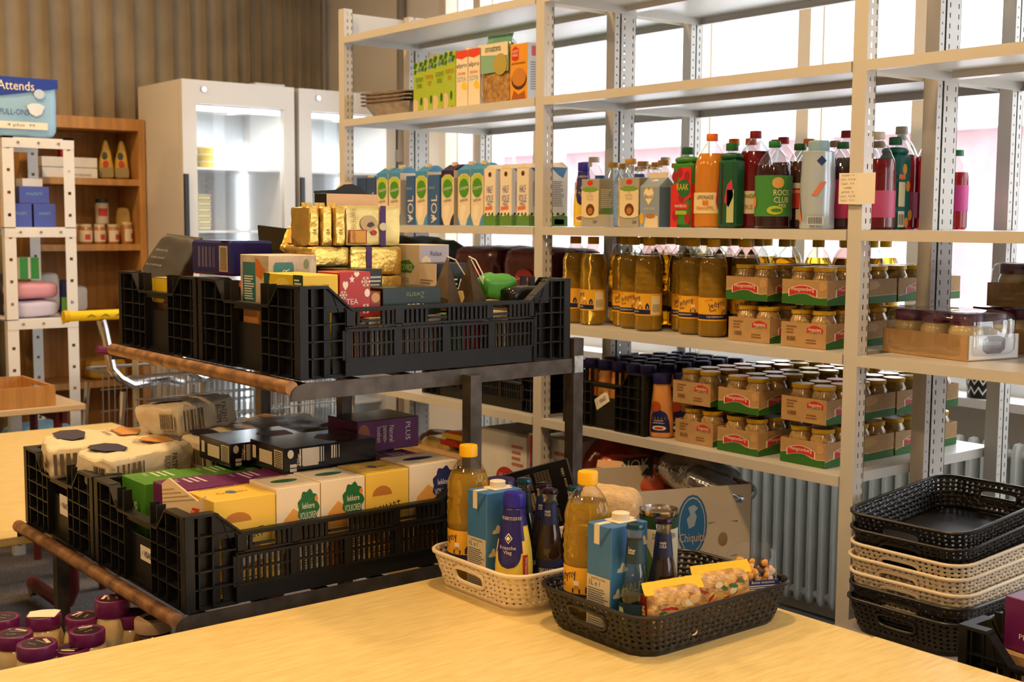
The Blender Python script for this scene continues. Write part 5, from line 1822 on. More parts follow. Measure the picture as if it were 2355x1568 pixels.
# ---- bay 3, level C: purple lid jars in shrink wrapped trays ---------
PLID = M('purple_lid', (.10, .012, .07), .25, coat=.3)
MAYO = M('mayo_cream', (.66, .50, .25), .22, coat=.8, nz=(20, .06))
mj0 = thing('mayonnaise_jar', 'x', 'jar', (0, 0, -5), group='purple lidded mayonnaise jars')
MB().lathe([(.029, 0), (.033, .004), (.0345, .012), (.0345, .060), (.031, .072), (.028, .076)], 20).build('jar_body', MAYO, mj0)
MB().lathe([(.0315, .076), (.0325, .078), (.0325, .099), (.0310, .101)], 24).build('lid', PLID, mj0)
wrap_patch(mj0, C('d9c9b0'), .0348, .018, .044, -80, 80, name='label', seg=14)
wrap_patch(mj0, C('6a2038'), .0350, .030, .044, -16, 16, name='label_mark', seg=6)
WCARD = M('white_tray_card', (.74, .74, .73), .6)
p3 = 0
for k, (x, y, z, rz, n, nm) in enumerate(((-1.700, 2.700, zC, -.17, (3, 2), 'lower'), (-1.64, 2.96, zC, -.06, (3, 2), 'rear'), (-1.585, 2.985, zC + .112, -.08, (3, 2), 'upper'))):
    w, dp, hh = .268, .175, .060
    t = thing('jar_pack', nm + ' cardboard tray of purple lidded jars in clear wrap', 'tray', (x, y + dp / 2 - .03, z), rz, 'shrink wrapped jar trays')
    m = MB().box(-w / 2, -dp / 2, 0, w / 2, dp / 2, .003, 0).box(-w / 2, -dp / 2, .003, w / 2, -dp / 2 + .003, hh, 0).box(-w / 2, dp / 2 - .003, .003, w / 2, dp / 2, hh, 0).box(w / 2 - .003, -dp / 2, .003, w / 2, dp / 2, hh, 1).box(-w / 2, -dp / 2, .003, -w / 2 + .003, dp / 2, hh, 1)
    m.build('tray_body', [KR2, WCARD], t, flat=True)
    d = (w, dp, hh)
    dec(t, C('5a3a34'), d, '+x', .28, .25, .72, .95, [(0, .2), (.2, 0), (.8, 0), (1, .2), (1, .8), (.8, 1), (.2, 1), (0, .8)], 'side_window')
    txt(t, 'Biocaree', C('d9c9b0'), d, '+x', .5, .70, .05, .012, lift=.001)
    MB().pillow(w + .006, dp + .006, .113, 9, 10, .0025, 22, k).build('shrink_film', FILM, t, sharp=80)
    M4 = Matrix.Translation(Vector((x, y + dp / 2 - .03, z))) @ Matrix.Rotation(rz, 4, 'Z')
    for j in range(n[1]):
        for i in range(n[0]):
            lp = M4 @ Vector((-w / 2 + .048 + i * .086, -dp / 2 + .046 + j * .083, .004))
            lb = 'purple lidded mayonnaise jar, %s of the %s row in the %s wrapped tray' % (ORD[i], ('front', 'back')[j], nm)
            if p3 == 0:
                mj0.location = lp
                mj0.rotation_euler = (0, 0, rz + .5)
                mj0.scale = (1.18, 1.18, 1.04)
                mj0['label'] = lb
                p3 = 1
            else:
                clone(mj0, lp, rz + .5 * i, lb)
# ================================================================== goods in the cart crates
def bx(name, label, cat, x0, x1, y0, y1, z0, z1, mats, group=None, rz=0., b=.0012):
    mm = mats if isinstance(mats, (list, tuple)) else [mats]
    r = thing(name, label, cat, ((x0 + x1) / 2, (y0 + y1) / 2, z0), rz, group)
    d = (x1 - x0, y1 - y0, z1 - z0)
    MB().cbox(*d, b, 0, mtop=2 if len(mm) > 2 else None, mside=1 if len(mm) > 1 else None).build('box_body', list(mm), r)
    return r, d


LF, UF = LZ + .009, UZ + .013
# ---- lower near crate: row of cracker boxes along the near side
YEL = C('efc650', 'cracker_yellow', rough=.4)
CRM = C('ecdcc0', 'cracker_cream', rough=.4)
TAN = C('b9772c')
SCAL = [(.5 + .5 * (1 + .09 * math.cos(9 * t)) * .92 * math.cos(t), .5 + .5 * (1 + .09 * math.cos(9 * t)) * .92 * math.sin(t)) for t in [k * 2 * PI / 36 for k in range(36)]]
ye = [1.095, 1.238, 1.346, 1.460, 1.577, 1.715]
for i in range(5):
    k = 'ywwyb'[i]
    lb = ('plain yellow cracker box at the near corner of the lower crate', 'cream wholegrain cracker box beside the near yellow box', 'cream wholegrain cracker box in the middle of the lower crate', 'yellow cracker box between the cream ones', 'cream cracker box with navy badge at the far end')[i]
    h = (.958, .966, .968, .970, .975)[i]
    r, d = bx('cracker_box', lb, 'cracker box', -2.450, -2.3255, ye[i] + .001, ye[i + 1] - .001, LF, h - .002 * 0, [YEL, YEL, YEL] if k == 'y' else [CRM, CRM, CRM], 'cracker boxes')
    dec(r, C('2a2018'), d, '+z', .05, .10, .10, .90, [(0, 0), (.6, .1), (.6, .9), (0, 1)], 'tuck_line')
    if k == 'y':
        txt(r, "'t MAART", C('3a2a14'), d, '+x', .5, .62, d[1] * .6, .022, rot=6)
        dec(r, TAN, d, '+x', .15, .66, .6, .86, [(.5 + .5 * math.cos(t), max(0, .5 + .5 * math.sin(t))) for t in [q * PI / 10 for q in range(11)]], 'cracker_print')
        txt(r, 'Crackers', C('8a6a1c'), d, '+z', .5, .5, .07, .014, rot=90)
        dec(r, C('5a7ab0'), d, '+z', .35, .42, .6, .58, ELL, 'blue_mark')
        dec(r, C('a8602a'), d, '+x', .1, .25, .9, .52, [(0, .3), (.3, 0), (.8, .1), (1, .6), (.7, 1), (.2, .9)], 'cracker_print')
        dec(r, C('d9d4cc'), d, '+x', .35, .30, .95, .42, [(0, 0), (1, .5), (1, 1), (0, .6)], 'ribbon_print', lift=.0008)
        stripes(r, C('6a5020'), d, '+x', .1, .05, .9, .20, 5, seed=i)
    else:
        col = C('1f6a3a') if k == 'w' else C('23275e')
        dec(r, C('e0a048'), d, '+x', .05, .42, .6, .78, [(0, 0), (1, 0), (.95, .8), (.6, 1), (.2, .7)], 'crispbread_print')
        dec(r, C('b06a24'), d, '+x', .05, .10, .55, .42, [(0, 0), (1, 0), (.9, .9), (.4, 1), (.1, .6)], 'crispbread_print')
        dec(r, col, d, '+x', .46, .56, .98, .96, SCAL, 'scalloped_badge', lift=.0008)
        txt(r, 'lekkere', PAPER, d, '+x', .72, .79, d[1] * .28, .013, lift=.0013)
        txt(r, 'VOLKOREN', PAPER, d, '+x', .72, .69, d[1] * .40, .015, lift=.0013)
        dec(r, C('d9823a'), d, '+x', .86, .82, .94, .88, ELL, 'seed_print', lift=.0013)
        dec(r, col, d, '+z', .35, .2, .6, .8, ELL, 'green_oval')
        stripes(r, C('8a8070'), d, '+x', .60, .05, .95, .48, 16, seed=i)
# purple and green breakfast boxes behind
PP = C('6a1f5e', 'breakfast_purple', rough=.38)
PG = C('4f8f2c', 'breakfast_green', rough=.38)
for ro, (x0, x1, colr, nm, y0, hh) in enumerate(((-2.577, -2.455, PP, 'purple', 1.072, .962), (-2.730, -2.600, PG, 'green', 1.062, .952))):
    for i in range(5):
        a = y0 + i * .131
        last = ro == 1 and i == 4
        r, d = bx('breakfast_box', '%s %s breakfast cereal box from the near end of the lower crate' % (ORD[i], nm), 'cereal box', x0, x1, a + .001, a + .129, LF, hh - .004 * (i % 2), [colr, colr, colr], 'purple and green cereal boxes')
        dec(r, C('2a1430') if ro == 0 else C('24501c'), d, '+z', .0, .04, 1, .07, [(0, 0), (.5, .8), (1, 0), (.5, 1)], 'tuck_line')
        txt(r, 'PLUS', C('e6d8e4'), d, '+z', .25, .32, .03, .008, rot=-8)
        stripes(r, C('cdb8cc') if ro == 0 else C('c3d9b0'), d, '+z', .12, .45, .7, .8, 3, seed=i)
        txt(r, 'PLUS', PAPER, d, '-y', .45, .72, .055, .017)
        txt(r, '::', PAPER, d, '-y', .16, .72, .010, .016)
        txt(r, 'Mix voor', C('d0b0c8') if ro == 0 else C('c3d9b0'), d, '-y', .40, .55, .035, .010)
        txt(r, 'Naturel', PAPER, d, '-y', .42, .42, .055, .018)
        stripes(r, C('d8c4d4'), d, '+x', .1, .3, .9, .8, 8, seed=i)
# black boxes on top
BKB = C('0d0b0d', 'gloss_black_card', rough=.22)
BKT = M('dark_photo_print', (.022, .020, .030), .16, coat=.4, nz=(5, .4))
for x0, x1, y0, y1, z0, z1, lb in ((-2.626, -2.462, 1.332, 1.575, .9635, 1.022, 'black biscuit box lying on the cereal boxes nearest the viewer'), (-2.798, -2.632, 1.284, 1.50, .9575, 1.013, 'black biscuit box lying on the green cereal boxes')):
    r, d = bx('biscuit_box', lb, 'biscuit box', x0, x1, y0, y1, z0, z1, [BKB, BKB, BKT], 'black biscuit boxes', 0)
    dec(r, C('5a2f20'), d, '+z', .25, .52, .95, .92, [(0, .3), (.3, 0), (.8, .1), (1, .5), (.7, .9), (.2, 1)], 'biscuit_print')
    for q in range(3):
        stripes(r, C('cbbfae'), d, '+x', .16 + q * .17, .25 + .08 * q, .27 + q * .17, .92, 4, horiz=False, seed=q, fill=.4, name='small_print')
    dec(r, C('cfc3ae'), d, '+x', .20, .22, .36, .92, name='nutrition_panel')
    txt(r, '250gr', PAPER, d, '+x', .155, .5, .028, .010, rot=90)
    dec(r, C('cfc3ae'), d, '+x', .035, .58, .10, .92, ELL, 'seal_mark')
    for q in (.05, .22):
        dec(r, C('cfc3ae'), d, '+x', .06, q, .13, q + .13, name='recycling_mark')
    dec(r, C('d9c9a8'), d, '-y', .28, .22, .66, .74, name='sticker')
    dec(r, C('d9c9a8'), d, '-y', .08, .30, .18, .80, name='code_panel')
    stripes(r, INKB, d, '-y', .74, .2, .94, .85, 9, name='barcode', seed=4, ragged=0)
    dec(r, C('d9c9a8'), d, '-y', .72, .18, .96, .87, name='barcode_panel', lift=.0003)
r, d = bx('pancake_box', 'purple pancake mix box lying at the back of the lower crate', 'mix box', -2.70, -2.560, 1.585, 1.765, .9675, 1.045, [PP, PP, BKT], None, 0)
txt(r, 'PLUS', PAPER, d, '+x', .82, .55, .045, .014, rot=-90)
txt(r, 'Naturel\npannen-\nkoeken', PAPER, d, '+x', .45, .52, .042, .050, rot=-90)
dec(r, C('a8602a'), d, '+x', .0, .1, .2, .9, ELL, 'pancake_print')
# striped soup packet
kp = thing('soup_packet', 'cream striped paper soup packet stuck upright at the crate corner', 'soup packet', (-2.395, 1.068, .885), rot=(math.radians(-8), math.radians(-8), math.radians(35)))
m = MB()
pts = [(-.055, 0), (.058, 0), (.068, .048), (.050, .072), (.030, .062), (-.035, .115), (-.052, .105)]
m.prism(pts, (0, 0, 0), (1, 0, 0), (0, 0, 1), .008)
m.build('paper_pouch', C('e0c79c', rough=.7), kp)
for i in range(12):
    z = .006 + i * .0085
    xl, xr = -.052 + .0 * i, .058 - max(0, z - .05) * 1.9
    if xr - xl > .02 and not (2 < i < 7):
        MB().add([(xl, -.0006, z), (xr - .004, -.0006, z), (xr - .004, -.0006, z + .0022), (xl, -.0006, z + .0022)], [(0, 1, 2, 3)]).build('stripe', C('b08a52'), kp, flat=True)
MB().add([(-.01, -.0008, .01), (.02, -.0008, .012), (.034, -.0008, .046), (.018, -.0008, .05)], [(0, 1, 2, 3)]).build('red_band', C('d2401f'), kp, flat=True)
o = txt(kp, 'KNORR', PAPER, (.1, .001, .1), '-y', .62, .32, .030, .010, rot=62, lift=.0015)
o = txt(kp, 'PROEF', C('c8641c'), (.1, .001, .1), '-y', .50, .05, .034, .010, lift=.0015)

# ---- lower far crate: flour bags
FLOUR = M('flour_paper', (.80, .68, .48), .65, nz=(9, .05), bump=(40, .25))
FLG = M('flour_paper_grey', (.52, .47, .38), .5, nz=(9, .08), bump=(40, .25))
fb = [(-2.905, 1.165, .90, .16, .25, .085, 0.25, 'white flour bag lying nearest the cereal boxes', FLOUR, 3),
      (-3.10, 1.150, .90, .20, .26, .085, -.25, 'white flour bag at the near outer corner of the far lower crate', FLOUR, 5),
      (-3.085, 1.385, .975, .17, .22, .085, .35, 'flour bag lying on top of the heap', FLOUR, 7),
      (-2.90, 1.405, .91, .15, .20, .085, .10, 'flour bag between the heap and the black boxes', FLOUR, 9),
      (-2.985, 1.635, .90, .24, .20, .085, -.1, 'greyish sugar bag at the back of the heap', FLG, 11),
      (-3.14, 1.60, .90, .13, .20, .075, .0, 'flour bag tucked behind the topmost bag', FLOUR, 13)]
for x, y, z, w, l, h, rz, lb, mt, sd in fb:
    r = thing('flour_bag', lb, 'flour bag', (x, y, z), rz, 'flour bags', (math.radians(2 if sd % 4 else -5), math.radians(-4 if sd == 7 else 2), rz))
    MB().pillow(w, l, h, 7, 14, .0075, 21, sd).build('paper_bag', mt, r, sharp=18)
    d = (w + .006, l + .006, h * 1.0)
    if mt is FLOUR:
        dec(r, C('2b2244'), d, '+z', .1, .1, .75, .40, [(0, .3), (.2, 0), (.7, .1), (1, .5), (.8, .9), (.35, 1), (.05, .8)], 'purple_print', lift=.004)
        txt(r, 'Zeeuwse\nbloem', C('4a4a58'), d, '+z', .5, .62, .08, .035, rot=15, lift=.004)
        dec(r, C('d99a4a'), d, '+z', .2, .62, .75, .90, [(0, .4), (.3, 0), (.9, .2), (1, .8), (.4, 1)], 'bread_print', lift=.0035)
        dec(r, C('cdbb98'), d, '-y', .62, .25, .92, .75, name='barcode_panel', lift=.003)
        stripes(r, C('3a342c'), d, '-y', .64, .28, .90, .72, 14, horiz=False, name='barcode', seed=sd, lift=.004)
        stripes(r, C('6a604e'), d, '+x', .06, .18, .40, .80, 6, horiz=False, name='small_print', seed=sd, lift=.004)
        txt(r, 'PATENT\nBLOEM', C('3a342c'), d, '+x', .66, .5, .055, .035, rot=-90, lift=.004)
    else:
        stripes(r, C('3a342c'), d, '+x', .2, .2, .6, .8, 6, horiz=False, name='small_print', seed=sd, lift=.004)
        dec(r, C('6c8a9c'), d, '+x', .62, .25, .95, .8, name='blue_panel', lift=.003)
for i, (x, y, w) in enumerate(((-3.10, 1.22, .28), (-3.05, 1.55, .30), (-2.883, 1.30, .13))):
    r, d = bx('flour_carton', ('plain cardboard carton under the flour bags near the handle', 'plain cardboard carton under the rear flour bags', 'narrow cardboard carton under the flour bags')[i], 'carton', x - w / 2, x + w / 2, y - .13 + .02 * (i == 2), y + .13, LF, .897, KRAFT)
MB().pillow(.30, .42, .10, 5, 10, .006, 12, 4).build('shrink_film', FILM, None)
bpy.data.objects.remove(bpy.data.objects['shrink_film.003']) if 'shrink_film.003' in bpy.data.objects else None
for o in [o for o in bpy.data.objects if o.name.startswith('shrink_film') and o.parent is None]:
    bpy.data.objects.remove(o)

# ---- upper near crate: tea
tea = [(1.408, 1.468, '5c1530', 'dark red'), (1.471, 1.508, 'e0cfa6', 'cream'), (1.511, 1.560, 'd9c9ae', 'pale cream'), (1.563, 1.668, 'a88f86', 'pinkish grey'), (1.671, 1.728, '5f7a44', 'sage green'), (1.731, 1.790, '9a1f26', 'bright red'), (1.793, 1.865, 'd8c49a', 'beige'), (1.868, 1.925, '6a5236', 'brown')]
for a, b, c, nm in tea:
    r, d = bx('tea_box', '%s tea box standing behind the slots of the upper crate' % nm, 'tea box', -2.455, -2.3255, a, b - .001, UF, 1.318, C(c), 'tea boxes in the upper crate')
    stripes(r, C('d9a048') if c == '5c1530' else C('4a4038'), d, '+x', .2, .1, .8, .9, 5, horiz=False, seed=int(a * 100), fill=.3, name='small_print')
    txt(r, 'THEE', C('d9b04a'), d, '+x', .5, .92, min(.05, (b - a) * .8), .008)
for i, (x0, x1, y0, y1) in enumerate(((-2.75, -2.465, 1.41, 1.62), (-2.75, -2.465, 1.63, 1.99))):
    bx('inner_carton', ('plain carton hidden under the tea boxes near the handle', 'plain carton hidden under the coffee packs')[i], 'carton', x0, x1, y0, y1, UF, 1.335, KRAFT)
# yellow green-tea box
GTY = C('ecc81f', 'tea_yellow', rough=.35)
r, d = bx('green_tea_box', 'bright yellow green tea box at the near corner of the upper crate', 'tea box', -2.520, -2.345, 1.318, 1.405, 1.210, 1.415, [GTY, GTY, C('efd34a')], 'loose tea boxes')
dec(r, C('1f4a2a'), d, '-y', .0, .72, .16, 1, [(0, 0), (.6, .2), (1, 1), (0, 1)], 'green_corner')
dec(r, C('1f4a2a'), d, '-y', .76, .76, 1, 1, name='green_panel')
stripes(r, PAPER, d, '-y', .79, .79, .97, .97, 5, seed=2)
dec(r, C('f4dc5a'), d, '-y', .25, .70, .7, .96, ELL, 'sun_print')
stripes(r, C('5a5a1c'), d, '+x', .2, .3, .4, .9, 5, horiz=False, seed=3, fill=.3)
stripes(r, C('5a5a1c'), d, '+x', .55, .3, .75, .9, 5, horiz=False, seed=5, fill=.3)
# red christmas tea box
r, d = bx('red_tea_box', 'red tea box with white snowflakes and stars in the upper crate', 'tea box', -2.440, -2.345, 1.408, 1.488, 1.320, 1.420, C('b3221c', 'tea_red', rough=.35), 'loose tea boxes')
txt(r, 'TEA', PAPER, d, '+x', .40, .35, .030, .012)


def snow(face, cu, cv, s):
    o_, U, V, fw, fh = face_frame(d, face)
    N = U.cross(V)
    c = o_ + U * cu * fw + V * cv * fh + N * .0007
    m = MB()
    for k in range(3):
        a = k * PI / 3
        e = U * math.cos(a) + V * math.sin(a)
        q = N.cross(e)
        m.add([c - e * s - q * s * .08, c + e * s - q * s * .08, c + e * s + q * s * .08, c - e * s + q * s * .08], [(0, 1, 2, 3)])
        for sg in (-1, 1):
            for sd in (-1, 1):
                p_ = c + e * s * .55 * sg
                t_ = p_ + e * s * .3 * sg + q * s * .3 * sd
                n_ = (t_ - p_).cross(N).normalized() * s * .07
                m.add([p_ - n_, t_ - n_, t_ + n_, p_ + n_], [(0, 1, 2, 3)])
    m.build('snowflake_print', PAPER, r, flat=True)


STAR = [(.5 + (.5 if k % 2 == 0 else .2) * math.sin(k * PI / 5), .5 + (.5 if k % 2 == 0 else .2) * math.cos(k * PI / 5)) for k in range(10)]
snow('+x', .84, .78, .012)
snow('+x', .84, .18, .012)
snow('+x', .12, .5, .010)
dec(r, PAPER, d, '+x', .30, .74, .50, .94, STAR, 'star_print')
dec(r, PAPER, d, '+x', .10, .60, .28, .80, HEART, 'heart_print')
dec(r, PAPER, d, '+x', .80, .44, .98, .62, ELL, 'bauble_print')
dec(r, PAPER, d, '+x', .46, .88, .64, 1, HEART, 'heart_print')
# winter tea box
WT = M('winter_print', (.62, .50, .36), .35, nz=(18, .25))
r, d = bx('winter_tea_box', 'winter tea box with teal panel and cinnamon print', 'tea box', -2.690, -2.550, 1.345, 1.470, 1.337, 1.452, [WT, WT, C('d9cfc0')], 'loose tea boxes')
dec(r, C('3c7a7c'), d, '+x', .10, .05, .52, .86, [(.08, 0), (.92, 0), (1, .08), (1, .92), (.92, 1), (.08, 1), (0, .92), (0, .08)], 'teal_panel')
txt(r, 'WINTER', PAPER, d, '+x', .36, .46, .062, .018, rot=90)
txt(r, 'CHRISTMAS', PAPER, d, '+x', .20, .40, .040, .006, rot=90)
dec(r, C('3a8ac0'), d, '+x', .02, .1, .14, .34, [(0, .3), (.5, 0), (1, .3), (1, .7), (.5, 1), (0, .7)], 'blue_badge', lift=.0008)
dec(r, C('3c7a7c'), d, '-y', .1, .05, .55, .85, name='teal_panel')
stripes(r, PAPER, d, '-y', .15, .1, .5, .6, 10, seed=3)
dec(r, C('d9782c'), d, '-y', .55, .5, .9, .95, [(0, .2), (.6, 0), (1, .5), (.7, .6), (.3, .9), (0, 1)], 'orange_peel_print')
dec(r, C('8a3f1c'), d, '+x', .62, .05, .80, .50, [(0, .1), (.15, 0), (1, .9), (.85, 1)], 'cinnamon_print')
dec(r, C('d8ccbc'), d, '+x', .82, .35, .98, .95, [(0, .3), (.4, 0), (1, .2), (.9, .8), (.5, 1)], 'flower_print')
dec(r, C('7a8a5a'), d, '+x', .72, .72, .84, .92, ELL, 'round_seal')
# dark boxes
r, d = bx('dark_tea_box', 'dark green tea box upside down in the upper crate', 'tea box', -2.460, -2.345, 1.520, 1.680, 1.320, 1.382, C('0f1f14', rough=.3), 'loose tea boxes')
txt(r, 'PLUS', PAPER, d, '+x', .55, .30, .045, .012, rot=180)
txt(r, 'Zwarte', C('7a8a6a'), d, '+x', .55, .72, .050, .013, rot=180)
r, d = bx('black_tea_box', 'small black tea box with tiny white print on top', 'tea box', -2.606, -2.470, 1.500, 1.600, 1.337, 1.420, C('15161a', rough=.35), 'loose tea boxes')
dec(r, C('a8a498'), d, '+x', .05, .25, .32, .85, name='white_panel')
dec(r, C('a8a498'), d, '+x', .36, .35, .52, .85, name='white_panel')
stripes(r, C('c3bfb2'), d, '+x', .58, .3, .97, .85, 5, seed=4)
r, d = bx('orange_tin', 'small dark red caffeine pack between red box and green box', 'pack', -2.42, -2.350, 1.490, 1.518, 1.320, 1.375, C('8a2a14', rough=.3))
dec(r, C('d0a060'), d, '+x', .1, .55, .9, .95, ELL, 'round_seal')
# pyramids
BRN = M('bronze_card', (.085, .055, .030), .28, .3, nz=(40, .25))
for i, (x, y, tilt) in enumerate(((-2.405, 1.735, -4), (-2.405, 1.812, 5))):
    t = thing('pyramid_tea_box', ('bronze pyramid tea box standing left of its twin', 'bronze pyramid tea box with white loop at its tip')[i], 'tea box', (x, y, 1.322), .3, 'pyramid tea boxes', (math.radians(tilt), 0, .35))
    s_ = .032
    MB().add([(-s_, -s_, 0), (s_, -s_, 0), (s_, s_, 0), (-s_, s_, 0), (0, 0, .128)], [(3, 2, 1, 0), (0, 1, 4), (1, 2, 4), (2, 3, 4), (3, 0, 4)]).build('pyramid_body', BRN, t, flat=True)
    m = MB()
    loop = [(0, 0, .127), (.012, .018, .120), (.020, .050, .085), (.012, .075, .045)] if i == 0 else [(0, 0, .127), (.014, .008, .118), (.030, .012, .085), (.028, .016, .060), (.018, .012, .085), (.004, .004, .120)]
    m.tube(loop, .0018, 5).build('string', PAPER, t)
    MB().add([(-s_ * .8, -s_ * .99, .012), (-s_ * .2, -s_ * .99, .012), (0, -s_ * .80, .030), (-s_ * .2, -s_ * .66, .046), (-s_ * .62, -s_ * .66, .046)], [(0, 1, 2, 3, 4)]).build('gold_outline', C('c9b27a'), t, flat=True)
# pickwick relax box
r, d = bx('herbal_tea_box', 'white and lilac herbal tea box with passion flower', 'tea box', -2.660, -2.550, 1.762, 1.852, 1.337, 1.474, [C('dccdb4', rough=.4), C('b6b2c4', rough=.4), C('e2d6c4')], 'loose tea boxes')
dec(r, C('3f8a2c'), d, '-y', .05, .48, .8, .72, [(0, .4), (.3, .05), (.8, 0), (1, .5), (.7, 1), (.3, .9)], 'green_leaf_logo')
txt(r, 'PICKWICK', PAPER, d, '-y', .45, .58, .06, .016, lift=.001)
txt(r, 'SUPER', C('8a8a92'), d, '-y', .35, .34, .05, .014)
dec(r, C('6c6aa0'), d, '+x', .0, .0, .5, .55, [(0, 0), (1, 0), (.8, .6), (0, 1)], 'lilac_panel')
txt(r, 'Relax', C('3c4a8a'), d, '+x', .55, .84, .035, .012)
for k in range(8):
    a = k * PI / 4
    dec(r, C('e6dcc0'), d, '+x', .12 + .10 * math.cos(a), .56 + .10 * math.sin(a), .30 + .10 * math.cos(a), .70 + .10 * math.sin(a), ELL, 'petal_print', lift=.0006 + .0001 * k)
dec(r, C('c08a2c'), d, '+x', .15, .57, .27, .69, ELL, 'flower_heart', lift=.002)
dec(r, C('4a4a7a'), d, '+x', .12, .10, .40, .32, ELL, 'b_mark', lift=.001)
txt(r, 'B', PAPER, d, '+x', .26, .21, .009, .013, lift=.0016)
stripes(r, C('6a7098'), d, '+x', .5, .45, .95, .70, 6, seed=2)
# black and white tea box
r, d = bx('black_white_tea_box', 'black tea box with white end and large lettering', 'tea box', -2.545, -2.470, 1.755, 1.850, 1.337, 1.430, [C('e2d2bc'), C('121316', rough=.35), C('23252a')], 'loose tea boxes')
txt(r, 'TEA', PAPER, d, '+x', .62, .45, .050, .026)
stripes(r, C('8a8070'), d, '-y', .1, .3, .9, .6, 4, seed=1)
r = thing('green_pouch', 'crumpled bright green pouch at the far end of the upper crate', 'pouch', (-2.42, 1.90, 1.34))
MB().pillow(.07, .10, .065, 3, 7, .008, 25, 3).build('pouch_film', C('4f9a3c', rough=.3), r)
r = thing('dark_pouch', 'flat black glossy pouch beside the green pouch', 'pouch', (-2.375, 1.955, 1.32))
MB().pillow(.06, .13, .055, 4, 7, .004, 25, 6).build('pouch_film', C('1a1a18', rough=.2), r)
r = thing('orange_pouch', 'small orange pouch seen through the far handle hole', 'pouch', (-2.365, 1.905, 1.27))
# gold coffee packs
GOLD = M('gold_foil', (.76, .50, .12), .26, .75, nz=(14, .15), bump=(35, .35))
GPAL = M('pale_gold_print', (.72, .58, .22), .3, .35, nz=(10, .12), bump=(30, .2))
PURB = C('4a2470')
bpy.data.objects.remove(r)
gp = []
for x0, x1, y0, y1, z0, z1, lb, mt in ((-2.74, -2.600, 1.485, 1.590, 1.422, 1.470, 'gold coffee brick lying under the foil packs', GOLD), (-2.74, -2.600, 1.600, 1.745, 1.337, 1.398, 'gold coffee brick with purple band at the bottom of the pile', GOLD), (-2.74, -2.600, 1.592, 1.745, 1.400, 1.470, 'gold coffee brick with purple band under the pale gold pack', GOLD)):
    r = thing('coffee_brick', lb, 'coffee pack', ((x0 + x1) / 2, (y0 + y1) / 2, z0), 0, 'gold coffee packs')
    MB().pillow(x1 - x0, y1 - y0, z1 - z0, 16, 9, .0018, 45, y0 * 10).build('foil_brick', mt, r, sharp=30)
    d = (x1 - x0 + .002, y1 - y0 + .002, z1 - z0)
    if 'band' in lb:
        dec(r, PURB, d, '+x', .30, .0, .40, 1, name='purple_band', lift=.001)
        dec(r, PURB, d, '+z', .0, .30, 1, .40, name='purple_band', lift=.001)
r = thing('coffee_brick', 'gold coffee brick standing under the tall foil packs', 'coffee pack', (-2.675, 1.540, 1.337), 0, 'gold coffee packs')
MB().pillow(.13, .10, .083, 16, 9, .0018, 45, 2).build('foil_brick', GOLD, r, sharp=30)
r = thing('coffee_pack', 'pale gold coffee pack with purple band and cup print', 'coffee pack', (-2.645, 1.660, 1.471), 0, 'gold coffee packs')
MB().pillow(.09, .160, .098, 16, 10, .002, 40, 3).build('foil_pack', GPAL, r, sharp=30)
d = (.094, .162, .098)
dec(r, PURB, d, '+x', .60, .0, .70, 1, name='purple_band', lift=.002)
dec(r, C('d9d2bc'), d, '+x', .58, .38, .72, .58, ELL, 'round_seal', lift=.003)
dec(r, C('c9b48a'), d, '+x', .25, .36, .55, .76, ELL, 'cup_print', lift=.0015)
dec(r, C('4a3a2c'), d, '+x', .36, .46, .50, .60, [(0, .3), (.4, 0), (1, .4), (.7, 1), (.2, .8)], 'bean_print', lift=.0025)
dec(r, C('a8301c'), d, '+x', .05, .06, .36, .40, name='red_frame', lift=.0018)
dec(r, C('dca43a'), d, '+x', .07, .08, .34, .38, name='orange_panel', lift=.0025)
txt(r, 'LUNGO', C('8a2a14'), d, '+x', .13, .23, .026, .009, rot=90, lift=.003)
txt(r, 'DOUWE', C('a8823a'), d, '+x', .14, .68, .05, .010, rot=90, lift=.003)
dec(r, C('c23020'), d, '+x', .44, .26, .54, .40, ELL, 'red_dot', lift=.002)
for i in range(3):
    y = 1.502 + i * .030
    t = thing('foil_stick_pack', ('first', 'second', 'third')[i] + ' tall gold foil pack standing beside the pale gold coffee pack', 'coffee pack', (-2.660 + .01 * i, y, 1.471), 0, 'gold coffee packs')
    MB().pillow(.09, .0285, .094, 14, 9, .0022, 50, i + 5).build('foil_pack', GOLD, t, sharp=30)
    dd = (.092, .033, .098)
    txt(t, 'de', C('6a4a1c'), dd, '+x', .5, .35, .014, .010, rot=90, lift=.002)
    m = MB()
    for s in range(6):
        a, b = -.014 + .028 * s / 6, -.014 + .028 * (s + 1) / 6
        m.add([(.012 + .004 * (s % 2), a, .088), (.012 + .004 * ((s + 1) % 2), b, .088), (.008, b, .104), (.008, a, .104)], [(0, 1, 2, 3)])
    m.build('crimped_top', GOLD, t)
r, d = bx('torn_box', 'torn black box with white card lining behind the pale gold pack', 'box', -2.758, -2.700, 1.585, 1.735, 1.471, 1.600, [C('17130f'), C('d9b896'), C('17130f')])
m = MB().prism([(0, 0), (.15, 0), (.15, .006), (.135, .018), (.11, .026), (.085, .024), (.06, .010), (.0, .006)], (-.027, -.075, .129), (0, 1, 0), (.0, 0, 1), .004)
m.build('torn_flap', C('17130f'), r, flat=True)
MB().prism([(.06, .010), (.085, .024), (.11, .026), (.105, .031), (.08, .030)], (-.0265, -.075, .129), (0, 1, 0), (0, 0, 1), .002).build('torn_edge', C('d9b896'), r, flat=True)
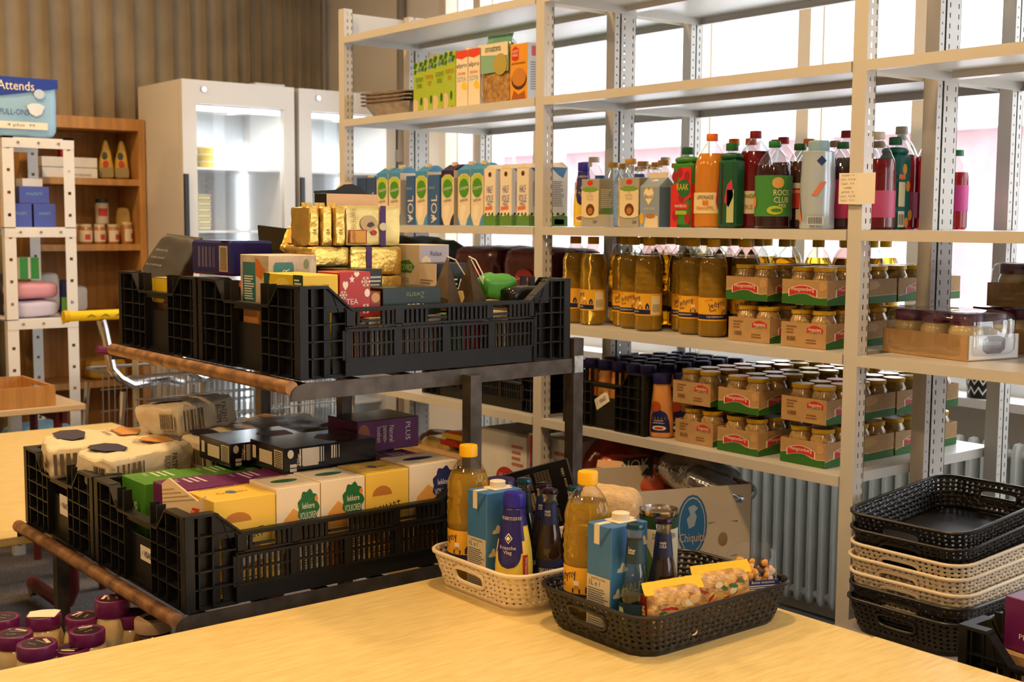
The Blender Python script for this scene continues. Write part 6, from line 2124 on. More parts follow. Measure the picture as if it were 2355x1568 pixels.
# ---- upper far crate
r, d = bx('blue_coffee_pack', 'large navy blue coffee pack lying across the upper crates', 'coffee pack', -3.075, -2.850, 1.400, 1.515, 1.392, 1.480, C('1c1f6a', 'coffee_navy', rough=.25), None, .02, .006)
dec(r, C('d9c89a'), d, '-y', .70, .12, .90, .85, name='barcode_panel')
stripes(r, INKB, d, '-y', .72, .15, .88, .82, 16, name='barcode', seed=7, ragged=0)
for q in range(5):
    stripes(r, C('8a86b0'), d, '-y', .18 + q * .09, .22, .24 + q * .09, .82, 3, horiz=False, seed=q, fill=.4)
dec(r, C('d99a2c'), d, '+z', .7, .0, .88, .06, name='orange_tab')
t = thing('gold_coffee_pack', 'tilted gold coffee pack leaning beside the blue pack', 'coffee pack', (-2.795, 1.590, 1.425), .2, 'gold coffee packs', (math.radians(-24), math.radians(8), .4))
MB().pillow(.11, .135, .068, 14, 9, .003, 36, 8).build('foil_pack', GOLD, t, sharp=30)
dd = (.11, .137, .068)
txt(t, 'LUNGO', C('e9d9a0'), dd, '+z', .5, .6, .06, .014, lift=.003, rot=20)
dec(t, C('e8c04a'), dd, '-y', .15, .3, .5, .9, name='orange_panel', lift=.003)
t = thing('black_coffee_bag', 'matt black coffee bag leaning out of the far upper crate', 'coffee bag', (-3.16, 1.345, 1.335), rot=(math.radians(-30), math.radians(6), math.radians(35)))
BCB = M('matt_black_bag', (.030, .026, .022), .5, nz=(10, .2))
MB().pillow(.125, .075, .175, 5, 9, .004, 16, 4, pinch=.72).build('bag_body', BCB, t, sharp=40)
MB().prism([(-.05, 0), (.05, 0), (.055, .02), (-.055, .02)], (0, .0, .17), (1, 0, 0), (0, .6, .8), .004).build('bag_flap', BCB, t)
for i in range(4):
    txt(t, ('BEANS', 'DARK ROAST', 'KOFFIE', '250 GR')[i], C('9a948a'), (.125, .075, .175), '-y', .4 - .05 * i, .62 - i * .12, .035 + .006 * i, .006, lift=-.006 + .004 * (3 - i))
t = thing('red_yellow_packet', 'flat red and yellow packet lying in the far upper crate', 'packet', (-2.98, 1.395, 1.318), .12)
MB().pillow(.30, .13, .062, 5, 9, .004, 18, 2).build('packet_film', C('bf2018', rough=.3), t)
dd = (.30, .132, .062)
dec(t, C('e8c41c'), dd, '-y', .0, .0, .35, 1, [(0, 0), (.5, 0), (1, 1), (0, 1)], 'yellow_panel', lift=.003)
dec(t, C('e8c41c'), dd, '+z', .0, .0, .55, .6, [(0, 0), (.5, 0), (1, 1), (0, 1)], 'yellow_panel', lift=.002)
for i, (x0, x1, y0, y1) in enumerate(((-3.25, -2.83, 1.33, 1.62), (-3.25, -2.83, 1.63, 1.99))):
    bx('inner_carton', ('plain carton at the bottom of the far upper crate near the handle', 'plain carton at the bottom of the far upper crate')[i], 'carton', x0, x1, y0, y1, UF, 1.316, KRAFT)
r, d = bx('black_open_carton', 'black open carton with raised flaps behind the blue pack', 'carton', -3.20, -2.92, 1.66, 1.90, 1.318, 1.45, C('14120f'))
for s, y in ((0, -.12), (1, .12)):
    MB().prism([(-.14, 0), (.14, 0), (.12, .07), (-.10, .085)], (0, y, .132), (1, 0, 0), (0, .5 if s else -.3, .8), .003).build('flap', C('14120f'), r, flat=True)
r, d = bx('brown_code_box', 'small brown box with barcode visible through the upper crate handle', 'box', -2.60, -2.53, 1.306, 1.3165, 1.21, 1.335, C('a8713c'))
stripes(r, INKB, d, '-y', .6, .3, .9, .6, 8, horiz=False, name='barcode', seed=1)
# ================================================================== right: stack of baskets and crate on a low table
table('low_table', 'low grey table carrying the stacked baskets by the shelving', -1.79, -.72, 2.045, 2.94, .568, M('grey_laminate', (.33, .30, .27), .5))
kb = [('black', 'lowest black basket of the stack'), ('black', 'second black basket from the bottom of the stack'), ('white', 'lowest cream basket of the stack, above the black ones'), ('white', 'middle cream basket of the stack'), ('white', 'top cream basket of the stack, under the black ones'), ('black', 'black basket just below the topmost of the stack'), ('black', 'topmost empty black basket of the stack')]
zz = .570
for i, (c, lb) in enumerate(kb):
    tl = (0, 0, 1.2, 2.0, 3.0, 4.6, 4.9)[i]
    basket(c, lb, (-1.607 + (0, .003, .002, -.002, .003, -.002, -.004)[i], 2.645 + (0, 0, .002, .004, .006, .010, .012)[i] - .0, zz), rot=(math.radians(tl), 0, math.radians((0, 1, 1.5, .5, 0, 1, .6)[i])), group='stacked woven baskets')
    zz += (.036, .034, .038, .036, .040, .038, 0)[i]
cr = crate('black crate with purple mix boxes on the low table', (-.935, 2.300, .570), PI / 2, (.9, .8, 1.1))
r, d = bx('pancake_box', 'purple and green mix box lying in the low table crate', 'mix box', -1.19, -1.02, 2.16, 2.32, .735, .835, [PP, C('a8b42c'), PP], 'purple boxes in the low crate', -.12)
txt(r, 'PLUS', PAPER, d, '-y', .3, .30, .035, .010)
dec(r, C('5a7a1c'), d, '+z', .45, .1, 1, .9, name='green_panel')
stripes(r, PAPER, d, '+z', .5, .3, .9, .6, 3, seed=2)
r, d = bx('pancake_box', 'purple mix box with wood print top above the green panelled box', 'mix box', -1.13, -.93, 2.24, 2.44, .837, .905, [PP, PP, M('pancake_print', (.42, .2, .07), .3, nz=(8, .3))], 'purple boxes in the low crate', -.1)
dec(r, C('d9c08a'), d, '-y', .12, .30, .42, .80, name='sticker')
dec(r, C('d9c08a'), d, '-y', .52, .20, .95, .80, name='sticker')
bx('inner_carton', 'plain carton hidden in the low table crate', 'carton', -1.2, -.75, 2.15, 2.47, .605, .733, KRAFT)

# ================================================================== below the lowest shelf: boxes and bags
BAN = M('banana_box_card', (.60, .52, .40), .8, nz=(10, .05))


def banana(label, loc, rz, deco):
    w, dp, h = .42, .33, .235
    r = thing('banana_box', label, 'banana box', loc, rz, 'banana boxes')
    t = .005
    m = MB().box(-w / 2, -dp / 2, 0, w / 2, dp / 2, t).box(-w / 2, dp / 2 - t, t, w / 2, dp / 2, h).box(-w / 2, -dp / 2 + t, t, -w / 2 + t, dp / 2 - t, h).box(w / 2 - t, -dp / 2 + t, t, w / 2, dp / 2 - t, h)
    # front wall with a real hand hole
    hx, hz, hr = .125, .085, .020
    n = 16
    ring = [(hx + hr * .75 * math.cos(2 * PI * k / n), hz + hr * math.sin(2 * PI * k / n)) for k in range(n)]
    def edge(k):
        a = 2 * PI * k / n
        c, s = math.cos(a), math.sin(a)
        q = min((.045 / abs(c)) if abs(c) > 1e-6 else 9, (.05 / abs(s)) if abs(s) > 1e-6 else 9)
        return (hx + c * q, hz + s * q)
    out = [edge(k) for k in range(n)]
    y = -dp / 2
    for k in range(n):
        j = (k + 1) % n
        m.add([(ring[k][0], y, ring[k][1]), (ring[j][0], y, ring[j][1]), (out[j][0], y, out[j][1]), (out[k][0], y, out[k][1])], [(0, 1, 2, 3)])
    x0, x1, z0, z1 = hx - .045, hx + .045, hz - .05, hz + .05
    for a, b, c, e in ((-w / 2, x0, 0, h), (x1, w / 2, 0, h), (x0, x1, 0, z0), (x0, x1, z1, h)):
        m.add([(a, y, c), (b, y, c), (b, y, e), (a, y, e)], [(0, 1, 2, 3)])
    m.build('box_body', BAN, r, flat=True)
    if deco:
        d = (w, dp, h)
        bl = C('2f6ea8', 'banana_blue', rough=.6)
        dec(r, bl, d, '-y', .46, .20, .68, .92, ELL, 'oval_badge', lift=.0008)
        dec(r, C('cfc2a8'), d, '-y', .475, .23, .665, .89, ELL, 'oval_ring', lift=.0012)
        dec(r, bl, d, '-y', .48, .245, .66, .875, ELL, 'oval_field', lift=.0016)
        txt(r, 'Chiquita', C('cfc2a8'), d, '-y', .57, .40, .078, .032, lift=.003)
        dec(r, C('9fb4c4'), d, '-y', .53, .52, .61, .80, [(.2, 0), (.7, .1), (.9, .5), (.7, .7), (1, .85), (.6, 1), (.1, .9), (.3, .6), (0, .4)], 'dancer_emblem', lift=.002)
    return r


P_ = AX(1728, 1112, -2.22)
ba = math.radians(70)
bc_ = (P_.x - .21 * math.cos(ba) - .165 * math.sin(ba), P_.y - .21 * math.sin(ba) + .165 * math.cos(ba))
bz = P_.z - .235
banana('cardboard banana box with blue oval badge below the shelving', (bc_[0], bc_[1], bz), ba, True)
banana('plain banana box under the one with the blue badge', (bc_[0], bc_[1], bz - .237), ba, False)
banana('banana box at the bottom of its stack', (bc_[0], bc_[1], bz - .474), ba, False)
bx('wooden_pallet', 'low wooden crate under the banana boxes', 'crate', bc_[0] - .2, bc_[0] + .2, bc_[1] - .155, bc_[1] + .155, 0, bz - .476, BIRCH, rz=ba)
# white boxes with red and blue print behind the cart, under the shelf
for i, (x0, x1, y) in enumerate(((-3.42, -3.14, 2.60), (-3.13, -2.895, 2.60))):
    r, d = bx('dog_food_box', ('white box with red oval lettered KAD under the shelf', 'white and red box with blue dog print under the shelf')[i], 'box', x0, x1, y, y + .25, .55, .818 + .02 * i, CARD, 'printed boxes under the shelf')
    if i == 0:
        dec(r, C('b8322c'), d, '-y', .42, .28, .80, .58, ELL, 'red_oval', lift=.001)
        txt(r, 'KAD', C('d9b8a8'), d, '-y', .61, .43, .07, .035, lift=.002)
        dec(r, C('5a2440'), d, '-y', 0, 0, 1, .30, [(0, 0), (1, 0), (1, 1), (.6, .5), (0, .4)], 'purple_band')
        stripes(r, C('c87a6a'), d, '-y', .72, .62, .95, .92, 4, seed=1)
    else:
        dec(r, C('b8322c'), d, '-y', .02, .45, .40, .98, [(0, 0), (.7, 0), (1, .5), (.7, 1), (0, 1)], 'red_panel')
        dec(r, C('b8322c'), d, '-y', .02, .1, .5, .40, [(0, 0), (1, .3), (.8, .9), (0, 1)], 'red_panel')
        dec(r, C('3a5aa0'), d, '-y', .04, .55, .28, .90, [(0, .1), (.2, 0), (.35, .3), (.7, .3), (.8, 0), (1, .1), (.9, .6), (1, .9), (.7, 1), (.5, .7), (.2, .8)], 'blue_dog', lift=.001)
        stripes(r, C('c87a6a'), d, '-y', .55, .55, .95, .9, 4, seed=3)
    bx('support_carton', ('plain carton under the white KAD box', 'plain carton under the box with the blue dog')[i], 'carton', x0, x1, y, y + .25, 0, .548, KRAFT)
YF = M('yellow_foil', (.62, .42, .06), .28, .3, nz=(12, .4), rgb2=(.75, .58, .2), bump=(30, .4))
for i, (u, v, w, h, c, lb) in enumerate(((1010, 1062, .20, .09, 0, 'yellow foil snack pack lying low behind the cart'), (1060, 1030, .20, .055, 1, 'flat red and yellow packet on top of the snack pack'), (1135, 1038, .19, .05, 2, 'green and gold packet lying on the white KAD box'), (960, 1050, .12, .09, 3, 'brown sugar pack beside the yellow snack pack'))):
    p = AY(u, v, 2.66)
    r = thing('snack_packet', lb, 'packet', (p.x, 2.70 + .02 * i, p.z), .1 * i, 'packets under the shelf')
    MB().pillow(w, .14, h, 4.5, 8, .006, 16, i).build('foil_film', [YF, C('b8501c', rough=.3), C('8a8a2c', rough=.3), C('5a3216', rough=.4)][c], r)
    if c == 1:
        dec(r, C('c22a1c'), (w, .14, h), '-y', .0, .05, .6, .45, [(0, 0), (1, .1), (.7, 1), (0, .9)], 'red_panel', lift=.006)
        dec(r, C('e0b830'), (w, .14, h), '-y', .05, .55, .95, .9, name='yellow_panel', lift=.006)
bx('support_carton', 'plain carton under the yellow foil packets', 'carton', -3.95, -3.43, 2.58, 2.86, 0, .70, KRAFT)
# crisp bags in the banana box and beside it
RB = M('red_crisp_film', (.62, .045, .025), .25, coat=.2, nz=(7, .5), rgb2=(.8, .16, .07), bump=(25, .5))
SB = M('silver_film', (.55, .56, .60), .16, .9, nz=(12, .3), bump=(22, .9))
DB = M('dark_red_crisp', (.09, .015, .014), .3, nz=(7, .5), bump=(25, .5))
for i, (u, v, y, w, dp, h, mt, rot, lb) in enumerate(((1400, 1120, 2.66, .26, .12, .17, RB, (-.5, .2, .2), 'bright red crisp bag leaning next to the cart post'), (1440, 1130, 2.58, .22, .09, .14, RB, (-.6, -.1, .4), 'red crisp bag with dark lettering above the egg box'), (1500, 1100, 2.66, .20, .08, .20, DB, (-.3, .5, .3), 'dark red crisp bag slanting under the shelf edge'), (1590, 1122, 2.66, .26, .14, .12, SB, (-.4, .1, .1), 'crumpled silver foil bag in the banana box'), (1650, 1120, 2.64, .20, .16, .06, SB, (0, .25, .2), 'torn silver foil bag hanging over the banana box corner'), (1380, 1060, 2.74, .26, .10, .16, DB, (-.4, -.5, .1), 'brown red crisp bag behind the bright red one'))):
    p = AY(u, v, y)
    r = thing('crisp_bag', lb, 'crisp bag', (p.x, y, p.z - .02), group='crisp bags', rot=rot)
    MB().pillow(w, dp, h, 3.2, 9, .010, 13, i + 20, flat=False).build('foil_bag', mt, r, sharp=40)
    if i == 1:
        dec(r, C('241c2c'), (w, dp, h), '-y', .45, .35, .95, .8, [(0, .1), (1, 0), (.95, 1), (.05, .9)], 'dark_panel', lift=.012)
        txt(r, 'NOK', C('b8b0a0'), (w, dp, h), '-y', .68, .58, .09, .035, rot=8, lift=.016)
        dec(r, C('d9a878'), (w, dp, h), '-y', .1, .5, .5, .72, [(0, .2), (1, 0), (1, .8), (0, 1)], 'cream_band', lift=.012)

# ================================================================== lower left: jars beside the table, on a low trolley
table('jar_stand', 'low dark stand holding the purple lidded jars beside the table', -2.86, -2.245, .35, .985, .572, M('dark_board', (.035, .03, .028), .6))
BJ = thing('sauce_jar', 'x', 'jar', (0, 0, -5), group='jars on the low stand')
MB().lathe([(.035, 0), (.041, .005), (.043, .016), (.043, .062), (.038, .078), (.034, .083)], 24).build('jar_body', MAYO, BJ)
MB().lathe([(.0385, .083), (.0395, .085), (.0395, .107), (.0380, .110), (.034, .1105), (.033, .1095)], 30).build('lid', M('magenta_purple_lid', (.15, .012, .10), .3, coat=.25), BJ)
MB().lathe([(.030, .1098), (0, .1098)], 24, capb=False).build('lid_print', C('24081c', rough=.3), BJ)
d = (.076, .076, .1102)
wrap_patch(BJ, C('cfc0a4'), .0432, .012, .050, -100, 100, name='label', seg=16)
jl = [(85, 1478), (33, 1455), (100, 1412), (200, 1448), (190, 1415), (258, 1375), (300, 1408), (5, 1418), (165, 1492), (352, 1420)]
fj = ['nearest the table edge with a best before sticker', 'at the left behind the nearest one', 'with a cream paper scrap on its lid', 'between the paper scrap jar and the table edge', 'tucked behind the middle jars', 'standing tallest at the back under the rusty tube', 'in front of the tallest one', 'cut by the left picture border', 'almost hidden below the table edge', 'with a plain beige lid beside the rusty tube']
for i, (u, v) in enumerate(jl):
    p = AZ(u, v, .684 + (.035 if i == 5 else 0) - (.03 if i == 8 else 0))
    loc = (p.x, p.y, .574)
    lb = ('jar with purple lid ' if i != 9 else 'dark sauce jar ') + fj[i]
    if i == 0:
        BJ.location = loc
        BJ['label'] = lb
        j = BJ
        txt(j, 'TENMINSTE', C('cbb9b0'), d, '+z', .5, .62, .036, .005, rot=20, lift=.0006)
        txt(j, 'A.V.M', C('cbb9b0'), d, '+z', .5, .36, .020, .005, rot=20, lift=.0006)
        dec(j, C('d9c2b0'), d, '+z', .32, .70, .72, .80, name='sticker', lift=.0008)
    elif i == 9:
        j = thing('sauce_jar', lb, 'jar', loc, 0, 'jars on the low stand')
        MB().lathe([(.035, 0), (.041, .005), (.043, .016), (.043, .062), (.038, .078), (.034, .083)], 24).build('jar_body', M('brown_sauce', (.07, .025, .012), .15, coat=.7), j)
        MB().lathe([(.0385, .083), (.0395, .085), (.0395, .107), (.0380, .110), (.022, .1105)], 30).build('lid', C('cfae8c'), j)
        MB().lathe([(.020, .1108), (0, .1108)], 20, capb=False).build('lid_print', C('4a2c1c'), j)
    else:
        sc_ = (.93, .93, 1.32) if i == 5 else ((.93, .93, .75) if i == 8 else (.93, .93, 1))
        j = clone(BJ, loc, .5 * i, lb, scale=sc_)
        if i == 2:
            MB().prism([(-.030, -.026), (.032, -.030), (.034, .020), (.02, .028), (-.010, .026), (-.034, .014)], (0, 0, .1125), (1, 0, 0), (0, 1, 0), .0012).build('paper_scrap', PAPER, j)

# ================================================================== left: glass door fridges
FRX = -5.90
FWH = M('fridge_white', (.70, .67, .62), .35, nz=(2, .02))
FIN = M('fridge_liner', (.80, .83, .86), .4)
LED = M('led_white', (.85, .93, 1.), emis=3.5)
TUB = C('e9dfa8', rough=.4)
for i, (y0, y1) in enumerate(((2.627, 3.250), (3.278, 3.885))):
    f = thing('glass_door_fridge', ('white glass door fridge beside the bookcase', 'white glass door fridge nearest the window wall')[i], 'fridge', (FRX, (y0 + y1) / 2, 0), 0, 'glass door fridges')
    w, dp, h = y1 - y0, .50, 2.225
    m = MB()
    t = .035
    m.box(-dp, -w / 2, 0, 0, -w / 2 + t, h).box(-dp, w / 2 - t, 0, 0, w / 2, h).box(-dp, -w / 2 + t, h - .12, 0, w / 2 - t, h).box(-dp, -w / 2 + t, .05, 0, w / 2 - t, .22).box(-dp, -w / 2 + t, .22, -dp + .03, w / 2 - t, h - .12, 1)
    m.build('cabinet', [FWH, FIN], f, flat=True)
    dr = MB()
    fr = .075
    dr.box(0.004, -w / 2, .20, .045, -w / 2 + fr, h).box(.004, w / 2 - fr * .85, .20, .045, w / 2, h).box(.004, -w / 2 + fr, h - .115, .045, w / 2 - fr * .85, h).box(.004, -w / 2 + fr, .20, .045, w / 2 - fr * .85, .30)
    door = dr.build('door', FWH, f, flat=True)
    MB().add([(.03, -w / 2 + fr, .30), (.03, w / 2 - fr * .85, .30), (.03, w / 2 - fr * .85, h - .115), (.03, -w / 2 + fr, h - .115)], [(0, 1, 2, 3)]).build('glass_pane', GLASS, door, flat=True)
    MB().box(.045, -w / 2 + .0, .85, .062, -w / 2 + .022, 1.76).build('handle', C('16181c', rough=.3), door)
    MB().tube([(.045, -w / 2 + .115, h - .045), (.052, -w / 2 + .115, h - .045)], .014, 14).build('lock', CHROME, door)
    MB().box(-.05, -w / 2 + .05, h - .142, -.02, w / 2 - .05, h - .125).build('led_strip', LED, f)
    MB().box(-dp + .05, w / 2 - .06, .4, -dp + .07, w / 2 - .04, 1.95).build('led_strip', LED, f)
    lamp('fridge_light', (FRX - .06, (y0 + y1) / 2, h - .15), 3.2, .45, (.86, .94, 1), shape='RECTANGLE', sy=.04)
    for z in (1.80, 1.48, 1.16, .84, .52):
        MB().box(-dp + .035, -w / 2 + t, z - .012, -.05, w / 2 - t, z).build('shelf', M('shelf_white', (.82, .84, .86), .3), f)
    k = 0
    for z in [1.20 + .03 * q for q in range(20)] if i == 0 else []:
        MB().box(-dp + .031, .05, z, -dp + .036, w / 2 - .09, z + .012).build('vent_slat', FIN, f)
    MB().box(-.1, w / 2 - .19, h, -.02, w / 2 - .02, h + .018).build('top_hinge_cover', FWH, f)
    # tubs
    for cx, cy, z, n in ((-.2, -w / 2 + .11, 1.48, 9), (-.2, -w / 2 + .20, 1.48, 6)) if i == 0 else ((-.2, -w / 2 + .12, 1.48, 8), (-.2, -w / 2 + .12, 1.80, 1)):
        for q in range(n):
            s = thing('margarine_tub', '%s margarine tub from the shelf in the %s stack, %s fridge' % (ORD[q], ('front' if cy < -w / 2 + .15 else 'right'), ('first', 'second')[i]) if z < 1.7 else '%s tub on the top shelf of the %s fridge' % (ORD[q], ('first', 'second')[i]), 'tub', (FRX + cx, (y0 + y1) / 2 + cy, z + q * .031 + .001), 0, 'margarine tubs in the fridges')
            MB().cbox(.10, .075, .022, .006).build('tub_body', TUB, s)
            MB().cbox(.106, .080, .007, .003, z0=.0225).build('tub_lid', C('f1ead0'), s)
    if i == 0:
        for q in range(3):
            s = thing('yogurt_pot', ('lower', 'middle', 'upper')[q] + ' yogurt pot of the tower by the first fridge door edge', 'pot', (FRX - .12, y0 + .115, 1.801 + q * .088), 0, 'yogurt pots in the fridge')
            MB().lathe([(.030, 0), (.034, .08), (.035, .085)], 16).build('pot_body', C('e6e0e0'), s)
            wrap_patch(s, C('4a3a8a') if q < 2 else C('8a6a3a'), .032, .012, .055, -170, 170, name='label', rtop=.0335)
        for q in range(3):
            s = thing('butter_tub', ('lower', 'middle', 'upper')[q] + ' yellow butter tub stacked on the upper fridge shelf', 'tub', (FRX - .14, y0 + .205, 1.801 + q * .036), 0, 'butter tubs in the fridge')
            MB().lathe([(.040, 0), (.045, .026)], 18).build('tub_body', C('e2c65a'), s)
            MB().lathe([(.047, .0265), (.047, .0345)], 18).build('tub_lid', C('efe2b0'), s)

# ================================================================== left: bookcase, rack, tray table
bc = thing('bookcase', 'orange beech bookcase of baby food against the partition', 'bookcase', (-6.465, 2.30, 0), 0)
bw, bd, bh = .64, .32, 2.05
for y in (-bw / 2, bw / 2 - .035):
    MB().box(-bd / 2, y, 0, bd / 2, y + .035, bh).build('side_panel', BIRCH, bc)
MB().box(-bd / 2, -bw / 2 + .035, .0, -bd / 2 + .015, bw / 2 - .035, bh).build('back_panel', BIRCH, bc)
MB().box(-bd / 2, -bw / 2 + .035, bh - .06, bd / 2, bw / 2 - .035, bh).build('top_board', BIRCH, bc)
for z in (1.74, 1.405, 1.06, .70, .34, .06):
    MB().box(-bd / 2 + .015, -bw / 2 + .035, z - .032, bd / 2, bw / 2 - .035, z).build('shelf', BIRCH, bc)
bfx = -6.41
for i, y in enumerate((2.45, 2.533)):
    t = thing('snack_pouch', ('left', 'right')[i] + ' pointed yellow baby snack pouch on the upper bookcase shelf', 'pouch', (bfx, y, 1.741), PI / 2 - .3, 'baby snack pouches')
    MB().pillow(.085, .06, .20, 5, 8, .003, 14, i, pinch=.75, taper=.75).build('pouch_film', C('c9a030', rough=.35), t)
    dec(t, C('3a4a3a'), (.085, .06, .2), '-y', .25, .50, .6, .70, ELL, 'dark_print', lift=-.006)
    dec(t, C('c23a34'), (.085, .06, .2), '-y', .3, .30, .65, .48, ELL, 'red_logo', lift=.001)
    dec(t, C('9a8a5a'), (.085, .06, .2), '-y', .1, .05, .9, .3, name='lower_panel', lift=.003)
t = thing('white_carton', 'white flat carton with dark print on the upper bookcase shelf', 'carton', (-6.43, 2.235, 1.741))
MB().cbox(.2, .28, .05, .002).cbox(.2, .28, .05, .002, z0=.053).build('box_body', CARD, t)
txt(t, 'BABYVOEDING', C('3a2a24'), (.2, .28, .05), '+x', .65, .3, .13, .012)
t = thing('red_small_box', 'small red box standing on the white carton', 'box', (-6.46, 2.26, 1.846))
MB().cbox(.05, .07, .05, .002).build('box_body', C('c22018'), t)
bj = None
jx = [(2.33, 0), (2.40, 0), (2.47, 0), (2.545, 0), (2.36, 1), (2.44, 1), (2.30, 1)]
for i, (y, lv) in enumerate(jx):
    lb = 'baby food jar, %s of the %s row on the middle bookcase shelf' % (ORD[i if lv == 0 else i - 4], ('front', 'back')[lv])
    loc = (-6.39 if lv == 0 else -6.47, y, 1.406)
    if bj is None:
        bj = thing('baby_food_jar', lb, 'jar', loc, 0, 'baby food jars')
        MB().lathe([(.028, 0), (.031, .005), (.031, .08), (.026, .088)], 16).build('jar_body', M('orange_puree', (.45, .18, .06), .25, coat=.6), bj)
        MB().lathe([(.028, .088), (.028, .102)], 16).build('lid', C('d9cfb0', rough=.3), bj)
        wrap_patch(bj, C('dfd6c0'), .0312, .012, .070, 0, 180, name='label')
        wrap_patch(bj, C('c84a34'), .0316, .022, .050, 60, 110, name='fruit_print')
    else:
        clone(bj, loc, .3 * i, lb, scale=(1, 1, 1.12) if i == 3 else None)
t = thing('tall_jar', 'taller jar with dark lid standing on the baby food jars', 'jar', (-6.43, 2.43, 1.510), 0)
MB().lathe([(.032, 0), (.034, .005), (.034, .10), (.030, .108)], 16).build('jar_body', C('cfc4b4'), t)
MB().lathe([(.031, .108), (.031, .13)], 16).build('lid', C('2a2a24'), t)
wrap_patch(t, C('c23a3a'), .0342, .04, .08, 40, 120, name='label')
t = thing('snack_pouch', 'single tall yellow pouch at the end of the middle bookcase shelf', 'pouch', (-6.43, 2.543, 1.406), PI / 2 - .4)
MB().pillow(.075, .03, .19, 4, 7, .003, 14, 5, pinch=.6).build('pouch_film', C('b8923a', rough=.35), t)
# things low in the bookcase
for i, (y, z, w, h, c, lb) in enumerate(((2.13, 1.061, .10, .20, 'cfc9c4', 'pale grey tall pack on the lower bookcase shelf'), (2.26, 1.061, .13, .13, 'd9dce6', 'pale blue white carton on the lower bookcase shelf'), (2.42, .701, .20, .10, 'cfa03a', 'yellow pack on the low bookcase shelf'), (2.55, 1.061, .06, .10, '8ab4c8', 'pale blue bag on the lower bookcase shelf'))):
    t = thing('baby_pack', lb, 'pack', (-6.42, y, z), 0, 'packs low in the bookcase')
    MB().pillow(.12, w, h, 7, 7, .003, 15, i).build('pack_body', C(c), t)

# white slotted angle rack
RX = -5.75
ra = thing('angle_rack', 'white slotted angle rack carrying diapers and blue boxes', 'rack', (RX, 1.89, 0))
WR = M('rack_white', (.80, .79, .76), .4, nz=(4, .03))
RH = 1.895


def angle_post(yy, xx, sx):
    m = MB()
    wd = .050
    z = 0
    while z < RH - .06:
        for (a, b) in ((-.5, -.14), (.14, .5)):
            m.add([(0, a * wd, z), (0, b * wd, z), (0, b * wd, z + .1), (0, a * wd, z + .1)], [(0, 1, 2, 3)])
        for (c, e) in ((0, .043), (.057, .1)):
            m.add([(0, -.14 * wd, z + c), (0, .14 * wd, z + c), (0, .14 * wd, z + e), (0, -.14 * wd, z + e)], [(0, 1, 2, 3)])
        z += .1
    m.add([(0, -.5 * wd, z), (0, .5 * wd, z), (0, .5 * wd, RH), (0, -.5 * wd, RH)], [(0, 1, 2, 3)])
    s = .5 * wd * sx
    m.add([(0, s, 0), (-.04, s, 0), (-.04, s, RH), (0, s, RH)], [(0, 1, 2, 3)])
    m.build('angle_post', WR, ra, (xx, yy, 0), flat=True)


for yy, s in ((-.135, -1), (.135, 1)):
    angle_post(yy, 0, s)
    angle_post(yy, -.50, s)
for z in (RH, 1.495, 1.08, .42):
    MB().box(-.50, -.16, z - .004, 0, .16, z).box(-.004, -.16, z - .045, 0.002, .16, z - .004).box(-.50, -.16, z - .04, -.496, .16, z - .004).build('shelf', WR, ra)
    m = MB()
    for q in (-.09, 0, .09):
        m.tube([(.002, q, z - .022), (.006, q, z - .022)], .006, 8)
    tag(m.build('bolt_heads', C('8a867c', rough=.3), ra), kind='stuff')
dp_ = thing('diaper_pack', 'blue pack of pull on pants on top of the white rack', 'diaper pack', (RX - .10, 1.82, RH + .001), 0)
DPB = M('pack_pale_blue', (.30, .52, .72), .3, nz=(3, .1))
MB().pillow(.16, .34, .265, 7, 9, .004, 10, 2).build('pack_film', DPB, dp_)
d = (.164, .34, .265)
dec(dp_, C('1c3a9a'), d, '+x', 0, .62, 1, 1, [(0, 0), (1, .6), (1, 1), (0, 1)], 'blue_top', lift=.003)
txt(dp_, 'Attends', PAPER, d, '+x', .45, .86, .16, .040, lift=.006)
txt(dp_, 'PULL-ONS', C('2a4a9a'), d, '+x', .42, .42, .13, .026, lift=.005)
dec(dp_, PAPER, d, '+x', .22, .14, .85, .26, name='white_band', lift=.004)
txt(dp_, '4 plus  M', C('5a7aa8'), d, '+x', .5, .20, .12, .016, lift=.006)
dec(dp_, C('dfe6ee'), d, '+x', .58, .36, .82, .58, [(0, .8), (.2, .2), (.5, 0), (.8, .2), (1, .8), (.7, 1), (.3, 1)], 'pants_print', lift=.004)
dec(dp_, C('c3d4ea'), d, '+x', .68, .66, .82, .82, ELL, 'round_mark', lift=.005)
for i, (y, z, w, h) in enumerate(((1.815, 1.496, .095, .105), (1.92, 1.496, .10, .105), (1.875, 1.603, .135, .075))):
    r, d = bx('blue_box', ('blue lilac box at the left on the rack shelf', 'blue lilac box at the right on the rack shelf', 'blue lilac box lying across the other two')[i], 'box', RX - .17, RX - .03, y - w / 2, y + w / 2, z, z + h, [C('2c2a5c'), C('4a5ab4'), C('5a68b8')], 'blue boxes on the rack')
    txt(r, 'nutri', C('7ab0c0'), d, '+x', .5, .6, w * .5, .016)
r, d = bx('white_small_box', 'small white box on top of the blue boxes', 'box', RX - .14, RX - .05, 1.83, 1.92, 1.679, 1.715, CARD)
r, d = bx('peach_box', 'peach coloured box on the white rack beside the blue boxes', 'box', RX - .20, RX - .06, 1.735, 1.760, 1.496, 1.62, C('e0b090'))
for i, (z, c1, nm) in enumerate(((1.081, 'cfcbe8', 'lilac'), (1.165, 'e0a0b0', 'pink'))):
    t = thing('towel_pack', nm + ' soft pack lying on the lower rack shelf', 'pack', (RX - .14, 1.88, z), 0, 'soft packs on the rack')
    MB().pillow(.2, .22, .080, 4, 8, .004, 12, i).build('pack_film', C(c1), t)
t = thing('sponge_pack', 'green and white pack standing on the pink pack', 'pack', (RX - .14, 1.87, 1.256))
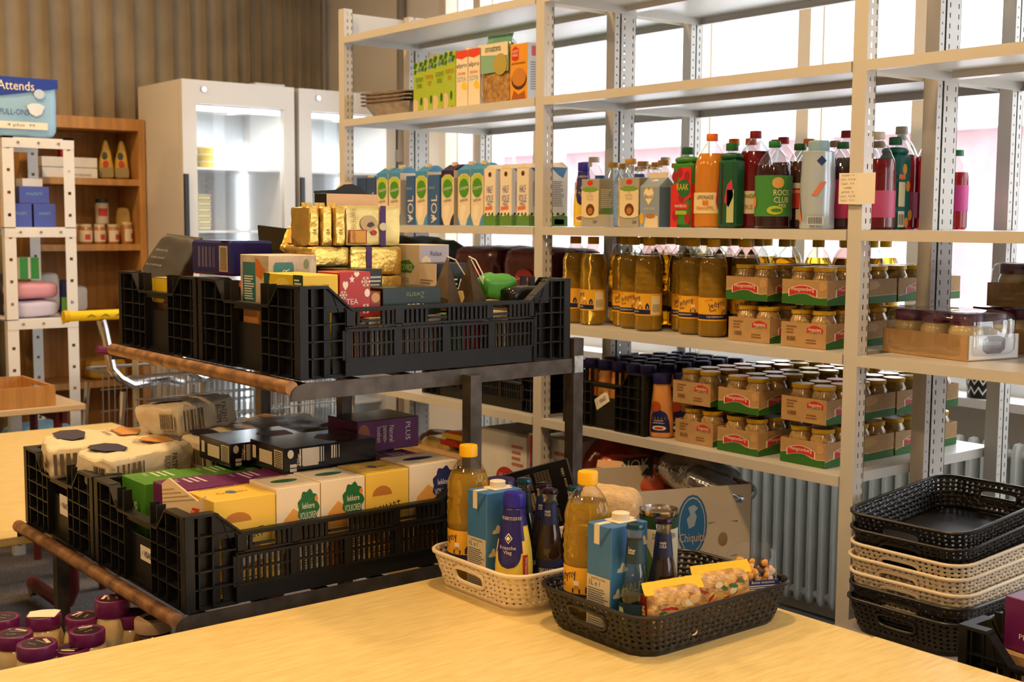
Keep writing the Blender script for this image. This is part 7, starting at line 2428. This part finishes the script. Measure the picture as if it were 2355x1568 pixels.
MB().cbox(.06, .10, .10, .004).build('pack_body', C('dfe4d4'), t)
for y in (.05, .55):
    dec(t, C('3fa04a'), (.06, .10, .10), '+x', y, .0, y + .38, 1, name='green_panel')
t = thing('dark_blue_bottle', 'dark blue and green tub at the end of the rack shelf', 'tub', (RX - .08, 2.022, 1.081))
MB().lathe([(.026, 0), (.028, .005), (.028, .16), (.02, .17)], 14).build('tub_body', C('1c2460'), t)
wrap_patch(t, C('5a9a3c'), .0282, .03, .09, 30, 120, name='label')
t = thing('dark_bundle', 'dark patterned bundle beside the green pack on the rack', 'bundle', (RX - .36, 1.83, 1.081))
MB().pillow(.16, .12, .19, 3, 7, .01, 12, 9).build('cloth', C('3c3438'), t)

# small table with wooden tray and black basket
table('tray_table', 'small pale table with dark edge holding the wooden tray', -5.72, -5.225, 1.25, 1.885, .75, M('pale_top', (.62, .47, .30), .5), legm=DARKRED)
wt = thing('wooden_tray', 'orange wooden tray with cut out handle on the small table', 'tray', (-5.455, 1.585, .751), .0)
tw, tl, th = .42, .36, .085
for (a, b, c, e) in ((-tw / 2, -tl / 2, tw / 2, -tl / 2 + .014), (-tw / 2, tl / 2 - .014, tw / 2, tl / 2)):
    m = MB()
    if b > 0:
        m.box(a, b, 0, -.06, e, th).box(.06, b, 0, c, e, th).box(-.06, b, 0, .06, e, .045).box(-.06, b, .068, .06, e, th)
    else:
        m.box(a, b, 0, c, e, th)
    m.build('long_side', BIRCH, wt)
for s in (-1, 1):
    MB().box(s * tw / 2 - (.014 if s > 0 else 0), -tl / 2 + .014, 0, s * tw / 2 + (.014 if s < 0 else 0), tl / 2 - .014, th).build('short_side', BIRCH, wt)
MB().box(-tw / 2 + .014, -tl / 2 + .014, 0, tw / 2 - .014, tl / 2 - .014, .008).build('tray_floor', BIRCH, wt)
cb_ = crate('dark slatted crate standing behind the wooden tray', (-6.00, 1.50, .99), PI / 2, (.6, .5, .9))
bx('crate_stand', 'dark box below the slatted crate behind the wooden tray', 'box', -6.12, -5.88, 1.33, 1.68, 0, .985, C('2a2624'))
t = thing('white_bag', 'white and orange bag lying in the dark slatted crate', 'bag', (-5.98, 1.50, 1.03))
MB().pillow(.16, .24, .16, 3, 7, .012, 12, 2).build('bag_film', C('d9d2c8', rough=.4), t)
dec(t, C('c8482c'), (.16, .30, .16), '+x', .1, .1, .9, .45, [(0, 0), (1, .4), (1, 1), (.3, .8)], 'orange_print', lift=.012)
t = thing('blue_bag', 'pale blue bag on the rack floor below the small table', 'bag', (RX - .15, 1.90, .421))
MB().pillow(.26, .30, .16, 4, 7, .008, 12, 6).build('bag_film', C('6fa4cc', rough=.3), t)

# ================================================================== shopping trolleys
for i, (ox, oy) in enumerate(((0, 0), (-.05, .34))):
    tr = thing('shopping_trolley', ('yellow handled shopping trolley behind the cart', 'second shopping trolley nested behind the yellow handle')[i], 'trolley', (-5.17 + ox, 1.92 + oy, 0), .0, 'shopping trolleys')
    hz = 1.13
    if i == 0:
        MB().tube([(0, -.12, hz), (0, .42, hz)], .022, 12).build('handle_bar', C('e8c818', rough=.4), tr)
        MB().tube([(0, -.14, hz), (0, -.118, hz)], .026, 12).build('handle_cap', C('d9b414', rough=.4), tr)
        txt(tr, 'A A A A A A A', C('5a4a10'), (.045, .5, .02), '+x', .5, .5, .40, .012, z0=hz - .01, lift=.0225 - .0225).location = (.0232, .15, hz)
    for y in (.02,):
        MB().tube([(0, y, hz - .02), (-.0, y + .01, hz - .06), (.03, y + .03, .90), (.04, y + .06, .86), (.02, y + .12, .825), (-.05, y + .30, .83), (-.10, y + .40, .80)], .020, 10).build('side_tube', CHROME, tr)
    m = MB()
    # wire basket: uprights and rails
    for sx in (0, -.40):
        for q in range(26):
            y = .16 + q * .028
            m.tube([(sx + .02, y, .55), (sx + .03, y, .86)], .0025, 4)
        for z in (.55, .66, .76, .86):
            m.tube([(sx + .025, .15, z), (sx + .025, .90, z)], .004, 5)
    for q in range(14):
        x = .02 - q * .03
        m.tube([(x, .90, .55), (x, .90, .86)], .0025, 4)
        m.tube([(x, .15, .55), (x, .90, .55)], .0025, 4)
    tag(m.build('wire_basket', CHROME, tr), kind='stuff')
    MB().tube([(.03, .10, .86), (.03, .92, .86), (-.40, .92, .86), (-.40, .10, .86)], .008, 8, closed=True).build('basket_rim', CHROME, tr)
    MB().tube([(.05, -.02, .99), (.04, .30, .93), (.02, .42, .87)], .018, 8).build('seat_bar', M('plum_plastic', (.16, .02, .08), .3), tr)
    MB().tube([(-.04, .18, .94), (-.04, .18, .50)], .013, 8).build('seat_post', C('b8a888', rough=.4), tr)
    for x in (.02, -.40):
        MB().tube([(x, .1, .80), (x, .05, .25), (x, .85, .18)], .013, 8).build('leg_frame', CHROME, tr)
        for y in (.08, .82):
            MB().tube([(x - .012, y, .06), (x + .012, y, .06)], .06, 16).build('wheel', M('grey_rubber'), tr)
            MB().tube([(x, y, .06), (x, y, .22)], .012, 6).build('castor_fork', CHROME, tr)
